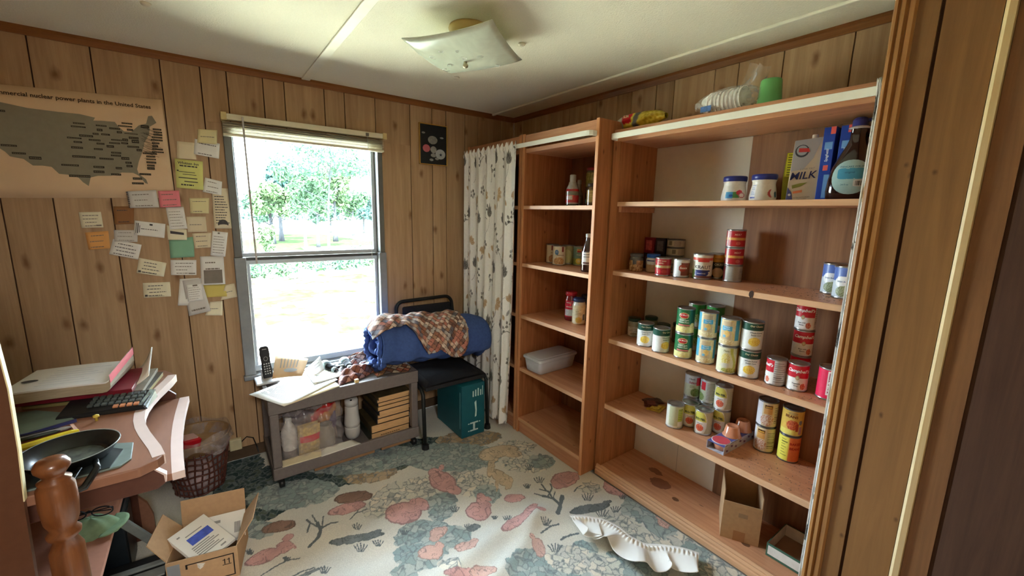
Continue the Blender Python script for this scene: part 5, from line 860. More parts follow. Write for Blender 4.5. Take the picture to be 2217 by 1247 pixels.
V, F = text2d('SLIM', .016, 0, .03); MB().add(np.stack([np.full(len(V), -.0492), .046 - V[:, 0], .060 + V[:, 1]], 1), F).build('lettering', mat('ink_240_226_190', rgb(240, 226, 190)), o)
o = thing('cup_package', 'clear bag of nested white foam cups on top of the wide bookcase', 'package', (-.225, -1.71, T0), -.05)
for k in range(9):
    y = .085 - .016 * k; MB().lathe([(.030, 0), (.042, .03), (.044, .031), (.044, .034), (.041, .034)], seg=28).build('foam_cup', mat('foam_white', rgb(240, 240, 236), .5, .02), o, smooth=True)
    c_ = o.children[-1]; c_.matrix_local = Matrix.Translation((0, y, .047)) @ Matrix.Rotation(PI / 2, 4, 'X')
film1 = film('clear_film', rgb(232, 234, 236), .26, .12)
def f_(v, a):
    y = .12 - .26 * v; r = .050 * (math.sin(PI * min(max(v, .03), .97)) ** .35) * (1 + .05 * math.sin(5 * a + 8 * v)); return (r * math.cos(a), y, .049 + r * .94 * math.sin(a))
blob('plastic_film', film1, o, f_, 36, 22)
MB().grid([[(.0 + .02 * math.sin(i * 1.4), -.05 - .075 * (i / 5) - .03 * j / 6, .07 + .10 * (j / 6) * (1 - .35 * i / 5) + .006 * math.sin(3 * i + j)) for i in range(6)] for j in range(7)]).build('film_tail', film1, o, smooth=True)
MB().box(-.0475, .03, .012, -.047, .075, .034).build('label_panel', mat('pk_blue', rgb(90, 130, 196), .4, .3, 90), o)
o = thing('cup', 'upside down green plastic cup on top of the wide bookcase', 'cup', (-.215, -1.868, T0))
MB().lathe([(.041, 0), (.043, .002), (.0425, .006), (.0405, .008), (.034, .090), (.032, .094), (.028, .093), (0, .092)], seg=36).build('cup_body', mat('cup_green', rgb(106, 176, 106), .35, .04), o, smooth=True)
# ------------------------------------------------------------------ fruit cups, packets
o = thing('fruit_cup_tray', 'torn blue and white card tray of fruit cups on the fourth shelf', 'tray', (-.125, -1.843, .4115), -.03)
mb = MB(); L, Wd, hh = .272, .074, .036
mb.add([(-L / 2, -Wd / 2, 0), (L / 2, -Wd / 2, 0), (L / 2, -Wd / 2, hh), (-L / 2 + .02, -Wd / 2 + .004, hh + .004), (-L / 2, -Wd / 2, hh * .9)], [(0, 1, 2, 3, 4)]).add([(-L / 2, Wd / 2, 0), (L / 2, Wd / 2, 0), (L / 2, Wd / 2, hh), (-L / 2, Wd / 2, hh)], [(3, 2, 1, 0)]).add([(-L / 2, -Wd / 2, .0005), (L / 2, -Wd / 2, .0005), (L / 2, Wd / 2, .0005), (-L / 2, Wd / 2, .0005)], [(0, 1, 2, 3)])
mb.build('card_sleeve', mat('tray_white', rgb(196, 198, 210), .5, .15, 60), o, solid=.001)
MB().box(-L / 2 + .002, -Wd / 2 + .001, hh - .002, L / 2, Wd / 2 - .001, hh).build('card_top', mat('tray_blue', rgb(98, 106, 176), .5, .08), o)
PEACH = mat('peach_cup', rgb(214, 146, 110), .22, .1, 30, coat=.4)
for k, x in enumerate((-.092, -.006, .086)):
    if k == 0:
        MB().lathe([(0, -.034), (.026, -.034), (.033, .002)], (x, 0, hh), 26).build('fruit_cup', PEACH, o, smooth=True)
        MB().lathe([(.038, .0), (.038, .002), (.035, .0025)], (x, 0, hh), 30).build('foil_rim', mat('rim_white', rgb(224, 222, 226), .35), o)
        MB().lathe([(.0345, .0), (.0345, .0034), (0, .0036)], (x, 0, hh), 30).build('foil_lid', mat('foil_pink', rgb(226, 84, 104), .3, .08), o)
    else: MB().lathe([(.039, 0), (.0385, .002), (.0345, .004), (.027, .042), (.023, .046), (.020, .0435), (0, .0435)], (x, 0, hh), 30).build('fruit_cup', PEACH, o, smooth=True)
mb = MB()
for k in range(7): mb.obox((-.11 + .036 * k, -Wd / 2 - .0006, .012 + .012 * (k % 2)), (.016, .0006, .009), (0, .3, 0))
mb.build('side_print', mat('tray_print', rgb(120, 90, 130), .5, .3, 90), o)
for k, (x, y, rz, c, lb, z) in enumerate(((-.10, -1.408, .7, (92, 30, 26), 'dark red seasoning packet on top of the packet pile', .0035), (-.115, -1.452, .2, (196, 162, 60), 'yellow edged seasoning packet at the front of the packet pile', .0), (-.065, -1.40, -.4, (66, 34, 28), 'dark brown seasoning packet at the back of the packet pile', .0012))):
    o = thing('seasoning_packet', lb, 'packet', (x, y, .4112 + z), rz, 'seasoning packets on the fourth shelf'); P = [[(-.05 + .1 * i / 6, -.036 + .072 * j / 5, .002 + .003 * math.sin(i * 1.3 + k) * math.sin(j * 1.1) + .003 * (1 - (i - 3) ** 2 / 9)) for j in range(6)] for i in range(7)]
    MB().grid(P).build('packet', mat('pkt_%d' % c[0], rgb(*c), .3, .25, 60, coat=.3), o, smooth=True, solid=.002)
    MB().box(-.035, -.022, .0085, .02, .02, .009).build('label_print', mat('pktl_%d' % c[0], tuple(min(1, q * 1.6 + .02) for q in rgb(*c)), .35, .4, 90), o)
# ------------------------------------------------------------------ bottom of the wide bookcase
KR = mat('kraft_card', rgb(190, 156, 118), .8, .06, 60); KRI = mat('kraft_inside', rgb(150, 116, 82), .8, .08, 40); KRD = mat('kraft_tape', rgb(168, 124, 84), .45, .05)
o = thing('cardboard_box', 'upright open topped cardboard box on the bottom of the wide bookcase', 'box', (-.16, -1.925, .0555), math.atan2(-2.003 + 1.882, -.202 + .268))
W_, D_, H_ = .142, .17, .215; t = .003
# local: x along front face, front at y=-D_/2
def carton_walls(o, W_, D_, H_, t, hf, m=KR):
    MB().box(-W_ / 2, -D_ / 2, 0, W_ / 2, -D_ / 2 + t, hf).build('front_wall', m, o); MB().box(-W_ / 2, D_ / 2 - t, 0, W_ / 2, D_ / 2, H_).build('back_wall', m, o)
    MB().box(-W_ / 2, -D_ / 2 + t, 0, -W_ / 2 + t, D_ / 2 - t, H_).build('side_wall', m, o); MB().box(W_ / 2 - t, -D_ / 2 + t, 0, W_ / 2, D_ / 2 - t, H_).build('side_wall', m, o)
    MB().box(-W_ / 2 + t, -D_ / 2 + t, 0, W_ / 2 - t, D_ / 2 - t, t).build('floor_panel', KRI, o)
carton_walls(o, W_, D_, H_, t, H_ - .045)
MB().box(-W_ / 2, -D_ / 2 - .002, H_ - .062, W_ / 2, -D_ / 2 - .0003, H_ - .044).build('torn_flap', KR, o, bevel=.001)
MB().box(-.024, -D_ / 2 - .0008, .0, .020, -D_ / 2 - .0002, .045).build('tape', KRD, o); MB().box(-.012, -D_ / 2 - .0008, .110, .022, -D_ / 2 - .0002, .128).build('tape', mat('tape_grey', rgb(160, 134, 104), .4), o)
ob = thing('dark_bundle', 'dark bundle inside the upright cardboard box', 'bundle', (-.145, -1.918, .0600)); MB().lathe([(.03, 0), (.046, .02), (.04, .06), (.02, .085), (0, .09)], seg=14).build('bundle', mat('bundle_dark', rgb(46, 30, 28), .8, .4, 30), ob, smooth=True)
GB = mat('lid_green', rgb(70, 108, 90), .5, .04); o = thing('box_lid', 'shallow green edged white box lid at the right end of the bottom shelf', 'box', (-.125, -2.13, .0555), 0)
x0, x1, y0, y1, hz = -.09, .09, -.075, .068, .055
MB().box(x0, y0, 0, x0 + .003, y1, hz).build('front_wall', GB, o); MB().box(x1 - .003, y0, 0, x1, y1, hz).build('back_wall', GB, o); MB().box(x0 + .003, y0, 0, x1 - .003, y0 + .003, hz).build('side_wall', GB, o); MB().box(x0 + .003, y1 - .003, 0, x1 - .003, y1, hz).build('side_wall', GB, o)
MB().box(x0 + .003, y0 + .003, 0, x1 - .003, y1 - .003, .003).build('bottom_panel', mat('lid_inside', rgb(150, 118, 96), .7, .08), o)
for a in ((x0 - .0006, y0 + .008, .010, x0 - .0001, y1 - .006, hz - .008),): MB().box(*a).build('white_panel', mat('lid_white', rgb(228, 230, 224), .5), o)
MB().box(x0 + .0031, y0 + .004, .004, x0 + .0036, y1 - .004, hz - .001).box(x0 + .004, y1 - .0036, .004, x1 - .004, y1 - .0031, hz - .001).box(x1 - .0036, y0 + .004, .004, x1 - .0031, y1 - .004, hz - .001).build('lining', mat('lid_lining', rgb(222, 214, 206), .6), o)
# ------------------------------------------------------------------ narrow bookcase goods
def d(C, t, h): C[:] = rgb(150, 150, 130); band(C, h, 0, .42, (70, 74, 40)); rect(C, t, h, -70, 75, .10, .46, (206, 60, 62)); rect(C, t, h, -64, 0, .26, .44, (226, 214, 206)); rect(C, t, h, -60, 70, .1, .16, (226, 206, 196)); band(C, h, .62, .72, (196, 44, 50)); band(C, h, .72, 1, (186, 190, 186))
o = jar('bottle', 'clear squeeze bottle with red label on the top shelf of the narrow bookcase', [(.036, .0005), (.038, .006), (.038, .085), (.034, .10), (.024, .12), (.021, .135)], d, .017, .135, .040, (186, 190, 188), lidname='cap'); place(o, -.22, -.872, 1.4345)
def d(C, t, h): C[:] = rgb(120, 118, 100); band(C, h, .5, 1, (150, 150, 140)); rect(C, t, h, -40, 40, .15, .45, (170, 160, 140))
o = jar('bottle', 'slim grey bottle behind the squeeze bottle', [(.022, .0005), (.024, .005), (.024, .07), (.014, .10), (.012, .13)], d, .012, .13, .025, (170, 172, 166), lidname='cap'); place(o, -.13, -.835, 1.4345)
def d(C, t, h): C[:] = rgb(110, 40, 40); rect(C, t, h, -80, 60, .12, .8, (60, 44, 44)); rect(C, t, h, -60, 60, .2, .45, (60, 150, 130)); oval(C, t, h, -10, .62, 26, .13, (200, 90, 90))
jl = jar('jar', 'jar with red and teal label under a pickle jar', JP(.037, .105), d, .034, .092, .016, (60, 50, 46)); place(jl, -.12, -.925, 1.4345)
def d(C, t, h): C[:] = rgb(126, 128, 60); nz = vnoise(t / 70, h, .1, 5); C[nz > .55] = rgb(160, 160, 90); band(C, h, .86, 1, (110, 110, 80))
o = jar('jar', 'pickle jar with red lid stacked on the red and teal jar', JP(.036, .105), d, .033, .094, .015, (150, 46, 50)); place(o, -.12, -.925, 1.4345 + .1085)
def d(C, t, h): C[:] = rgb(90, 70, 40); rect(C, t, h, -70, 70, .2, .8, (206, 190, 120)); bars(C, t, h, -60, 60, .25, .75, 7, (110, 90, 50))
o = jar('jar', 'jar with tan striped label half hidden by the upright', JP(.034, .12), d, .031, .106, .016, (70, 60, 50)); place(o, -.200, -1.010, 1.4345)
def d(C, t, h): C[:] = rgb(46, 20, 18); rect(C, t, h, -60, 60, .22, .60, (222, 222, 220)); rect(C, t, h, -50, 50, .24, .30, (80, 40, 40)); bars(C, t, h, -40, 40, .44, .56, 3, (90, 90, 100))
o = jar('bottle', 'dark syrup bottle with white label half hidden by the upright', [(.030, .0005), (.033, .006), (.033, .10), (.026, .13), (.014, .165), (.0125, .18)], d, .0135, .18, .018, (206, 206, 200), lidname='cap', texts=()); place(o, -.325, -1.113, 1.0955)
def d(C, t, h): C[:] = rgb(120, 24, 30); rect(C, t, h, -70, 60, .16, .80, (186, 36, 60)); rect(C, t, h, -60, 20, .2, .45, (200, 206, 216)); bars(C, t, h, -50, 10, .55, .7, 2, (236, 220, 210))
o = jar('jar', 'tall red jar with red lid beside the cream coloured jar', JP(.036, .165), d, .033, .150, .020, (176, 34, 48)); place(o, -.215, -.897, .7755)
def d(C, t, h): C[:] = rgb(222, 214, 176); rect(C, t, h, -60, 60, .08, .62, (230, 224, 190)); oval(C, t, h, 0, .2, 30, .13, (226, 196, 100)); rect(C, t, h, 34, 58, .2, .46, (120, 130, 140)); bars(C, t, h, -30, 26, .42, .56, 3, (176, 160, 110)); band(C, h, .84, 1, (206, 206, 190))
o = jar('jar', 'cream coloured sauce jar with navy lid on the middle shelf', JP(.038, .145), d, .035, .130, .018, (40, 56, 92)); place(o, -.235, -.984, .7755)
def d(C, t, h): C[:] = rgb(70, 66, 56); rect(C, t, h, -60, 60, .2, .6, (110, 100, 80))
o = jar('jar', 'dark jar half hidden behind the cream coloured sauce jar', JP(.034, .15), d, .031, .136, .018, (40, 52, 70)); place(o, -.145, -.955, .7755)
# plastic tub
o = thing('storage_tub', 'translucent plastic food tub with lid on the fourth shelf of the narrow bookcase', 'container', (-.235, -.757, .4365), .035)
TUB, n, l, b = nt('tub_plastic'); b.inputs['Base Color'].default_value = rgb(222, 228, 240) + (1,); b.inputs['Roughness'].default_value = .3; b.inputs['Alpha'].default_value = .82; b.inputs['Subsurface Weight'].default_value = .2; b.inputs['Subsurface Radius'].default_value = (.02, .02, .03)
def rr(a, c, r, n=6):
    out = []
    for sx_, sy_, a0 in ((1, 1, 0), (-1, 1, 90), (-1, -1, 180), (1, -1, 270)):
        for k in range(n + 1): q = math.radians(a0 + 90 * k / n); out.append((sx_ * (a - r) + r * math.cos(q), sy_ * (c - r) + r * math.sin(q)))
    return out
def loft(rings, cap=True):
    mb = MB(); n = len(rings[0][0]); V = []; F = []
    for ring, z in rings: V += [(x, y, z) for x, y in ring]
    for i in range(len(rings) - 1):
        for k in range(n): a, c = i * n + k, i * n + (k + 1) % n; F.append((a, c, c + n, a + n))
    F.append(tuple(range(n))[::-1])
    if cap: F.append(tuple(range((len(rings) - 1) * n, len(rings) * n)))
    return mb.add(V, F)
loft([(rr(.140, .062, .018), .0005), (rr(.146, .066, .02), .006), (rr(.156, .078, .022), .086)], False).build('tub_body', TUB, o, smooth=True, solid=.0018)
loft([(rr(.162, .083, .024), .080), (rr(.165, .086, .026), .083), (rr(.165, .086, .026), .092), (rr(.160, .081, .024), .096), (rr(.150, .071, .022), .0965), (rr(.146, .067, .02), .101), (rr(.10, .03, .02), .102)]).build('lid', TUB, o, smooth=False, bevel=.001)
# ------------------------------------------------------------------ ruffled valance on the carpet
pts = [(-.70, -1.445), (-.635, -1.475), (-.585, -1.53), (-.575, -1.60), (-.585, -1.67), (-.555, -1.735), (-.50, -1.775), (-.455, -1.84), (-.42, -1.905)]
P0 = np.array(pts); dl = np.concatenate([[0], np.cumsum(np.hypot(*np.diff(P0, axis=0).T))]); nn = 300; ss = np.linspace(0, dl[-1], nn)
cxy = np.stack([np.interp(ss, dl, P0[:, 0]), np.interp(ss, dl, P0[:, 1])], 1); kk = np.ones(21) / 21; pad = np.pad(cxy, ((10, 10), (0, 0)), 'edge'); cxy = np.stack([np.convolve(pad[:, i], kk, 'valid') for i in (0, 1)], 1)
tg = np.gradient(cxy, axis=0); tg /= np.linalg.norm(tg, axis=1)[:, None]; nrm = np.stack([tg[:, 1], -tg[:, 0]], 1)
mm = 24; P = np.zeros((nn, mm, 3))
for j in range(mm):
    v = -0.028 + (.145) * j / (mm - 1); g_ = max(0, v) / .115; ph = 2 * PI * ss / .105 + .5 * np.sin(ss * 17); ph2 = 2 * PI * ss / .017
    off = v + .014 * g_ * np.sin(ph * 1.0 + 1.3); lat = .022 * g_ * np.sin(ph + .4)
    P[:, j, :2] = cxy + nrm * (off[:, None] * (.94 - .10 * g_ * np.sin(ph * .5)[:, None])) + tg * lat[:, None]
    P[:, j, 2] = .016 + .036 * g_ ** .8 * (.5 + .5 * np.sin(ph)) + .014 * (.5 + .5 * np.sin(ph * .37 + 2)) + .004 * np.sin(ph2) * math.exp(-(v / .012) ** 2) + .010 * math.exp(-(v / .008) ** 2)
loc = np.array((-.56, -1.66, .0)); o = npgrid('valance', P - loc, None, mat('valance_cloth', rgb(238, 236, 230), .8, .02, 12), None, loc=loc, solid=.0015); tag(o, 'crumpled white ruffled valance lying on the carpet before the wide bookcase', 'valance')
# ------------------------------------------------------------------ grey utility cart below the window
CART = mat('cart_plastic', rgb(112, 104, 100), .5, .07, 60, bump=.1)
ct = thing('utility_cart', 'dark grey plastic utility cart with two trays standing under the window', 'cart', (-1.36, -.245, 0))
X0, X1, Y0, Y1 = -1.752, -.987, -.450, -.045
def tray(name, z0, z1, fl):
    mb = MB(); t = .022; mb.box(X0, Y0, z0, X1, Y0 + t, z1).box(X0, Y1 - t, z0, X1, Y1, z1).box(X0, Y0 + t, z0, X0 + t, Y1 - t, z1).box(X1 - t, Y0 + t, z0, X1, Y1 - t, z1).box(X0 + t, Y0 + t, fl - .01, X1 - t, Y1 - t, fl); return mb.build(name, CART, ct, w=True, bevel=.006)
tray('top_tray', .405, .476, .466); tray('bottom_tray', .060, .124, .078)
for x in (X0 + .003, X1 - .043):
    for y in (Y0 + .003, Y1 - .043): MB().box(x, y, .124, x + .040, y + .040, .405).build('leg', CART, ct, w=True, bevel=.006)
for x in (X0 + .03, X1 - .03):
    for y in (Y0 + .03, Y1 - .03):
        c = MB().box(x - .012, y - .010, .040, x + .012, y + .010, .060).build('caster', BLACK, ct, w=True, bevel=.003)
        w_ = MB().lathe([(.0, -.012), (.018, -.012), (.022, -.009), (.022, .009), (.018, .012), (0, .012)], seg=20).build('wheel', BLACK, c, smooth=True); w_.matrix_local = Matrix.Translation((x + 1.36 + .006, y + .245, .0235)) @ Matrix.Rotation(PI / 2, 4, 'Y')
CT = .4662
# cordless phone in cradle
o = thing('cordless_phone', 'black cordless phone standing in a white cradle by the window', 'phone', (-1.715, -.135, .476))
mb = MB(); P = []
MB().box(-1.775, -.21, .4765, -1.665, -.09, .488).build('cradle', mat('cradle_white', rgb(206, 210, 216), .35), o, w=True, bevel=.006)
MB().box(-1.742, -.112, .488, -1.688, -.095, .53).build('cradle_back', mat('cradle_white', rgb(206, 210, 216), .35), o, w=True, bevel=.004)
hs = thing('handset', None, None); hs.parent = o; del hs
hp = [o_ for o_ in o.children if o_.name.startswith('handset')][0]; bpy.data.objects.remove(hp)
hd = MB(); prof = [(-.023, .0), (.021, .0), (.023, .03), (.020, .08), (.0225, .13), (.021, .165), (.012, .174), (-.012, .174), (-.022, .165), (-.0245, .13), (-.022, .08), (-.025, .03)]
hd.prism(prof, 'y', -.011, .011); h_ = hd.build('handset', BLACK, o, bevel=.004); h_.matrix_local = Matrix.Translation((.005, .002, .012)) @ Matrix.Rotation(-.10, 4, 'X') @ Matrix.Rotation(-.06, 4, 'Y')
mb = MB()
for i in range(3):
    for j in range(5): mb.obox((-.011 + .011 * i, -.0116, .024 + .0135 * j), (.0062, .0012, .0058))
mb.obox((.0, -.0115, .158), (.02, .001, .0025)); mb.build('keypad', mat('key_pale', rgb(196, 196, 190), .4), h_)
MB().tube([(.009 * math.cos(a), -.0116, .106 + .011 * math.sin(a)) for a in np.linspace(0, 2 * PI, 20)], .0012, 5).build('dial_ring', mat('ring_grey', rgb(150, 150, 146), .4), h_)
# papers, envelope
def sheet(name, label, q, z, m, lines=0, curl=0., group='papers on the cart', thick=.0008, seed=1, cat='paper'):
    c = np.mean(np.array(q), 0); o = thing(name, label, cat, (c[0], c[1], z), 0, group); n = 9; P = np.zeros((n, n, 3))
    q = np.array(q); L = lambda u, v: (q[0] * (1 - u) + q[1] * u) * (1 - v) + (q[3] * (1 - u) + q[2] * u) * v
    zf = lambda u, v: .0004 + curl * (abs(2 * u - 1) ** 2.5) * .6 + curl * .5 * (v ** 3)
    for i in range(n):
        for j in range(n): u, v = i / (n - 1), j / (n - 1); x, y = L(u, v) - c; P[i, j] = (x, y, zf(u, v))
    npgrid('sheet', P, None, m, o, solid=thick); mb = MB(); r = random.Random(seed)
    for k in range(lines):
        v = .12 + .76 * k / lines; u = .1
        while u < .85:
            w_ = .03 + .12 * r.random(); A = [L(a, c2) - c for a, c2 in ((u, v), (min(.9, u + w_), v), (min(.9, u + w_), v + .018), (u, v + .018))]; A = [(p[0], p[1], zf(a, c2) + thick + .0007) for p, (a, c2) in zip(A, ((u, v), (min(.9, u + w_), v), (min(.9, u + w_), v + .018), (u, v + .018)))]; mb.add(A, [(0, 1, 2, 3)]); u += w_ + .025
    if mb.v: mb.build('print', mat('soft_print', rgb(150, 148, 140), .8), o)
    return o
PAP = mat('paper_white', rgb(238, 236, 226), .8, .02, 20); MAN = mat('paper_tan', rgb(216, 180, 136), .8, .05, 20); CRM = mat('paper_cream', rgb(232, 220, 184), .8, .03)
sheet('envelope', 'cream folder lowest of the papers hanging over the cart front', [(-1.80, -.31), (-1.44, -.20), (-1.42, -.44), (-1.69, -.535)], .4775, CRM, 0, .001, thick=.002)
sheet('document', 'white document with fine print hanging over the front left cart corner', [(-1.815, -.315), (-1.47, -.12), (-1.41, -.36), (-1.695, -.552)], .4815, PAP, 16, .003, seed=3)
sheet('document', 'white document with headings lying toward the binoculars', [(-1.53, -.10), (-1.37, -.12), (-1.37, -.325), (-1.53, -.36)], .4845, PAP, 7, .004, seed=4)
def stand_sheet(label, q, m, lines, seed, blotch=False):
    q = np.array(q, float); c = q.mean(0); o = thing('document', label, 'paper', c, 0, 'papers on the cart'); n = 7; L = lambda u, v: (q[0] * (1 - u) + q[1] * u) * (1 - v) + (q[3] * (1 - u) + q[2] * u) * v
    P = np.array([[L(i / 6, j / 6) - c + np.array((0, -.006 * math.sin(PI * i / 6), .003 * math.sin(3 * j / 6))) for j in range(n)] for i in range(n)]); npgrid('sheet', P, None, m, o, solid=.0008); mb = MB(); r = random.Random(seed)
    nrm = np.cross(q[1] - q[0], q[3] - q[0]); nrm /= np.linalg.norm(nrm); nrm = nrm if nrm[1] < 0 else -nrm
    for k in range(lines):
        v = .2 + .6 * k / lines; u = .35 + .1 * r.random(); mb.add([L(a, b2) - c + nrm * .009 for a, b2 in ((u, v), (.85, v), (.85, v + .03), (u, v + .03))], [(0, 1, 2, 3)])
    if blotch: mb.add([L(.3 + .10 * math.cos(a), .55 + .22 * math.sin(a)) - c + nrm * .009 for a in np.linspace(0, 2 * PI, 16)[:-1]], [tuple(range(15))])
    mb.build('print', mat('soft_print', rgb(150, 148, 140), .8), o); return o
stand_sheet('tan flyer with a grey picture propped behind the white documents', [(-1.70, -.20, .500), (-1.665, -.075, .585), (-1.50, -.075, .535), (-1.56, -.22, .492)], MAN, 6, 5, True)
stand_sheet('folded white sheet standing up beside the binoculars', [(-1.53, -.13, .495), (-1.445, -.115, .552), (-1.438, -.19, .492), (-1.50, -.25, .490)], PAP, 3, 6)
# binoculars
o = thing('binoculars', 'grey and black binoculars lying on the cart beside the papers', 'binoculars', (-1.34, -.19, CT)); BG = mat('binocular_grey', rgb(150, 170, 174), .35, .1); 
for k, (xa, ya, xb, yb) in enumerate(((-1.425, -.115, -1.395, -.225), (-1.315, -.115, -1.315, -.245))):
    a = Vector((xa, ya, .030)); c = Vector((xb, yb, .028)); dv = (c - a); s = Vector((-1.34, -.19, 0))
    MB().tube([a - s, a + dv * .06 - s, a + dv * .5 - s], [.027, .030, .027], 20).build('barrel', BG, o, smooth=True); MB().tube([a + dv * .5 - s, a + dv * .53 - s, a + dv * .85 - s, a + dv * .9 - s], [.027, .024, .022, .019], 20).build('grip', BLACK, o, smooth=True)
    MB().tube([a + dv * .9 - s, a + dv * 1.15 - s], [.016, .0165], 18).build('eyepiece', BG, o, smooth=True); MB().tube([a + dv * 1.151 - s, a + dv * 1.155 - s], [.012, .012], 18).build('lens', mat('lens_black', rgb(14, 16, 18), .08, spec=.8), o)
mb = MB(); mb.obox((-.03, .03, .034), (.09, .018, .010)).obox((-.03, -.005, .034), (.09, .014, .010)); mb.build('bridge', BG, o, bevel=.003); MB().tube([(-.03, .045, .036), (-.03, -.03, .036)], .008, 12).build('focus_knob', BLACK, o)
# small things on the cart
def drape(name, label, m, P, cat, C=None, group=None, solid=.003):
    c = np.array((P[..., 0].mean(), P[..., 1].mean(), P[..., 2].min())); o = npgrid(name, P - c, C, m, None, loc=c, solid=solid); return tag(o, label, cat, group)
PRINT = paint_mat('patchwork_print', .75, .2, .08, 80)
def patch_cols(U, V, s=.035, seed=1):
    a, b2 = (U + V) / s, (U - V) / s; ia, ib = np.floor(a).astype(int), np.floor(b2).astype(int); r = np.random.default_rng(seed).random((97, 89)); pal = np.array([rgb(186, 124, 108), rgb(206, 180, 160), rgb(150, 104, 84), rgb(176, 170, 164), rgb(126, 96, 84), rgb(214, 196, 180), rgb(166, 130, 104), rgb(110, 108, 116)])
    C = pal[(r[ia % 97, ib % 89] * len(pal)).astype(int)]; fa, fb = a - ia, b2 - ib; ln = (np.minimum(fa, 1 - fa) < .06) | (np.minimum(fb, 1 - fb) < .06); C = C * (.85 + .3 * vnoise(U, V, .012, 3))[..., None]; C[ln] = rgb(70, 50, 46); return C
u = np.linspace(0, 1, 70); U, V = np.meshgrid(u, u, indexing='ij'); env = np.sin(PI * U) ** .6 * np.sin(PI * V) ** .6
P = np.stack([-1.31 + .20 * U + .02 * np.sin(5 * V), -.16 + .10 * V + .015 * np.sin(7 * U), CT + .004 + env * (.055 + .018 * np.sin(9 * U + 4 * V) + .012 * np.sin(14 * V + 3 * U))], -1)
drape('patterned_cloth', 'crumpled patchwork cloth against the window sill on the cart', PRINT, P, 'cloth', patch_cols(U * .3, V * .3, .05, 4), 'patchwork cloths')
P = np.stack([-1.42 + .24 * U + .03 * V, -.42 + .17 * V + .10 * U * (1 - .3 * V) + .01 * np.sin(8 * U), CT + .004 + env * (.028 + .022 * np.sin(8 * V + 3 * U) ** 2 + .012 * np.sin(16 * U + 9 * V) ** 2)], -1)
drape('patterned_cloth', 'dark red patchwork cloth crumpled on the front edge of the cart', PRINT, P, 'cloth', patch_cols(U * .28, V * .22, .045, 6) * np.array([.75, .5, .5]), 'patchwork cloths')
P = np.stack([-1.21 + .22 * U, -.40 + .18 * V + .02 * np.sin(6 * U), CT + .004 + env * (.012 + .010 * np.sin(9 * U + 7 * V) ** 2)], -1)
drape('patterned_cloth', 'flat tan scrap of cloth on the right end of the cart', PRINT, P, 'cloth', patch_cols(U * .25, V * .2, .05, 9) * np.array([.9, .8, .6]), 'patchwork cloths')
o = MB().lathe([(.0, .0), (.034, 0), (.035, .004), (.034, .007), (.030, .007), (.029, .003), (0, .003)], (-1.232, -.27, CT + .045), 28).build('round_lid', mat('lid_chrome', rgb(190, 200, 206), .2, metal=.6), w=True, smooth=True); tag(o, 'round metal jar lid lying on the dark red cloth', 'lid')
o = MB().box(-1.342, -.442, .4765, -1.322, -.422, .4945).build('wooden_block', mat('block_wood', rgb(226, 200, 140), .6), w=True, bevel=.002); tag(o, 'tiny pale wooden block on the front rim of the cart', 'block')
o = MB().lathe([(0, 0), (.016, 0), (.017, .006), (.015, .014), (0, .015)], (-1.372, -.29, CT), 18).build('round_lid', mat('cap_pink', rgb(226, 206, 206), .4), w=True, smooth=True); tag(o, 'small pale round cap between the binocular eyepieces', 'cap')
# lower tray
LT = .0785; JG, n, l, b = nt('jar_glass'); b.inputs['Base Color'].default_value = rgb(176, 168, 150) + (1,); b.inputs['Roughness'].default_value = .08; b.inputs['Alpha'].default_value = .55; b.inputs['Specular IOR Level'].default_value = .9
o = thing('plastic_bottle', 'white ribbed plastic bottle in the clear bag on the lower cart tray', 'bottle', (-1.655, -.31, LT))
MB().lathe([(.030, 0), (.034, .004), (.033, .05), (.036, .075)] + [(.036 + .003 * (k % 2), .08 + .011 * k) for k in range(8)] + [(.034, .17), (.020, .20), (.016, .205), (.016, .235), (0, .237)], seg=26).build('bottle_body', mat('bottle_white', rgb(214, 212, 206), .35, .04), o, smooth=True); MB().lathe([(.0362, .02), (.0366, .022), (.0366, .06), (.0362, .062)], seg=26).build('label', mat('bottle_label', rgb(120, 110, 104), .4, .5, 40), o)
o = thing('food_packet', 'red and yellow dry food packet in the clear bag on the lower cart tray', 'packet', (-1.56, -.325, LT), .1)
mb = MB(); P = [[(-.052 + .104 * i / 8, -.02 * math.sin(PI * i / 8) * math.sin(PI * min(1, .1 + j / 10)) - .01, .004 + .17 * j / 10) for j in range(11)] for i in range(9)]; mb.grid(P); 
P2 = [[(p[0], .02 - p[1] * .3, p[2]) for p in row] for row in P]; mb.grid(P2); mb.build('packet', mat('packet_pasta', rgb(206, 176, 110), .35, .35, 60, coat=.3), o, smooth=True)
P3 = [[(p[0] * 1.01, p[1] - .0012, p[2]) for p in row[5:8]] for row in P]; MB().grid(P3).build('red_band', mat('packet_red', rgb(206, 50, 56), .35, .1), o, smooth=True)
o = thing('glass_jar', 'empty glass jar in the clear bag on the lower cart tray', 'jar', (-1.475, -.315, LT)); MB().lathe([(.040, .0), (.045, .006), (.046, .10), (.040, .12), (.033, .13), (.034, .15), (.031, .15), (.031, .13), (.043, .10), (.042, .01), (0, .008)], seg=30).build('jar_body', JG, o, smooth=True)
o = thing('printed_bag', 'purple and orange printed snack bag behind the glass jar on the lower cart tray', 'bag', (-1.52, -.235, LT), 0)
P = np.array([[(-.15 + .27 * i / 30, .012 * math.sin(i * .7) + .010 * math.sin(j * .9 + i * .3) - .02 * math.sin(PI * i / 30), .004 + (.245 + .05 * i / 30) * j / 24) for j in range(25)] for i in range(31)]); U, V = P[..., 0], P[..., 2]
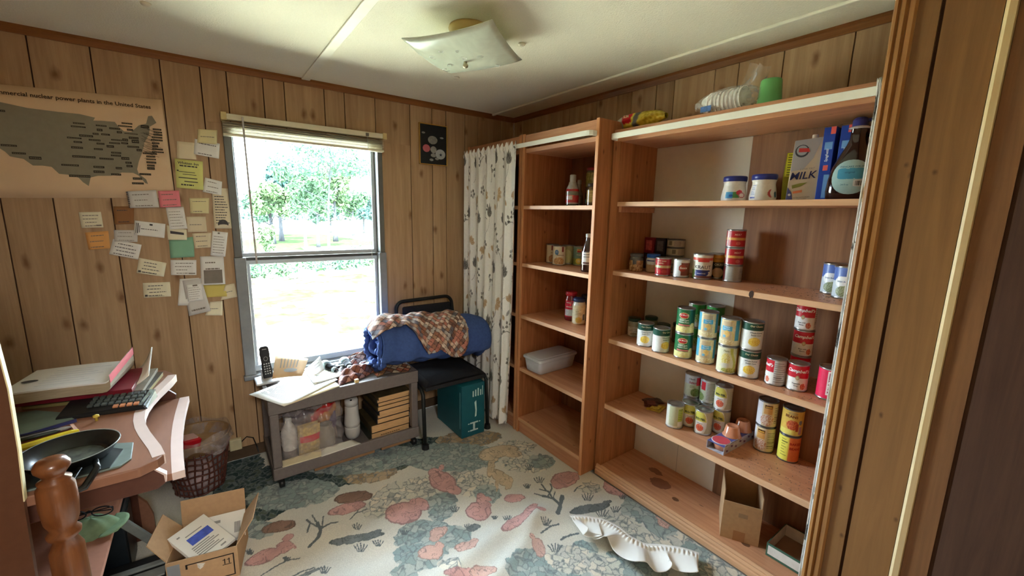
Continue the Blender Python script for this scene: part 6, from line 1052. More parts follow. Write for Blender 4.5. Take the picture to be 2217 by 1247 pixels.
Cc = np.ones(P.shape) * np.array(rgb(150, 130, 120)); s_ = V - .6 * U; Cc[(s_ > .0) & (s_ < .10)] = rgb(96, 76, 110); Cc[(s_ > .10) & (s_ < .15)] = rgb(206, 140, 76); Cc[(s_ > .15) & (s_ < .20) & (U > -.02)] = rgb(196, 44, 44); Cc[(s_ > .21)] = rgb(120, 112, 116); Cc *= (.7 + .6 * vnoise(U, V, .02, 5))[..., None]
npgrid('bag', P, Cc, paint_mat('bag_print', .22), o, solid=.002)
o = thing('clear_bag', 'large clear plastic bag wrapped round the bottle and packets on the lower cart tray', 'bag', (-1.55, -.33, LT)); CF = film('clear_film_c', rgb(200, 196, 196), .22, .12)
P = np.array([[(-.155 + .30 * i / 24 + .008 * math.sin(j), -.055 - .018 * math.sin(PI * i / 24) + .010 * math.sin(i * 1.1 + j * .5), .003 + (.25 + .04 * i / 24) * j / 18) for j in range(19)] for i in range(25)]); npgrid('bag_film', P, None, CF, o)
P = np.array([[(-.155 + .31 * i / 24, -.045 + .11 * j / 8, .262 + .04 * i / 24 + .012 * math.sin(i * .8 + j * 1.2)) for j in range(9)] for i in range(25)]); npgrid('bag_top', P, None, film('clear_film_d', rgb(176, 168, 168), .5, .2), o)
o = thing('white_vessel', 'white plastic container with rounded foot standing between bag and catalogs', 'container', (-1.325, -.275, LT)); WPL = mat('vessel_white', rgb(196, 196, 192), .4, .03)
MB().lathe([(0, .0), (.022, .0), (.036, .012), (.042, .035), (.043, .075), (.042, .078)], seg=30).build('foot_cup', WPL, o, smooth=True); MB().lathe([(.040, .079), (.042, .080), (.044, .10), (.038, .16), (.037, .20), (.036, .205)], seg=30).build('upper_cup', WPL, o, smooth=True); MB().lathe([(.037, .206), (.037, .235), (.030, .247), (0, .248)], seg=30).build('cap', WPL, o, smooth=True); MB().lathe([(.006, 0), (.006, .004), (0, .004)], (-.008, -.028, .2435), 12).build('hole_plug', BLACK, o)
# catalogs
r = random.Random(3); z = LT; cov = [(50, 58, 46), (72, 62, 40), (36, 40, 44), (60, 52, 44), (40, 46, 54), (80, 70, 40), (34, 36, 36), (58, 60, 50), (86, 74, 50)]; n_ = 9; hts = [.052, .046, .030, .022, .026, .026, .022, .022, .018]; posn = ('lowest', 'second', 'third', 'fourth', 'fifth', 'sixth', 'seventh', 'eighth', 'topmost')
for k in range(n_):
    h_ = hts[k]; dx = (.024 * (k > 1) + .010 * (r.random() - .5)) ; o = thing('catalog', '%s soft tan catalog in the stack on the lower cart tray%s' % (posn[k], '' if k in (0, n_ - 1) else ', counted from below'), 'book', (-1.138 + dx, -.265 + .02 * (r.random() - .5), z), .03 * (r.random() - .5) + .02, 'catalogs on the cart')
    L = .225 - .035 * (k > 1); D_ = .25; t = .0012; mb = MB(); cols = 10; prof = [(-L / 2 + L * i / cols, t + .0) for i in range(cols + 1)] + [(L / 2 - L * i / cols, h_ - t) for i in range(cols + 1)]
    mb.prism(prof, 'y', -D_ / 2, D_ / 2); mb.build('pages', mat('catalog_pages', rgb(206, 166, 116), .8, .14, 30, (1, 1, 12)), o, bevel=.002)
    cm = mat('catalog_cover_%d' % k, rgb(*cov[k]), .35, .4, 30); MB().box(-L / 2 - .002, -D_ / 2 - .001, h_ - t, L / 2 + .001, D_ / 2, h_).build('cover', cm, o); MB().box(-L / 2 - .004, -D_ / 2 - .001, .0, -L / 2 - .0005, D_ / 2, h_ - t).build('cover', cm, o)
    if k == 0:
        mb = MB()
        for i in range(9): mb.box(-.06 + .013 * i, -D_ / 2 - .0012, .028, -.051 + .013 * i, -D_ / 2 - .0004, .033)
        mb.box(-.07, -D_ / 2 - .0012, .019, .0, -D_ / 2 - .0004, .021); mb.build('edge_print', mat('edge_ink', rgb(120, 86, 50), .8), o)
    z += h_ + .0003
sheet('paper_sheet', 'yellowed sheet sticking out of the left of the lower cart tray', [(-1.72, -.385), (-1.50, -.38), (-1.50, -.456), (-1.71, -.453)], .1245, CRM, 0, .0, 'sheets in the lower cart tray')
sheet('paper_sheet', 'white sheet sticking out in the middle of the lower cart tray', [(-1.52, -.385), (-1.36, -.38), (-1.33, -.452), (-1.535, -.466)], .1275, PAP, 0, .0, 'sheets in the lower cart tray')
for q, lb in (((-1.56, -.40, -1.24, -.10), 'flat brown cardboard sheet under the middle of the cart'), ((-1.20, -.40, -1.02, -.12), 'flat brown cardboard sheet under the right end of the cart')): tag(MB().box(q[0], q[1], .016, q[2], q[3], .040).build('cardboard_sheet', KRI, w=True, bevel=.002), lb, 'cardboard')
# ------------------------------------------------------------------ black stacking chair, bedding roll
o = thing('stacking_chair', 'black padded stacking chair with tubular back under the blue bedding roll', 'chair', (-.755, -.29, 0)); BF = mat('chair_fabric', rgb(34, 35, 38), .75, .15, 90); BT = mat('chair_tube', rgb(40, 44, 44), .35, .05, metal=.4)
xl, xr = -.972, -.535
P = [[(xl + .012 + (xr - xl - .024) * i / 10, -.495 + .40 * j / 8, .375 + .028 * (math.sin(PI * i / 10) ** .4) * (math.sin(PI * max(.04, min(.96, j / 8))) ** .4)) for j in range(9)] for i in range(11)]
mb = MB().grid(P); mb.box(xl + .010, -.497, .352, xr - .010, -.093, .376); mb.build('seat', BF, o, w=True, smooth=False, bevel=.004)
mb = MB(); a, b2 = -.945, -.59
mb.box(a + .02, -.085, .60, b2 + .015, -.062, .775); mb.build('backrest', BF, o, w=True, bevel=.012)
arc = lambda cx, cz, r_, a0, a1: [(cx + r_ * math.cos(math.radians(q)), cz + r_ * math.sin(math.radians(q))) for q in np.linspace(a0, a1, 7)]
path = [(xl + .01, .03), (xl + .006, .36), (-.968, .70)] + arc(-.918, .762, .05, 180, 90) + arc(-.622, .762, .055, 90, 0) + [(-.558, .66), (xr - .01, .36), (xr - .006, .03)]
yb_ = lambda z: -.10 + .025 * max(0, (z - .36) / .45)
MB().tube([(x, yb_(z) if z > .3 else -.10 + (.36 - z) * .1, z) for x, z in path], .0115, 10).build('back_frame', BT, o, w=True, smooth=True)
for x, s in ((xl, -1), (xr, 1)): MB().tube([(x, -.10, .365), (x, -.40, .362), (x, -.455, .355), (x, -.478, .33), (x + .002 * s, -.500, .02)], .0115, 10).build('leg', BT, o, w=True, smooth=True)
for x in (xl, xr):
    for y in (-.502, -.075): MB().lathe([(.012, .03), (.018, .028), (.022, .0), (0, 0)], (x, y, 0), 14).build('foot_cap', BLACK, o, w=True)
DEN = mat('denim_blue', rgb(62, 88, 146), .85, .12, 60, bump=.15)
# spiral roll of bedding: a folded slab wound up, axis along x
na, nx = 150, 60; cy, cz, R0 = -.300, 0, .150
th = np.linspace(0, 2 * PI * 2.2, na); rad = .035 + (R0 - .035) * (th / th[-1]) ** .85; xs_ = np.linspace(-1.19, -.472, nx); P = np.zeros((na, nx, 3))
for i in range(na):
    for j in range(nx):
        q = j / (nx - 1); edge = min(q, 1 - q); r_ = rad[i] - .030 * math.exp(-(edge / .03) ** 1.0) * (.9 if q > .5 else .35); zc = .622 - .046 * q; wv_ = .005 * math.sin(9 * q * 3 + th[i] * 2) + .004 * math.sin(31 * q + th[i]); a = th[i] + 2.3
        P[i, j] = (xs_[j] + .010 * math.sin(3 * a) * (1 - q), cy + (r_ + wv_) * math.cos(a) * 1.05, zc + (r_ + wv_) * math.sin(a))
loc = np.array((-.82, -.30, .42)); bd = thing('bedding_roll', 'rolled up blue quilted bedding lying across chair and cart', 'bedding', loc); npgrid('quilt', P - loc, None, DEN, bd, solid=.022)
mb = MB()
for k in range(3):
    t_ = th[-1] * (.45 + .2 * k); rr_ = .035 + (R0 - .035) * (.45 + .2 * k) ** .85; pts = [(-1.205 + .006 * math.sin(5 * a) + .012 * k, cy + (rr_ + .004 * math.sin(7 * a)) * 1.05 * math.cos(a + 2.3), .622 + (rr_ + .004 * math.sin(9 * a)) * math.sin(a + 2.3)) for a in np.linspace(t_ - 4.4, t_, 46)]; mb.tube(pts, [.015 + .004 * math.sin(i * 1.7) for i in range(46)], 8)
mb.build('rolled_edge', DEN, bd, w=True, smooth=True); MB().lathe([(0, .012), (.06, .010), (.10, .004), (.128, -.01), (.140, -.03)], seg=30).build('roll_end', DEN, bd, smooth=True).matrix_local = Matrix.Translation((-.472 + .82 - .010, 0, .576 - .42)) @ Matrix.Rotation(PI / 2, 4, 'Y')
# patchwork cloth thrown over the roll
cl = np.array([(-1.215, .05), (-1.12, .0), (-.95, .0), (-.80, .01), (-.70, .03), (-.655, .10)]); nu, nv = 110, 80; u = np.linspace(0, 1, nu); v = np.linspace(0, 1, nv); P = np.zeros((nu, nv, 3)); UU = np.zeros((nu, nv)); VV = np.zeros((nu, nv))
for i in range(nu):
    x = -1.225 + .585 * u[i]; q = max(0, min(1, (x + 1.19) / .735)); zc = .622 - .046 * q
    aend = math.radians(np.interp(x, [-1.225, -1.13, -1.06, -1.02, -.985, -.95, -.87, -.78, -.72, -.665, -.645], [146, 132, 128, 150, 176, 192, 184, 204, 206, 186, 150])); a0 = math.radians(58)
    for j in range(nv):
        a = a0 + (aend - a0) * v[j]; r_ = .168 + .006 * math.sin(9 * u[i] * 2 + a * 3) + .007 * math.sin(22 * u[i] + 5 * a) ** 2 + .012 * math.exp(-((a - aend) / .25) ** 2) * math.sin(26 * u[i]) ** 2
        xx = x; 
        if x < -1.18: r_ -= (-1.18 - x) * 1.2; xx = x - .004
        P[i, j] = (xx + .02 * v[j] * math.sin(4 * u[i]), cy + r_ * 1.05 * math.cos(a), zc + r_ * math.sin(a)); UU[i, j] = x; VV[i, j] = a * .16
drape('patterned_cloth', 'patchwork patterned cloth thrown over the top of the blue bedding roll', PRINT, P, 'cloth', patch_cols(UU, VV, .034, 2), 'patchwork cloths', .004)
# teal box
TEAL = mat('teal_card', rgb(22, 92, 104), .45, .06); o = thing('teal_box', 'tall teal cardboard box with white print under the black chair', 'box', (-.662, -.365, 0))
MB().box(-.745, -.534, .003, -.580, -.20, .345).build('box', TEAL, o, w=True, bevel=.003); PW = mat('teal_print', rgb(196, 222, 222), .5)
mb = MB(); mb.box(-.598, -.5352, .262, -.594, -.5343, .322)
for k in range(4): mb.box(-.668 + .018 * k, -.5352, .262, -.660 + .018 * k, -.5343, .300 + .006 * (k % 3))
mb.add([(-.655, -.5352, .225), (-.642, -.5352, .235), (-.638, -.5352, .17), (-.640, -.5352, .13), (-.652, -.5352, .125), (-.648, -.5352, .17)], [(0, 5, 4, 3, 2, 1)])
mb.box(-.685, -.5352, .085, -.628, -.5343, .094).box(-.685, -.5352, .035, -.628, -.5343, .044).box(-.664, -.5352, .044, -.650, -.5343, .085).box(-.70, -.5352, .085, -.690, -.5343, .091).box(-.70, -.5352, .037, -.690, -.5343, .043).box(-.622, -.5352, .085, -.612, -.5343, .091); mb.build('white_print', PW, o, w=True)
MB().box(-.7456, -.52, .06, -.7450, -.505, .30).build('edge_label', mat('teal_pale', rgb(80, 140, 150), .5), o, w=True)
# ------------------------------------------------------------------ waste basket
bx, by = -2.045, -.180; o = thing('waste_basket', 'brown lattice plastic waste basket lined with a clear bag', 'basket', (bx, by, 0)); BRN = mat('basket_brown', rgb(96, 56, 46), .35, .1); R_ = lambda z: .098 + .042 * z / .275
for k in range(7):
    z = .012 + .034 * k; MB().tube([((R_(z) + .003 * math.sin(8 * a)) * math.cos(a), (R_(z) + .003 * math.sin(8 * a)) * math.sin(a), z + .004 * math.sin(5 * a + k)) for a in np.linspace(0, 2 * PI, 60)], .0042, 6).build('hoop', BRN, o, smooth=True)
mb = MB()
for k in range(30):
    a0 = 2 * PI * k / 30; MB().tube([(R_(z) * math.cos(a0 + .05 * math.sin(z * 22 + k)), R_(z) * math.sin(a0 + .05 * math.sin(z * 22 + k)), z) for z in np.linspace(.005, .235, 10)], .0036, 5).build('upright', BRN, o, smooth=True)
MB().lathe([(R_(.222), .222), (R_(.275), .272), (R_(.275) + .006, .279), (R_(.275) + .002, .283), (R_(.275) - .005, .276), (R_(.222) - .004, .224)], seg=48).build('rim_band', mat('rim_band', rgb(150, 120, 84), .35, .15, 30), o, smooth=True)
MB().lathe([(0, .004), (.096, .004), (.098, .010)], seg=30).build('bottom', BRN, o)
LIN = film('liner_film', rgb(206, 196, 196), .3, .18); P = np.array([[((R_(z) - .006 + .003 * math.sin(a * 9 + z * 40)) * math.cos(a), (R_(z) - .006 + .003 * math.sin(a * 9 + z * 40)) * math.sin(a), z) for a in np.linspace(0, 2 * PI, 60)[:-1]] for z in np.linspace(.012, .278, 14)]); npgrid('liner', P, None, LIN, o, wrap=True)
P = np.array([[((R_(.28) + .004 + .012 * q) * math.cos(a), (R_(.28) + .004 + .012 * q) * math.sin(a), .285 - .05 * q * (1 + .5 * math.sin(5 * a))) for a in np.linspace(0, 2 * PI, 60)[:-1]] for q in np.linspace(-.4, 1, 5)]); npgrid('liner_fold', P, None, LIN, o, wrap=True)
o = thing('drink_carton', 'bright red carton lying in the waste basket', 'carton', (bx - .03, by - .055, .205), .5); MB().obox((0, 0, .045), (.075, .06, .09), (.15, .2, 0)).build('carton_body', mat('carton_red', rgb(206, 24, 40), .4, .08), o, bevel=.003); MB().obox((.008, -.0, .094), (.06, .045, .006), (.15, .2, 0)).build('carton_flap', mat('carton_pale', rgb(206, 170, 170), .4), o)
o = MB().lathe([(0, 0), (.04, .006), (.052, .03), (.04, .055), (.012, .066), (0, .066)], (bx + .055, by + .03, .15), 12).build('crumpled_wrapper', film('wrapper_film', rgb(200, 196, 200), .7, .1), w=True, smooth=False); tag(o, 'crumpled clear wrapper at the back of the waste basket', 'wrapper')
o = MB().lathe([(0, 0), (.06, .004), (.075, .05), (.06, .10), (.02, .13), (0, .13)], (bx - .005, by, .016), 12).build('trash_bundle', mat('trash_mix', rgb(206, 176, 176), .7, .35, 24), w=True, smooth=True); tag(o, 'pale pinkish rubbish filling the waste basket below the red carton', 'rubbish')
# ------------------------------------------------------------------ open carton of papers
o = thing('open_carton', 'open cardboard carton of mail on the carpet with its flaps up', 'box', (-2.012, -.795, .008), math.atan2(-.909 + .864, -1.908 + 2.121)); W_, D_, H_ = .216, .21, .128; t = .003
MB().box(-W_ / 2, -D_ / 2, 0, W_ / 2, -D_ / 2 + t, H_).build('front_wall', KR, o); MB().box(-W_ / 2, D_ / 2 - t, 0, W_ / 2, D_ / 2, H_).build('back_wall', KR, o); MB().box(-W_ / 2, -D_ / 2 + t, 0, -W_ / 2 + t, D_ / 2 - t, H_).build('side_wall', KR, o); MB().box(W_ / 2 - t, -D_ / 2 + t, 0, W_ / 2, D_ / 2 - t, H_).build('side_wall', KR, o); MB().box(-W_ / 2 + t, -D_ / 2 + t, 0, W_ / 2 - t, D_ / 2 - t, t).build('floor_panel', KRI, o)
MB().add([(-W_ / 2, D_ / 2, H_), (W_ / 2, D_ / 2, H_), (W_ / 2, D_ / 2 + .012, H_ + .095), (-W_ / 2, D_ / 2 + .012, H_ + .095)], [(0, 1, 2, 3)]).build('flap', KR, o, solid=.003)
MB().add([(-W_ / 2, -D_ / 2 + .01, H_), (-W_ / 2, D_ / 2 - .01, H_), (-W_ / 2 - .05, D_ / 2 - .02, H_ + .075), (-W_ / 2 - .05, -D_ / 2 + .02, H_ + .075)], [(0, 1, 2, 3)]).build('flap', KR, o, solid=.003)
MB().add([(W_ / 2, -D_ / 2 + .01, H_), (W_ / 2, D_ / 2 - .01, H_), (W_ / 2 + .055, D_ / 2 - .025, H_ + .082), (W_ / 2 + .055, -D_ / 2 + .025, H_ + .082)], [(0, 1, 2, 3)]).build('flap', KR, o, solid=.003)
BK = mat('stamp_black', rgb(34, 28, 24), .7); mb = MB(); yf = -D_ / 2 - .0006
for a in ((-.05, .100, .096, .104), (-.05, .012, .096, .016), (.092, .012, .096, .104), (-.052, .085, -.046, .104)): mb.box(a[0], yf, a[1], a[2], yf + .0004, a[3])
for x in (.064, .078): mb.box(x, yf, .066, x + .003, yf + .0004, .088).box(x - .005, yf, .082, x + .004, yf + .0004, .0845)
mb.box(.058, yf, .062, .086, yf + .0004, .0645); mb.build('stamp', BK, o); MB().box(-.105, yf, .0, -.068, yf + .0004, .115).build('grey_label', mat('label_grey', rgb(150, 156, 160), .5), o)
def leafstack(label, c, rot, size, k, prints, tilt, group='mail in the open carton'):
    o2 = thing('mail', label, 'mail', c, rot, group); W2, D2 = size; R4 = Matrix.Rotation(tilt[0], 4, 'X') @ Matrix.Rotation(tilt[1], 4, 'Y')
    mb = MB()
    for q in range(k): mb.box(-W2 / 2 + .002 * (q % 2), -D2 / 2 + .0015 * (q % 3), .0022 * q, W2 / 2, D2 / 2, .0022 * q + .0016)
    s_ = mb.build('sheets', PAP, o2); s_.matrix_local = R4
    for nm_, m_, quads in prints:
        mb = MB()
        for x0, y0, x1, y1 in quads: mb.box(x0, y0, .0022 * k, x1, y1, .0022 * k + .0004)
        q_ = mb.build(nm_, m_, o2); q_.matrix_local = R4
BLU = mat('print_blue', rgb(74, 96, 196), .6, .2, 60); SP = mat('soft_print', rgb(150, 148, 140), .8); BK2 = mat('soft_black', rgb(70, 66, 66), .8)
leafstack('white printed letters with a blue block on top of the open carton', (-2.035, -.80, .122), .62, (.135, .175), 7, [('blue_print', BLU, [(-.035, .0, .045, .035)]), ('print', SP, [(-.045, -.012 - .009 * i, .02 + .012 * (i % 3), -.008 - .009 * i) for i in range(6)] + [(-.03, .045, .03, .049), (-.05, .06, -.04, .066), (.02, -.075, .04, -.069)])], (.38, -.06))
leafstack('barcoded envelope leaning at the back right of the open carton', (-1.955, -.735, .105), -.18, (.13, .10), 2, [('barcode', BK2, [(.028 + .003 * i, -.03, .0295 + .003 * i, .01) for i in range(7)]), ('print', SP, [(-.05, .02, -.02, .03), (-.05, -.02, .0, -.016)])], (1.05, 0))
leafstack('large cream envelope upright along the back wall of the open carton', (-1.99, -.700, .100), -.20, (.17, .15), 2, [('print', mat('print_brown', rgb(120, 84, 70), .7), [(-.05, .045, .05, .049)])], (1.25, 0))
leafstack('small white slip lying low in the front of the open carton', (-2.05, -.852, .105), -.15, (.07, .03), 2, [('print', SP, [(-.02, -.004, .0, .0)])], (.2, 0))
# ------------------------------------------------------------------ computer desk on the left
LAM = mat('desk_laminate', rgb(142, 100, 78), .42, .07, 60, (1, .2, 1)); LAMD = mat('desk_side', rgb(88, 54, 42), .4, .08, 50); BANDM = mat('edge_band_pale', rgb(216, 196, 188), .4, .03)
HP = mat('hutch_panel', rgb(92, 58, 38), .45, .08, 50); HB = mat('hutch_band', rgb(226, 214, 170), .4, .04)
dk = thing('computer_desk', 'reddish brown laminate computer desk with pale curved edge banding at the left', 'desk', (-2.45, -.9, 0))
front = [(-2.30, -.46), (-2.17, -.475), (-2.10, -.53), (-2.063, -.61)]
for k in range(13): q = k / 12; front.append((-2.063 - .066 * math.sin(PI * q) ** 1.3 - .0 * q, -.61 - .665 * q))
front += [(-2.075, -1.295), (-2.11, -1.318)]
poly = front + [(-2.30, -1.318), (-2.83, -1.318), (-2.83, -.46)]
def band_strip(pts, z0, z1, w_, m, name, parent):
    P = np.array(pts); tg = np.gradient(P, axis=0); tg /= np.linalg.norm(tg, axis=1)[:, None]; nr = np.stack([-tg[:, 1], tg[:, 0]], 1); n = len(P); V = []; F = []
    for i in range(n):
        o_ = P[i] + nr[i] * .0025; i_ = P[i] - nr[i] * w_; V += [(o_[0], o_[1], z0), (o_[0], o_[1], z1), (i_[0], i_[1], z1), (i_[0], i_[1], z0)]
    for i in range(n - 1):
        for k in range(4): F.append((i * 4 + k, i * 4 + (k + 1) % 4, (i + 1) * 4 + (k + 1) % 4, (i + 1) * 4 + k))
    F += [(0, 1, 2, 3), ((n - 1) * 4 + 3, (n - 1) * 4 + 2, (n - 1) * 4 + 1, (n - 1) * 4)]
    return MB().add(V, F).build(name, m, parent, w=True, label='pale edge band')
tp = MB().prism(poly, 'z', .715, .7405).build('desktop', LAM, dk, w=True, bevel=.003)
band_strip(front[3:17], .7135, .7412, .024, BANDM, 'edge_band', tp)
tr_ = [(-2.030 - .012 * math.sin(PI * k / 10), -.66 - .575 * k / 10) for k in range(11)]
ky = MB().prism([(-2.40, -.66)] + tr_[:1] + tr_ + [(-2.40, -1.235)], 'z', .640, .660).build('keyboard_tray', LAM, dk, w=True); band_strip(tr_, .6385, .6608, .026, BANDM, 'edge_band', ky)
pz = [(-2.80, .648), (-2.085, .640), (-2.068, .652), (-2.066, .675), (-2.10, .712), (-2.80, .712)]
MB().prism(pz, 'y', -1.262, -1.246).build('tray_side', LAMD, dk, w=True, bevel=.002); MB().prism(pz, 'y', -.655, -.640).build('tray_side', LAMD, dk, w=True, bevel=.002)
MB().prism([(-2.066, .655), (-2.064, .676), (-2.098, .713), (-2.101, .713), (-2.070, .675), (-2.069, .655)], 'y', -1.263, -1.245).build('edge_band', BANDM, dk, w=True)
# near hutch / side panel with curved pale front edge
fe = [(-2.305, .0), (-2.305, .45), (-2.298, .74), (-2.292, .86), (-2.289, 1.0), (-2.293, 1.10), (-2.305, 1.18), (-2.33, 1.26), (-2.38, 1.34), (-2.46, 1.40)]
MB().prism([(-2.83, 0)] + fe + [(-2.83, 1.42)], 'y', -1.336, -1.320).build('hutch_side', HP, dk, w=True)
V = []; F = []
for i, (x, z) in enumerate(fe[2:]): V += [(x, -1.3365, z), (x + .0022, -1.3365, z), (x + .0022, -1.3195, z), (x, -1.3195, z)]
for i in range(len(fe) - 3):
    for k in range(4): F.append((i * 4 + k, i * 4 + (k + 1) % 4, i * 4 + 4 + (k + 1) % 4, i * 4 + 4 + k))
MB().add(V, F).build('edge_band', HB, dk, w=True, label='pale yellow edge band')
MB().box(-2.83, -.476, 0, -2.24, -.460, .714).build('side_panel', LAMD, dk, w=True)
sp = MB().prism([(-2.24, 0), (-2.20, .0), (-2.20, .10), (-2.215, .16), (-2.24, .20)], 'y', -.476, -.460).build('foot', LAM, dk, w=True)
MB().box(-2.80, -1.318, .285, -2.262, -.478, .303).build('lower_shelf', mat('shelf_pink', rgb(206, 150, 126), .4, .05, 50), dk, w=True)
MB().prism([(-2.262, .285), (-2.262, .25), (-2.29, .15), (-2.275, .03), (-2.23, .0), (-2.30, .0), (-2.33, .15), (-2.34, .285)], 'y', -1.06, -1.043).build('brace', LAMD, dk, w=True)
MB().box(-2.845, -1.318, .20, -2.832, -.46, 1.40).build('back_panel', LAMD, dk, w=True)
# things on the desk
DZ = .741
def slab(name, label, cat, q, z0, z1, m, group=None, top=None, curl=0, rz=0):
    c = np.mean(np.array(q), 0); o = thing(name, label, cat, (c[0], c[1], z0), 0, group); MB().prism([(x - c[0], y - c[1]) for x, y in q], 'z', 0, z1 - z0).build('pages' if cat in ('book', 'magazine') else 'body', m, o, bevel=.0015)
    return o, c
o, c = slab('magazine', 'olive yellow paged magazine at the bottom of the desk pile', 'magazine', [(-2.44, -.72), (-2.135, -.805), (-2.10, -.60), (-2.41, -.50)], DZ, DZ + .014, mat('mag_olive', rgb(150, 138, 84), .7, .2, 30, (1, 1, 14)), 'desk pile')
MB().prism([(x - c[0], y - c[1]) for x, y in [(-2.442, -.722), (-2.133, -.807), (-2.098, -.598), (-2.412, -.498)]], 'z', .0142, .0155).build('cover', mat('mag_cover', rgb(70, 66, 54), .35, .3, 20), o)
o, c = slab('magazine', 'grey magazine with dark cover in the middle of the desk pile', 'magazine', [(-2.445, -.735), (-2.14, -.81), (-2.115, -.58), (-2.42, -.51)], DZ + .016, DZ + .028, mat('mag_grey', rgb(120, 110, 92), .7, .2, 30, (1, 1, 14)), 'desk pile')
P = [[(.10 + .052 * i / 7, -.10 + .2 * j / 5 + .02 * i / 7, .012 + .075 * (i / 7) ** 2.0 * (.35 + .65 * j / 5)) for j in range(6)] for i in range(8)]; MB().grid(P).build('curled_pages', mat('page_white', rgb(226, 224, 216), .7, .05), o, smooth=True, solid=.004)
o, c = slab('phone_book', 'dark red covered book under the white book on the desk pile', 'book', [(-2.45, -.765), (-2.165, -.825), (-2.15, -.60), (-2.43, -.55)], DZ + .0285, DZ + .044, mat('book_maroon', rgb(116, 26, 40), .4, .15, 30), 'desk pile')
o = thing('phone_book', 'thick white paperback with curled right end on top of the desk pile', 'book', (-2.30, -.70, DZ + .0445), -.17, 'desk pile'); n1, n2 = 24, 10
def bk(u, v, t): x = -.150 + .285 * u; k_ = max(0, (u - .84) / .16); return (x - .028 * k_ ** 2, -.115 + .225 * v + .0 * k_, t * .036 * (1 - .25 * k_) + .060 * k_ ** 1.6 * (.55 + .45 * v) + .004 * math.sin(PI * u))
for nm_, t0, t1, m_ in (('pages', .02, .86, mat('pages_tan', rgb(170, 156, 132), .8, .14, 30, (1, 1, 14))), ('cover', .86, 1.0, mat('cover_white', rgb(232, 232, 230), .4, .03, 20))):
    V = []; F = []
    for t in (t0, t1):
        for i in range(n1):
            for j in range(n2): V.append(bk(i / (n1 - 1), j / (n2 - 1), t))
    N_ = n1 * n2; g = lambda i, j, k: k * N_ + i * n2 + j
    for i in range(n1 - 1):
        for j in range(n2 - 1): F.append((g(i, j, 1), g(i + 1, j, 1), g(i + 1, j + 1, 1), g(i, j + 1, 1))); F.append((g(i, j, 0), g(i, j + 1, 0), g(i + 1, j + 1, 0), g(i + 1, j, 0)))
    for i in range(n1 - 1):
        for j in (0, n2 - 1): F.append((g(i, j, 0), g(i + 1, j, 0), g(i + 1, j, 1), g(i, j, 1)))
    for j in range(n2 - 1):
        for i in (0, n1 - 1): F.append((g(i, j, 0), g(i, j + 1, 0), g(i, j + 1, 1), g(i, j, 1)))
    MB().add(V, F).build(nm_, m_, o)
V = []; F = []
for j in range(n2): V += [bk(1, j / (n2 - 1), .0), bk(1, j / (n2 - 1), 1)]
V = [(x + .0015, y, z) for x, y, z in V]
for j in range(n2 - 1): F.append((2 * j, 2 * j + 2, 2 * j + 3, 2 * j + 1))
MB().add(V, F).build('end_paper', mat('end_pink', rgb(206, 70, 90), .6, .1), o)
mb = MB(); mb.add([(-.115 + .020 * math.cos(a), -.02 + .012 * math.sin(a), .0385 + .001) for a in np.linspace(0, 2 * PI, 20)[:-1]], [tuple(range(19))])
mb.build('oval_print', mat('print_dark', rgb(60, 62, 66), .5), o)
mb = MB(); [mb.box(-.08, -.085 + .024 * i, .0408, .06 - .02 * (i % 3), -.082 + .024 * i, .0411) for i in range(7)]; mb.build('cover_print', mat('print_faint', rgb(206, 208, 212), .6), o)
# black calculator
o = thing('desk_calculator', 'black desk calculator with rows of keys on the desk before the pile', 'calculator', (-2.215, -.853, DZ), -.19)
MB().add([(-.115, -.052, 0), (.105, -.052, 0), (.105, .052, 0), (-.115, .052, 0), (-.112, -.049, .012), (.095, -.049, .014), (.100, .049, .030), (-.112, .049, .030)], [(3, 2, 1, 0), (0, 1, 5, 4), (1, 2, 6, 5), (2, 3, 7, 6), (3, 0, 4, 7), (4, 5, 6, 7)]).build('body', BLACK, o, bevel=.003)
for nm_, c_, ks in (('keys', rgb(88, 96, 92), [(i, j) for i in range(8) for j in range(1, 4)]), ('orange_keys', rgb(206, 140, 100), [(i, 0) for i in range(4, 8)])):
    mb = MB()
    for i, j in ks: y = -.036 + .022 * j; mb.obox((-.045 + .017 * i, y, .0135 + (y + .049) * .165 + .003), (.012, .013, .005), (.16, 0, 0))
    mb.build(nm_, mat('calc_' + nm_, c_, .5), o)
MB().add([(.082, -.046, .0155), (.101, -.046, .010), (.103, .046, .027), (.088, .046, .0310)], [(0, 1, 2, 3)]).build('clear_guard', film('clear_guard', rgb(150, 166, 160), .5, .1), o, solid=.002)
# folder, tray, ruler, pin
o, c = slab('folder', 'grey green plastic folder with blue edge beside the calculator', 'folder', [(-2.375, -.95), (-2.285, -.912), (-2.335, -.82), (-2.40, -.76), (-2.50, -.74), (-2.50, -.97)], DZ, DZ + .006, mat('folder_green', rgb(120, 140, 132), .35, .25, 12)); MB().prism([(x - c[0], y - c[1]) for x, y in [(-2.50, -.974), (-2.375, -.954), (-2.284, -.916), (-2.285, -.911), (-2.375, -.949), (-2.50, -.969)]], 'z', -.0005, .009).build('edge_strip', mat('folder_blue', rgb(56, 62, 110), .35), o)
o, c = slab('pen_tray', 'small open wooden pen tray with dark pens on the desk', 'tray', [(-2.50, -1.035), (-2.262, -1.035), (-2.290, -.955), (-2.50, -.985)], DZ, DZ + .003, mat('pen_tray_red', rgb(120, 66, 48), .5, .1)); MB().prism([(x - c[0], y - c[1]) for x, y in [(-2.255, -1.035), (-2.263, -1.036), (-2.291, -.954), (-2.284, -.952)]], 'z', 0, .010).build('end_lip', mat('pen_lip', rgb(216, 176, 156), .5), o)
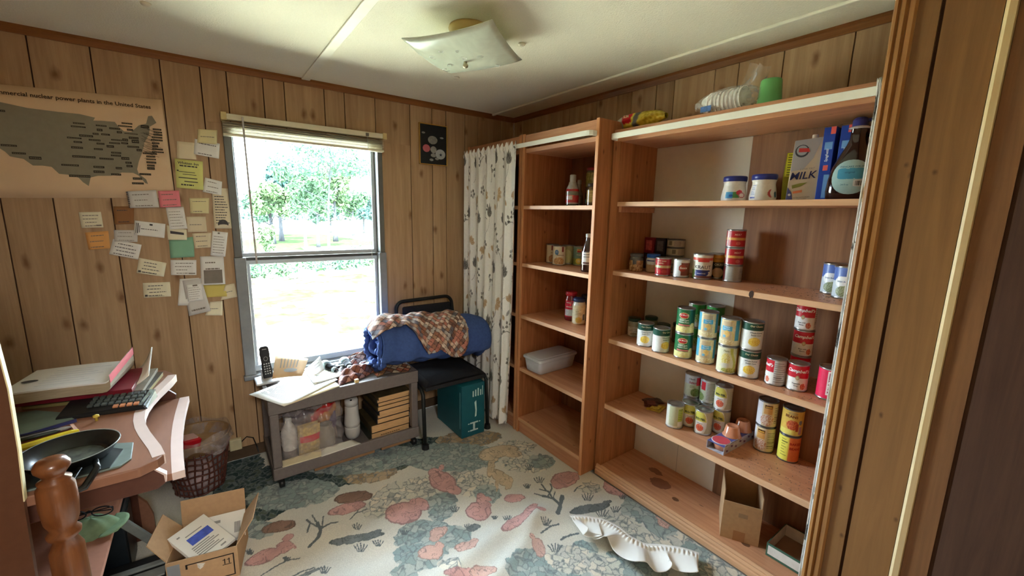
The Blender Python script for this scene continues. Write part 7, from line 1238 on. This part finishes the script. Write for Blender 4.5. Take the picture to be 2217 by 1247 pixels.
for k, (y0, y1, cc, lb) in enumerate(((-.985, -.965, (28, 32, 46), 'dark navy pen at the back of the wooden tray'), (-1.0, -.982, (60, 70, 66), 'grey green pen in the middle of the wooden tray'), (-.992, -.972, (150, 150, 150), 'silver pen in the wooden tray'))):
    a = Vector((-2.47, y0 - .012, DZ + .0085)); b2 = Vector((-2.315 + .02 * (k == 2), y1, DZ + .0085)); o = MB().tube([a, b2, b2 + (b2 - a) * .06], [.005, .005, .001], 10).build('pen', mat('pen_%d' % cc[0], rgb(*cc), .3), w=True, smooth=True); tag(o, lb, 'pen', 'pens on the desk')
o = MB().tube([(-2.46, -1.098, DZ + .0125), (-2.30, -1.034, DZ + .0125), (-2.275, -1.024, DZ + .0125), (-2.262, -1.019, DZ + .0125)], [.009, .009, .008, .004], 8).build('highlighter', mat('hl_yellow', rgb(216, 200, 50), .4, .05), w=True); tag(o, 'yellow highlighter lying between pen tray and black pan', 'highlighter')
o = MB().lathe([(0, .0), (.004, .0), (.003, .010), (.008, .012), (.007, .018), (0, .020)], (-2.238, -.938, DZ), 12).build('push_pin', mat('pin_yellow', rgb(220, 196, 90), .4), w=True, smooth=True); tag(o, 'pale yellow push pin on the bare desk top', 'pin')
# pan on its mat
o, c = slab('desk_mat', 'grey green mat with cut corners under the black pan on the desk', 'mat', [(-2.133, -1.165), (-2.128, -1.262), (-2.146, -1.290), (-2.33, -1.300), (-2.36, -1.16), (-2.18, -1.142)], DZ, DZ + .005, mat('mat_grey', rgb(110, 124, 118), .5, .15, 30)); MB().prism([(x - c[0], y - c[1]) for x, y in [(-2.150, -1.2), (-2.165, -1.288), (-2.33, -1.298), (-2.36, -1.165), (-2.20, -1.150)]], 'z', .005, .0075).build('mat_top', mat('mat_dark', rgb(44, 50, 48), .4, .2, 30), o)
PB = mat('pan_black', rgb(26, 28, 28), .25, .3, 30, spec=.6); o = thing('black_pan', 'shallow black round pan with short loop handle at the front of the desk', 'pan', (-2.245, -1.200, DZ + .008))
MB().lathe([(0, 0), (.066, 0), (.072, .004), (.092, .032), (.094, .034), (.091, .035), (.070, .008), (.062, .005), (0, .005)], seg=40).build('pan_body', PB, o, smooth=True); MB().tube([(.0925 * math.cos(a), .0925 * math.sin(a), .0345) for a in np.linspace(0, 2 * PI, 60)], .0014, 6).build('rim_line', mat('rim_shine', rgb(150, 160, 158), .25), o, smooth=True)
MB().tube([(.055, -.075, .02), (.060, -.096, .010), (.050, -.115, -.004), (.040, -.128, -.016), (.024, -.132, -.020), (.012, -.120, -.006), (.030, -.088, .016)], [.006, .007, .0075, .008, .0075, .006, .005], 10).build('loop_handle', PB, o, smooth=True)
MB().lathe([(0, .0056), (.03, .0058), (.052, .0062), (.06, .0068)], seg=20).build('residue', mat('pan_residue', rgb(70, 74, 66), .6, .6, 50), o)
# below the desk
o = thing('computer_tower', 'black computer tower standing at the back under the desk', 'computer', (-2.30, -.62, 0)); MB().box(-.19, -.085, .004, .045, .085, .27).build('case', mat('case_black', rgb(32, 40, 46), .35, .1), o, bevel=.006); MB().box(.045, -.07, .03, .048, .07, .25).build('front_panel', BLACK, o, bevel=.001)
o = thing('printer', 'low black and silver printer on the carpet under the desk', 'printer', (-2.275, -.875, .006), -.06); SIL = mat('printer_silver', rgb(142, 150, 146), .35, .1, 40)
MB().box(-.065, -.15, 0, .135, .15, .085).build('body', BLACK, o, bevel=.006); MB().box(-.063, .075, .0855, .136, .098, .094).build('silver_strip', SIL, o, bevel=.002); MB().box(-.063, .015, .0855, .130, .060, .091).build('silver_strip', SIL, o, bevel=.002); MB().box(-.063, -.14, .0855, .128, -.02, .089).build('cover', mat('printer_cover', rgb(60, 64, 64), .3, .1), o)
MB().obox((.048, .185, .165), (.030, .012, .25), (.42, -.35, 0)).build('paper_support', SIL, o, bevel=.003)
o = MB().lathe([(0, 0), (.03, .002), (.042, .012), (.03, .026), (0, .03)], (-2.24, -.985, .0955), 18).build('blue_disc', mat('bright_blue', rgb(20, 170, 226), .4), w=True, smooth=True); tag(o, 'bright blue round object on top of the printer', 'disc')
SAGE = mat('cap_sage', rgb(140, 172, 134), .85, .12, 60); o = thing('cap', 'sage green cloth cap lying on the lower desk shelf', 'cap', (-2.315, -.80, .3035), -.25)
P = np.array([[(r_ * .066 * math.cos(a) * 1.15, r_ * .058 * math.sin(a), .05 * (1 - r_ ** 2.6) + .006 * math.sin(5 * a) * r_) for a in np.linspace(0, 2 * PI, 41)[:-1]] for r_ in np.linspace(.02, 1, 12)]); npgrid('crown', P, None, SAGE, o, wrap=True)
P = np.array([[(.04 + .055 * q * math.cos(a), .062 * math.sin(a), .010 + .006 * q - .02 * (math.sin(a) ** 2) * q * .3) for a in np.linspace(-1.3, 1.3, 20)] for q in np.linspace(0, 1, 6)]); npgrid('brim', P, None, SAGE, o, solid=.004)
o = thing('eyeglasses', 'dark framed eyeglasses folded on top of the sage green cap', 'glasses', (-2.315, -.81, .357), -.2); GF = mat('glasses_dark', rgb(30, 36, 42), .25)
for x in (-.034, .034): MB().tube([(x + .027 * math.cos(a), .0, .016 * math.sin(a) + .018) for a in np.linspace(0, 2 * PI, 22)], .0022, 6).build('rim', GF, o, smooth=True); MB().lathe([(0, -.0005), (1, -.0005), (1, .0005), (0, .0005)], seg=20).build('lens', GLASS, o).matrix_local = Matrix.Translation((x, 0, .018)) @ Matrix.Rotation(PI / 2, 4, 'X') @ Matrix.Diagonal((.026, .016, 1, 1))
MB().tube([(-.008, 0, .024), (0, 0, .028), (.008, 0, .024)], .002, 6).build('bridge', GF, o)
for x, e in ((-.062, .05), (.062, -.05)): MB().tube([(x, 0, .024), (x * .9, .012, .02), (e * .2, .016, .012), (e, .018, .006)], .002, 6).build('temple', GF, o)
o = thing('paper_bag', 'crumpled cream paper bag on the carpet under the lower desk shelf', 'bag', (-2.445, -.95, .006)); P = np.array([[((.085 + .008 * math.sin(4 * a + 5 * q)) * math.cos(a) * (1 - .25 * q), (.06 + .008 * math.sin(3 * a + 7 * q)) * math.sin(a) * (1 - .4 * q), .19 * q) for a in np.linspace(0, 2 * PI, 33)[:-1]] for q in np.linspace(0, 1, 12)]); npgrid('bag_body', P, None, mat('bag_cream', rgb(216, 200, 156), .8, .12, 20), o, wrap=True)
# ------------------------------------------------------------------ wooden chair with turned posts, close to the camera
CHW = wood('chair_maple', rgb(92, 52, 26), rgb(122, 72, 36), 'z', 14, .3, spec=.5, coat=.25); ch = thing('wooden_chair', 'brown wooden chair with turned back posts close to the camera at the left', 'chair', (-2.35, -1.72, 0))
def post(x, y):
    MB().lathe([(.018, 0), (.020, .25), (.024, .45), (.027, .60), (.026, .70), (.017, .722), (.025, .730), (.026, .738), (.019, .746), (.026, .765), (.029, .80), (.028, .838), (.023, .846), (.025, .852), (.015, .858), (.019, .866), (.0262, .876), (.0268, .884), (.021, .894), (.010, .8985), (0, .899)], (x, y, 0), 26).build('back_post', CHW, ch, w=True, smooth=True)
post(-2.207, -1.50); post(-2.188, -1.93)
for z0, z1 in ((.50, .56), (.33, .37)): MB().prism([(-2.212, -1.515), (-2.196, -1.515), (-2.226, -1.715), (-2.186, -1.915), (-2.202, -1.915), (-2.246, -1.715)], 'z', z0, z1).build('back_rail', CHW, ch, w=True, bevel=.004)
for k in range(4): y = -1.58 - .09 * k; MB().lathe([(.006, .371), (.009, .44), (.007, .499)], (-2.226, y, 0), 10).build('spindle', CHW, ch, w=True, smooth=True)
MB().box(-2.60, -1.93, .425, -2.17, -1.50, .455).build('seat', CHW, ch, w=True, bevel=.008)
for y in (-1.52, -1.91): MB().lathe([(.014, 0), (.020, .15), (.018, .30), (.022, .426)], (-2.57, y, 0), 16).build('front_leg', CHW, ch, w=True, smooth=True); MB().tube([(-2.57, y, .2), (-2.195, y, .2)], .011, 8).build('stretcher', CHW, ch, w=True)
# ------------------------------------------------------------------ outside
GZ = -.72
xg = np.concatenate([np.linspace(-60, -8, 20), np.linspace(-7.5, 9, 120), np.linspace(10, 80, 24)]); yg = np.concatenate([np.linspace(.4, 14, 150), np.linspace(14.6, 120, 60)]); X, Y = np.meshgrid(xg, yg, indexing='ij')
Zg = GZ + .05 * vnoise(X, Y, 1.2, 21) + .25 * np.clip((Y - 14) / 40, 0, 1) * vnoise(X, Y, 9, 22) - .02
gn = vnoise(X, Y, .55, 23) * .6 + vnoise(X, Y, .18, 24) * .4; dry = np.array((.60, .57, .42)); grn = np.array((.022, .037, .013)); far = np.array((.024, .035, .016))
k = np.clip((gn - .53) * 14, 0, 1)[..., None]; C = dry * (1 - k) + grn * k; kf = np.clip((Y - 13) / 3, 0, 1)[..., None]; stripe = (vnoise(X, Y, 5, 25) > .55)[..., None]; C = C * (1 - kf) + np.where(stripe, far, np.array((.5, .48, .36))) * kf
o = npgrid('ground', np.stack([X, Y, Zg], -1), C, paint_mat('lawn', 1, 0, .3, 6), None); struct(o)
BARK = mat('bark', rgb(56, 58, 60), 1, .25, 12, (1, 1, .3), spec=0); BIRCH = mat('birch_bark', rgb(70, 70, 70), 1, .3, 14, (1, 1, 3), spec=0)
def leafm(n_, c): return mat(n_, c, 1, .3, 3, spec=0)
LF = [leafm('leaf_a', (.040, .080, .054)), leafm('leaf_b', (.050, .092, .052)), leafm('leaf_c', (.038, .076, .068)), leafm('leaf_d', (.062, .100, .048))]
def foliage(mb, blobs, n, s, rng_):
    c = []; 
    for (bx_, by_, bz_, rx, ry, rz_) in blobs:
        m_ = int(n * rx * rz_ / sum(b[3] * b[5] for b in blobs)); d_ = rng_.normal(size=(m_, 3)); d_ /= np.linalg.norm(d_, axis=1)[:, None]; rr_ = (.45 + .6 * rng_.random(m_) ** .6)[:, None]; c.append(np.array((bx_, by_, bz_)) + d_ * rr_ * np.array((rx, ry, rz_)))
    c = np.concatenate(c); m_ = len(c); a = rng_.normal(size=(m_, 3)); a /= np.linalg.norm(a, axis=1)[:, None]; b2 = np.cross(a, rng_.normal(size=(m_, 3))); b2 /= np.linalg.norm(b2, axis=1)[:, None]; sz = s * (.6 + .8 * rng_.random(m_))[:, None]
    V = np.stack([c - a * sz, c + b2 * sz * .45, c + a * sz, c - b2 * sz * .45], 1).reshape(-1, 3); F = np.arange(4 * m_).reshape(-1, 4); mb.add(V, [tuple(f) for f in F.tolist()]); return mb
def tree(x, y, h, tr_r, crown_z, rx, rz_, lm, label, n=2600, s=.16, bark=BARK, seed=1, lean=0):
    r2 = np.random.default_rng(seed); z0 = GZ; t = thing('tree', label, 'tree', (x, y, z0), 0, 'trees beyond the yard'); P = [(lean * q * q, 0, h * .85 * q) for q in np.linspace(0, 1, 8)]
    MB().tube(P, [tr_r * (1.25 if i == 0 else 1 - .8 * i / 7) for i in range(8)], 9).build('trunk', bark, t, smooth=True); mb = MB()
    for k in range(7):
        a = r2.random() * 6.28; q = .35 + .08 * k; b0 = (lean * q * q, 0, h * .85 * q); L = rx * (.5 + .4 * r2.random()); mb.tube([b0, (b0[0] + L * .5 * math.cos(a), L * .5 * math.sin(a), b0[2] + L * .25), (b0[0] + L * math.cos(a), L * math.sin(a), b0[2] + L * .6)], [tr_r * .35, tr_r * .2, tr_r * .06], 5)
    mb.build('branches', bark, t); bl_ = [(0, 0, crown_z + rz_ * .2, rx * .6, rx * .6, rz_ * .7)]
    for k in range(8): a = k * .79 + r2.random(); q = .45 + .4 * r2.random(); bl_.append((rx * q * math.cos(a), rx * q * math.sin(a), crown_z + rz_ * (r2.random() * 1.5 - .75), rx * .42, rx * .42, rz_ * .34))
    f_ = foliage(MB(), bl_, n, s, r2).build('foliage', lm, t); f_['kind'] = 'stuff'; return t
TREES = [(2.05, 19.6, 3.9, .085, 3.06, .94, 1.12, 1, 'slim birch with a pale white trunk in the middle of the view', BIRCH, .05, 900), (2.6, 17.4, 5.7, .07, 4.7, 2.3, 1.1, 0, 'tall airy tree whose sparse crown fills the top of the window', BARK, .35, 1500), (1.51, 26.6, 3.7, .15, 2.67, 1.27, 1.18, 3, 'light green tree left in the view with a stout dark trunk', BARK, -.2, 1100), (2.31, 29.1, 5.2, .15, 4.12, 1.11, 1.24, 2, 'tall narrow blue green tree behind the light green one', BARK, -.05, 900), (3.0, 34.3, 4.1, .14, 3.07, 1.22, 1.14, 0, 'tree with a thin trunk between blue green tree and birch', BARK, .2, 800), (3.3, 22.9, 3.5, .10, 2.75, .92, .95, 1, 'tree just right of the birch with a straight grey trunk', BARK, .1, 900), (5.4, 27.7, 4.4, .15, 3.43, .98, 1.33, 3, 'yellow green tree right of centre with a thick trunk', BARK, .1, 950), (6.45, 38.0, 2.1, .12, 1.55, .66, .66, 0, 'small far tree, left of the far pair', BARK, 0, 350), (7.9, 39.6, 2.6, .12, 1.85, .74, .77, 2, 'small far tree, right of the far pair', BARK, .05, 350), (8.4, 34.2, 3.7, .13, 2.74, 1.2, 1.2, 1, 'green tree right with its trunk alone in the pale field', BARK, .1, 800), (2.0, 38.5, 3.6, .14, 2.4, 1.12, 1.4, 0, 'far leafy tree at the left edge of the window', BARK, -.1, 700), (.2, 17.2, 1.5, .03, .85, .3, .62, 3, 'slender sapling near the left window frame', BARK, 0, 300), (10.6, 38.4, 3.5, .13, 2.4, 1.28, 1.2, 2, 'far bushy tree at the right edge of the window', BARK, .05, 700)]
for k, tt in enumerate(TREES):
    x, y, h, tr_r, cz_, rx, rz_, li, lb = tt[:9]; tree(x, y, h, tr_r, cz_, rx, rz_, LF[li], lb, n=int(tt[11] * 2.3), s=.0052 * y, seed=60 + k, bark=tt[9], lean=tt[10])
r2 = np.random.default_rng(5); mb = MB(); bl_ = [(-60 + 10 * k + 4 * r2.random(), 88 + 8 * r2.random(), .6 + .5 * r2.random(), 7, 4, 2.2 + .9 * r2.random()) for k in range(18)]; o = foliage(mb, bl_, 8000, .5, r2).build('treeline', leafm('leaf_far', (.036, .060, .052)), w=True); tag(o, 'hazy distant line of trees closing the field', 'treeline', kind='stuff')
for k, (x, y, rx, h_, lb) in enumerate(((-1.2, 12.8, 1.0, .55, 'weedy shrub at the left of the rock row'), (.1, 12.5, .9, .50, 'weedy shrub left of the big pale rock'), (1.9, 13.2, 1.1, .75, 'tall weedy shrub right of the big pale rock'), (3.4, 13.6, 1.2, .8, 'weedy shrub second from the right end'), (5.0, 14.2, 1.3, .75, 'weedy shrub at the right end of the row'))):
    t = thing('shrub', lb, 'shrub', (x, y, GZ), 0, 'shrubs along the yard edge'); f_ = foliage(MB(), [(-.5 * rx, 0, h_ * .4, rx * .7, .5, h_ * .6), (.4 * rx, .1, h_ * .45, rx * .7, .5, h_ * .6), (0, -.2, h_ * .3, rx, .5, h_ * .5)], 1100, .07, np.random.default_rng(k + 300)).build('foliage', LF[k % 2], t); f_['kind'] = 'stuff'
    MB().tube([(0, 0, 0), (.05, 0, h_ * .5)], .02, 5).build('stem', BARK, t)
ROCK = mat('rock_pale', rgb(76, 74, 74), 1, .2, 8, bump=.4, spec=0)
for k, (x, y, s_, lb) in enumerate(((.62, 11.75, .26, 'big pale angular rock in the yard'), (.22, 11.7, .13, 'small flat pale rock left of the big rock'), (-.35, 12.0, .12, 'small pale rock at the left among the weeds'))):
    r3 = random.Random(k + 9); mb = MB(); pr = [(.0, -.3), (.8, -.25), (1.0, .1), (.8, .5), (.4, .85), (0, .95)]; mb.lathe(pr, (0, 0, 0), 9); mb.v = [(a * s_ * (1.2 + .25 * r3.random()), b2 * s_ * (.8 + .3 * r3.random()), c2 * s_ * (.75 + .2 * r3.random())) for a, b2, c2 in mb.v]; o = mb.build('rock', ROCK); o.location = (x, y, GZ + .05); tag(o, lb, 'rock', 'rocks in the yard')
# ------------------------------------------------------------------ fine print and other pieces too small to pick apart
FINE = {'print', 'keypad', 'scroll_pattern', 'torn_holes', 'cleat', 'red_print', 'pale_print', 'side_print', 'cover_print', 'edge_print', 'white_print', 'stamp', 'keys', 'orange_keys', 'barcode', 'branches', 'lettering', 'title_print', 'label_print'}
for o in list(bpy.data.objects):
    if o.parent and o.name.split('.')[0] in FINE and 'kind' not in o: o['kind'] = 'stuff'
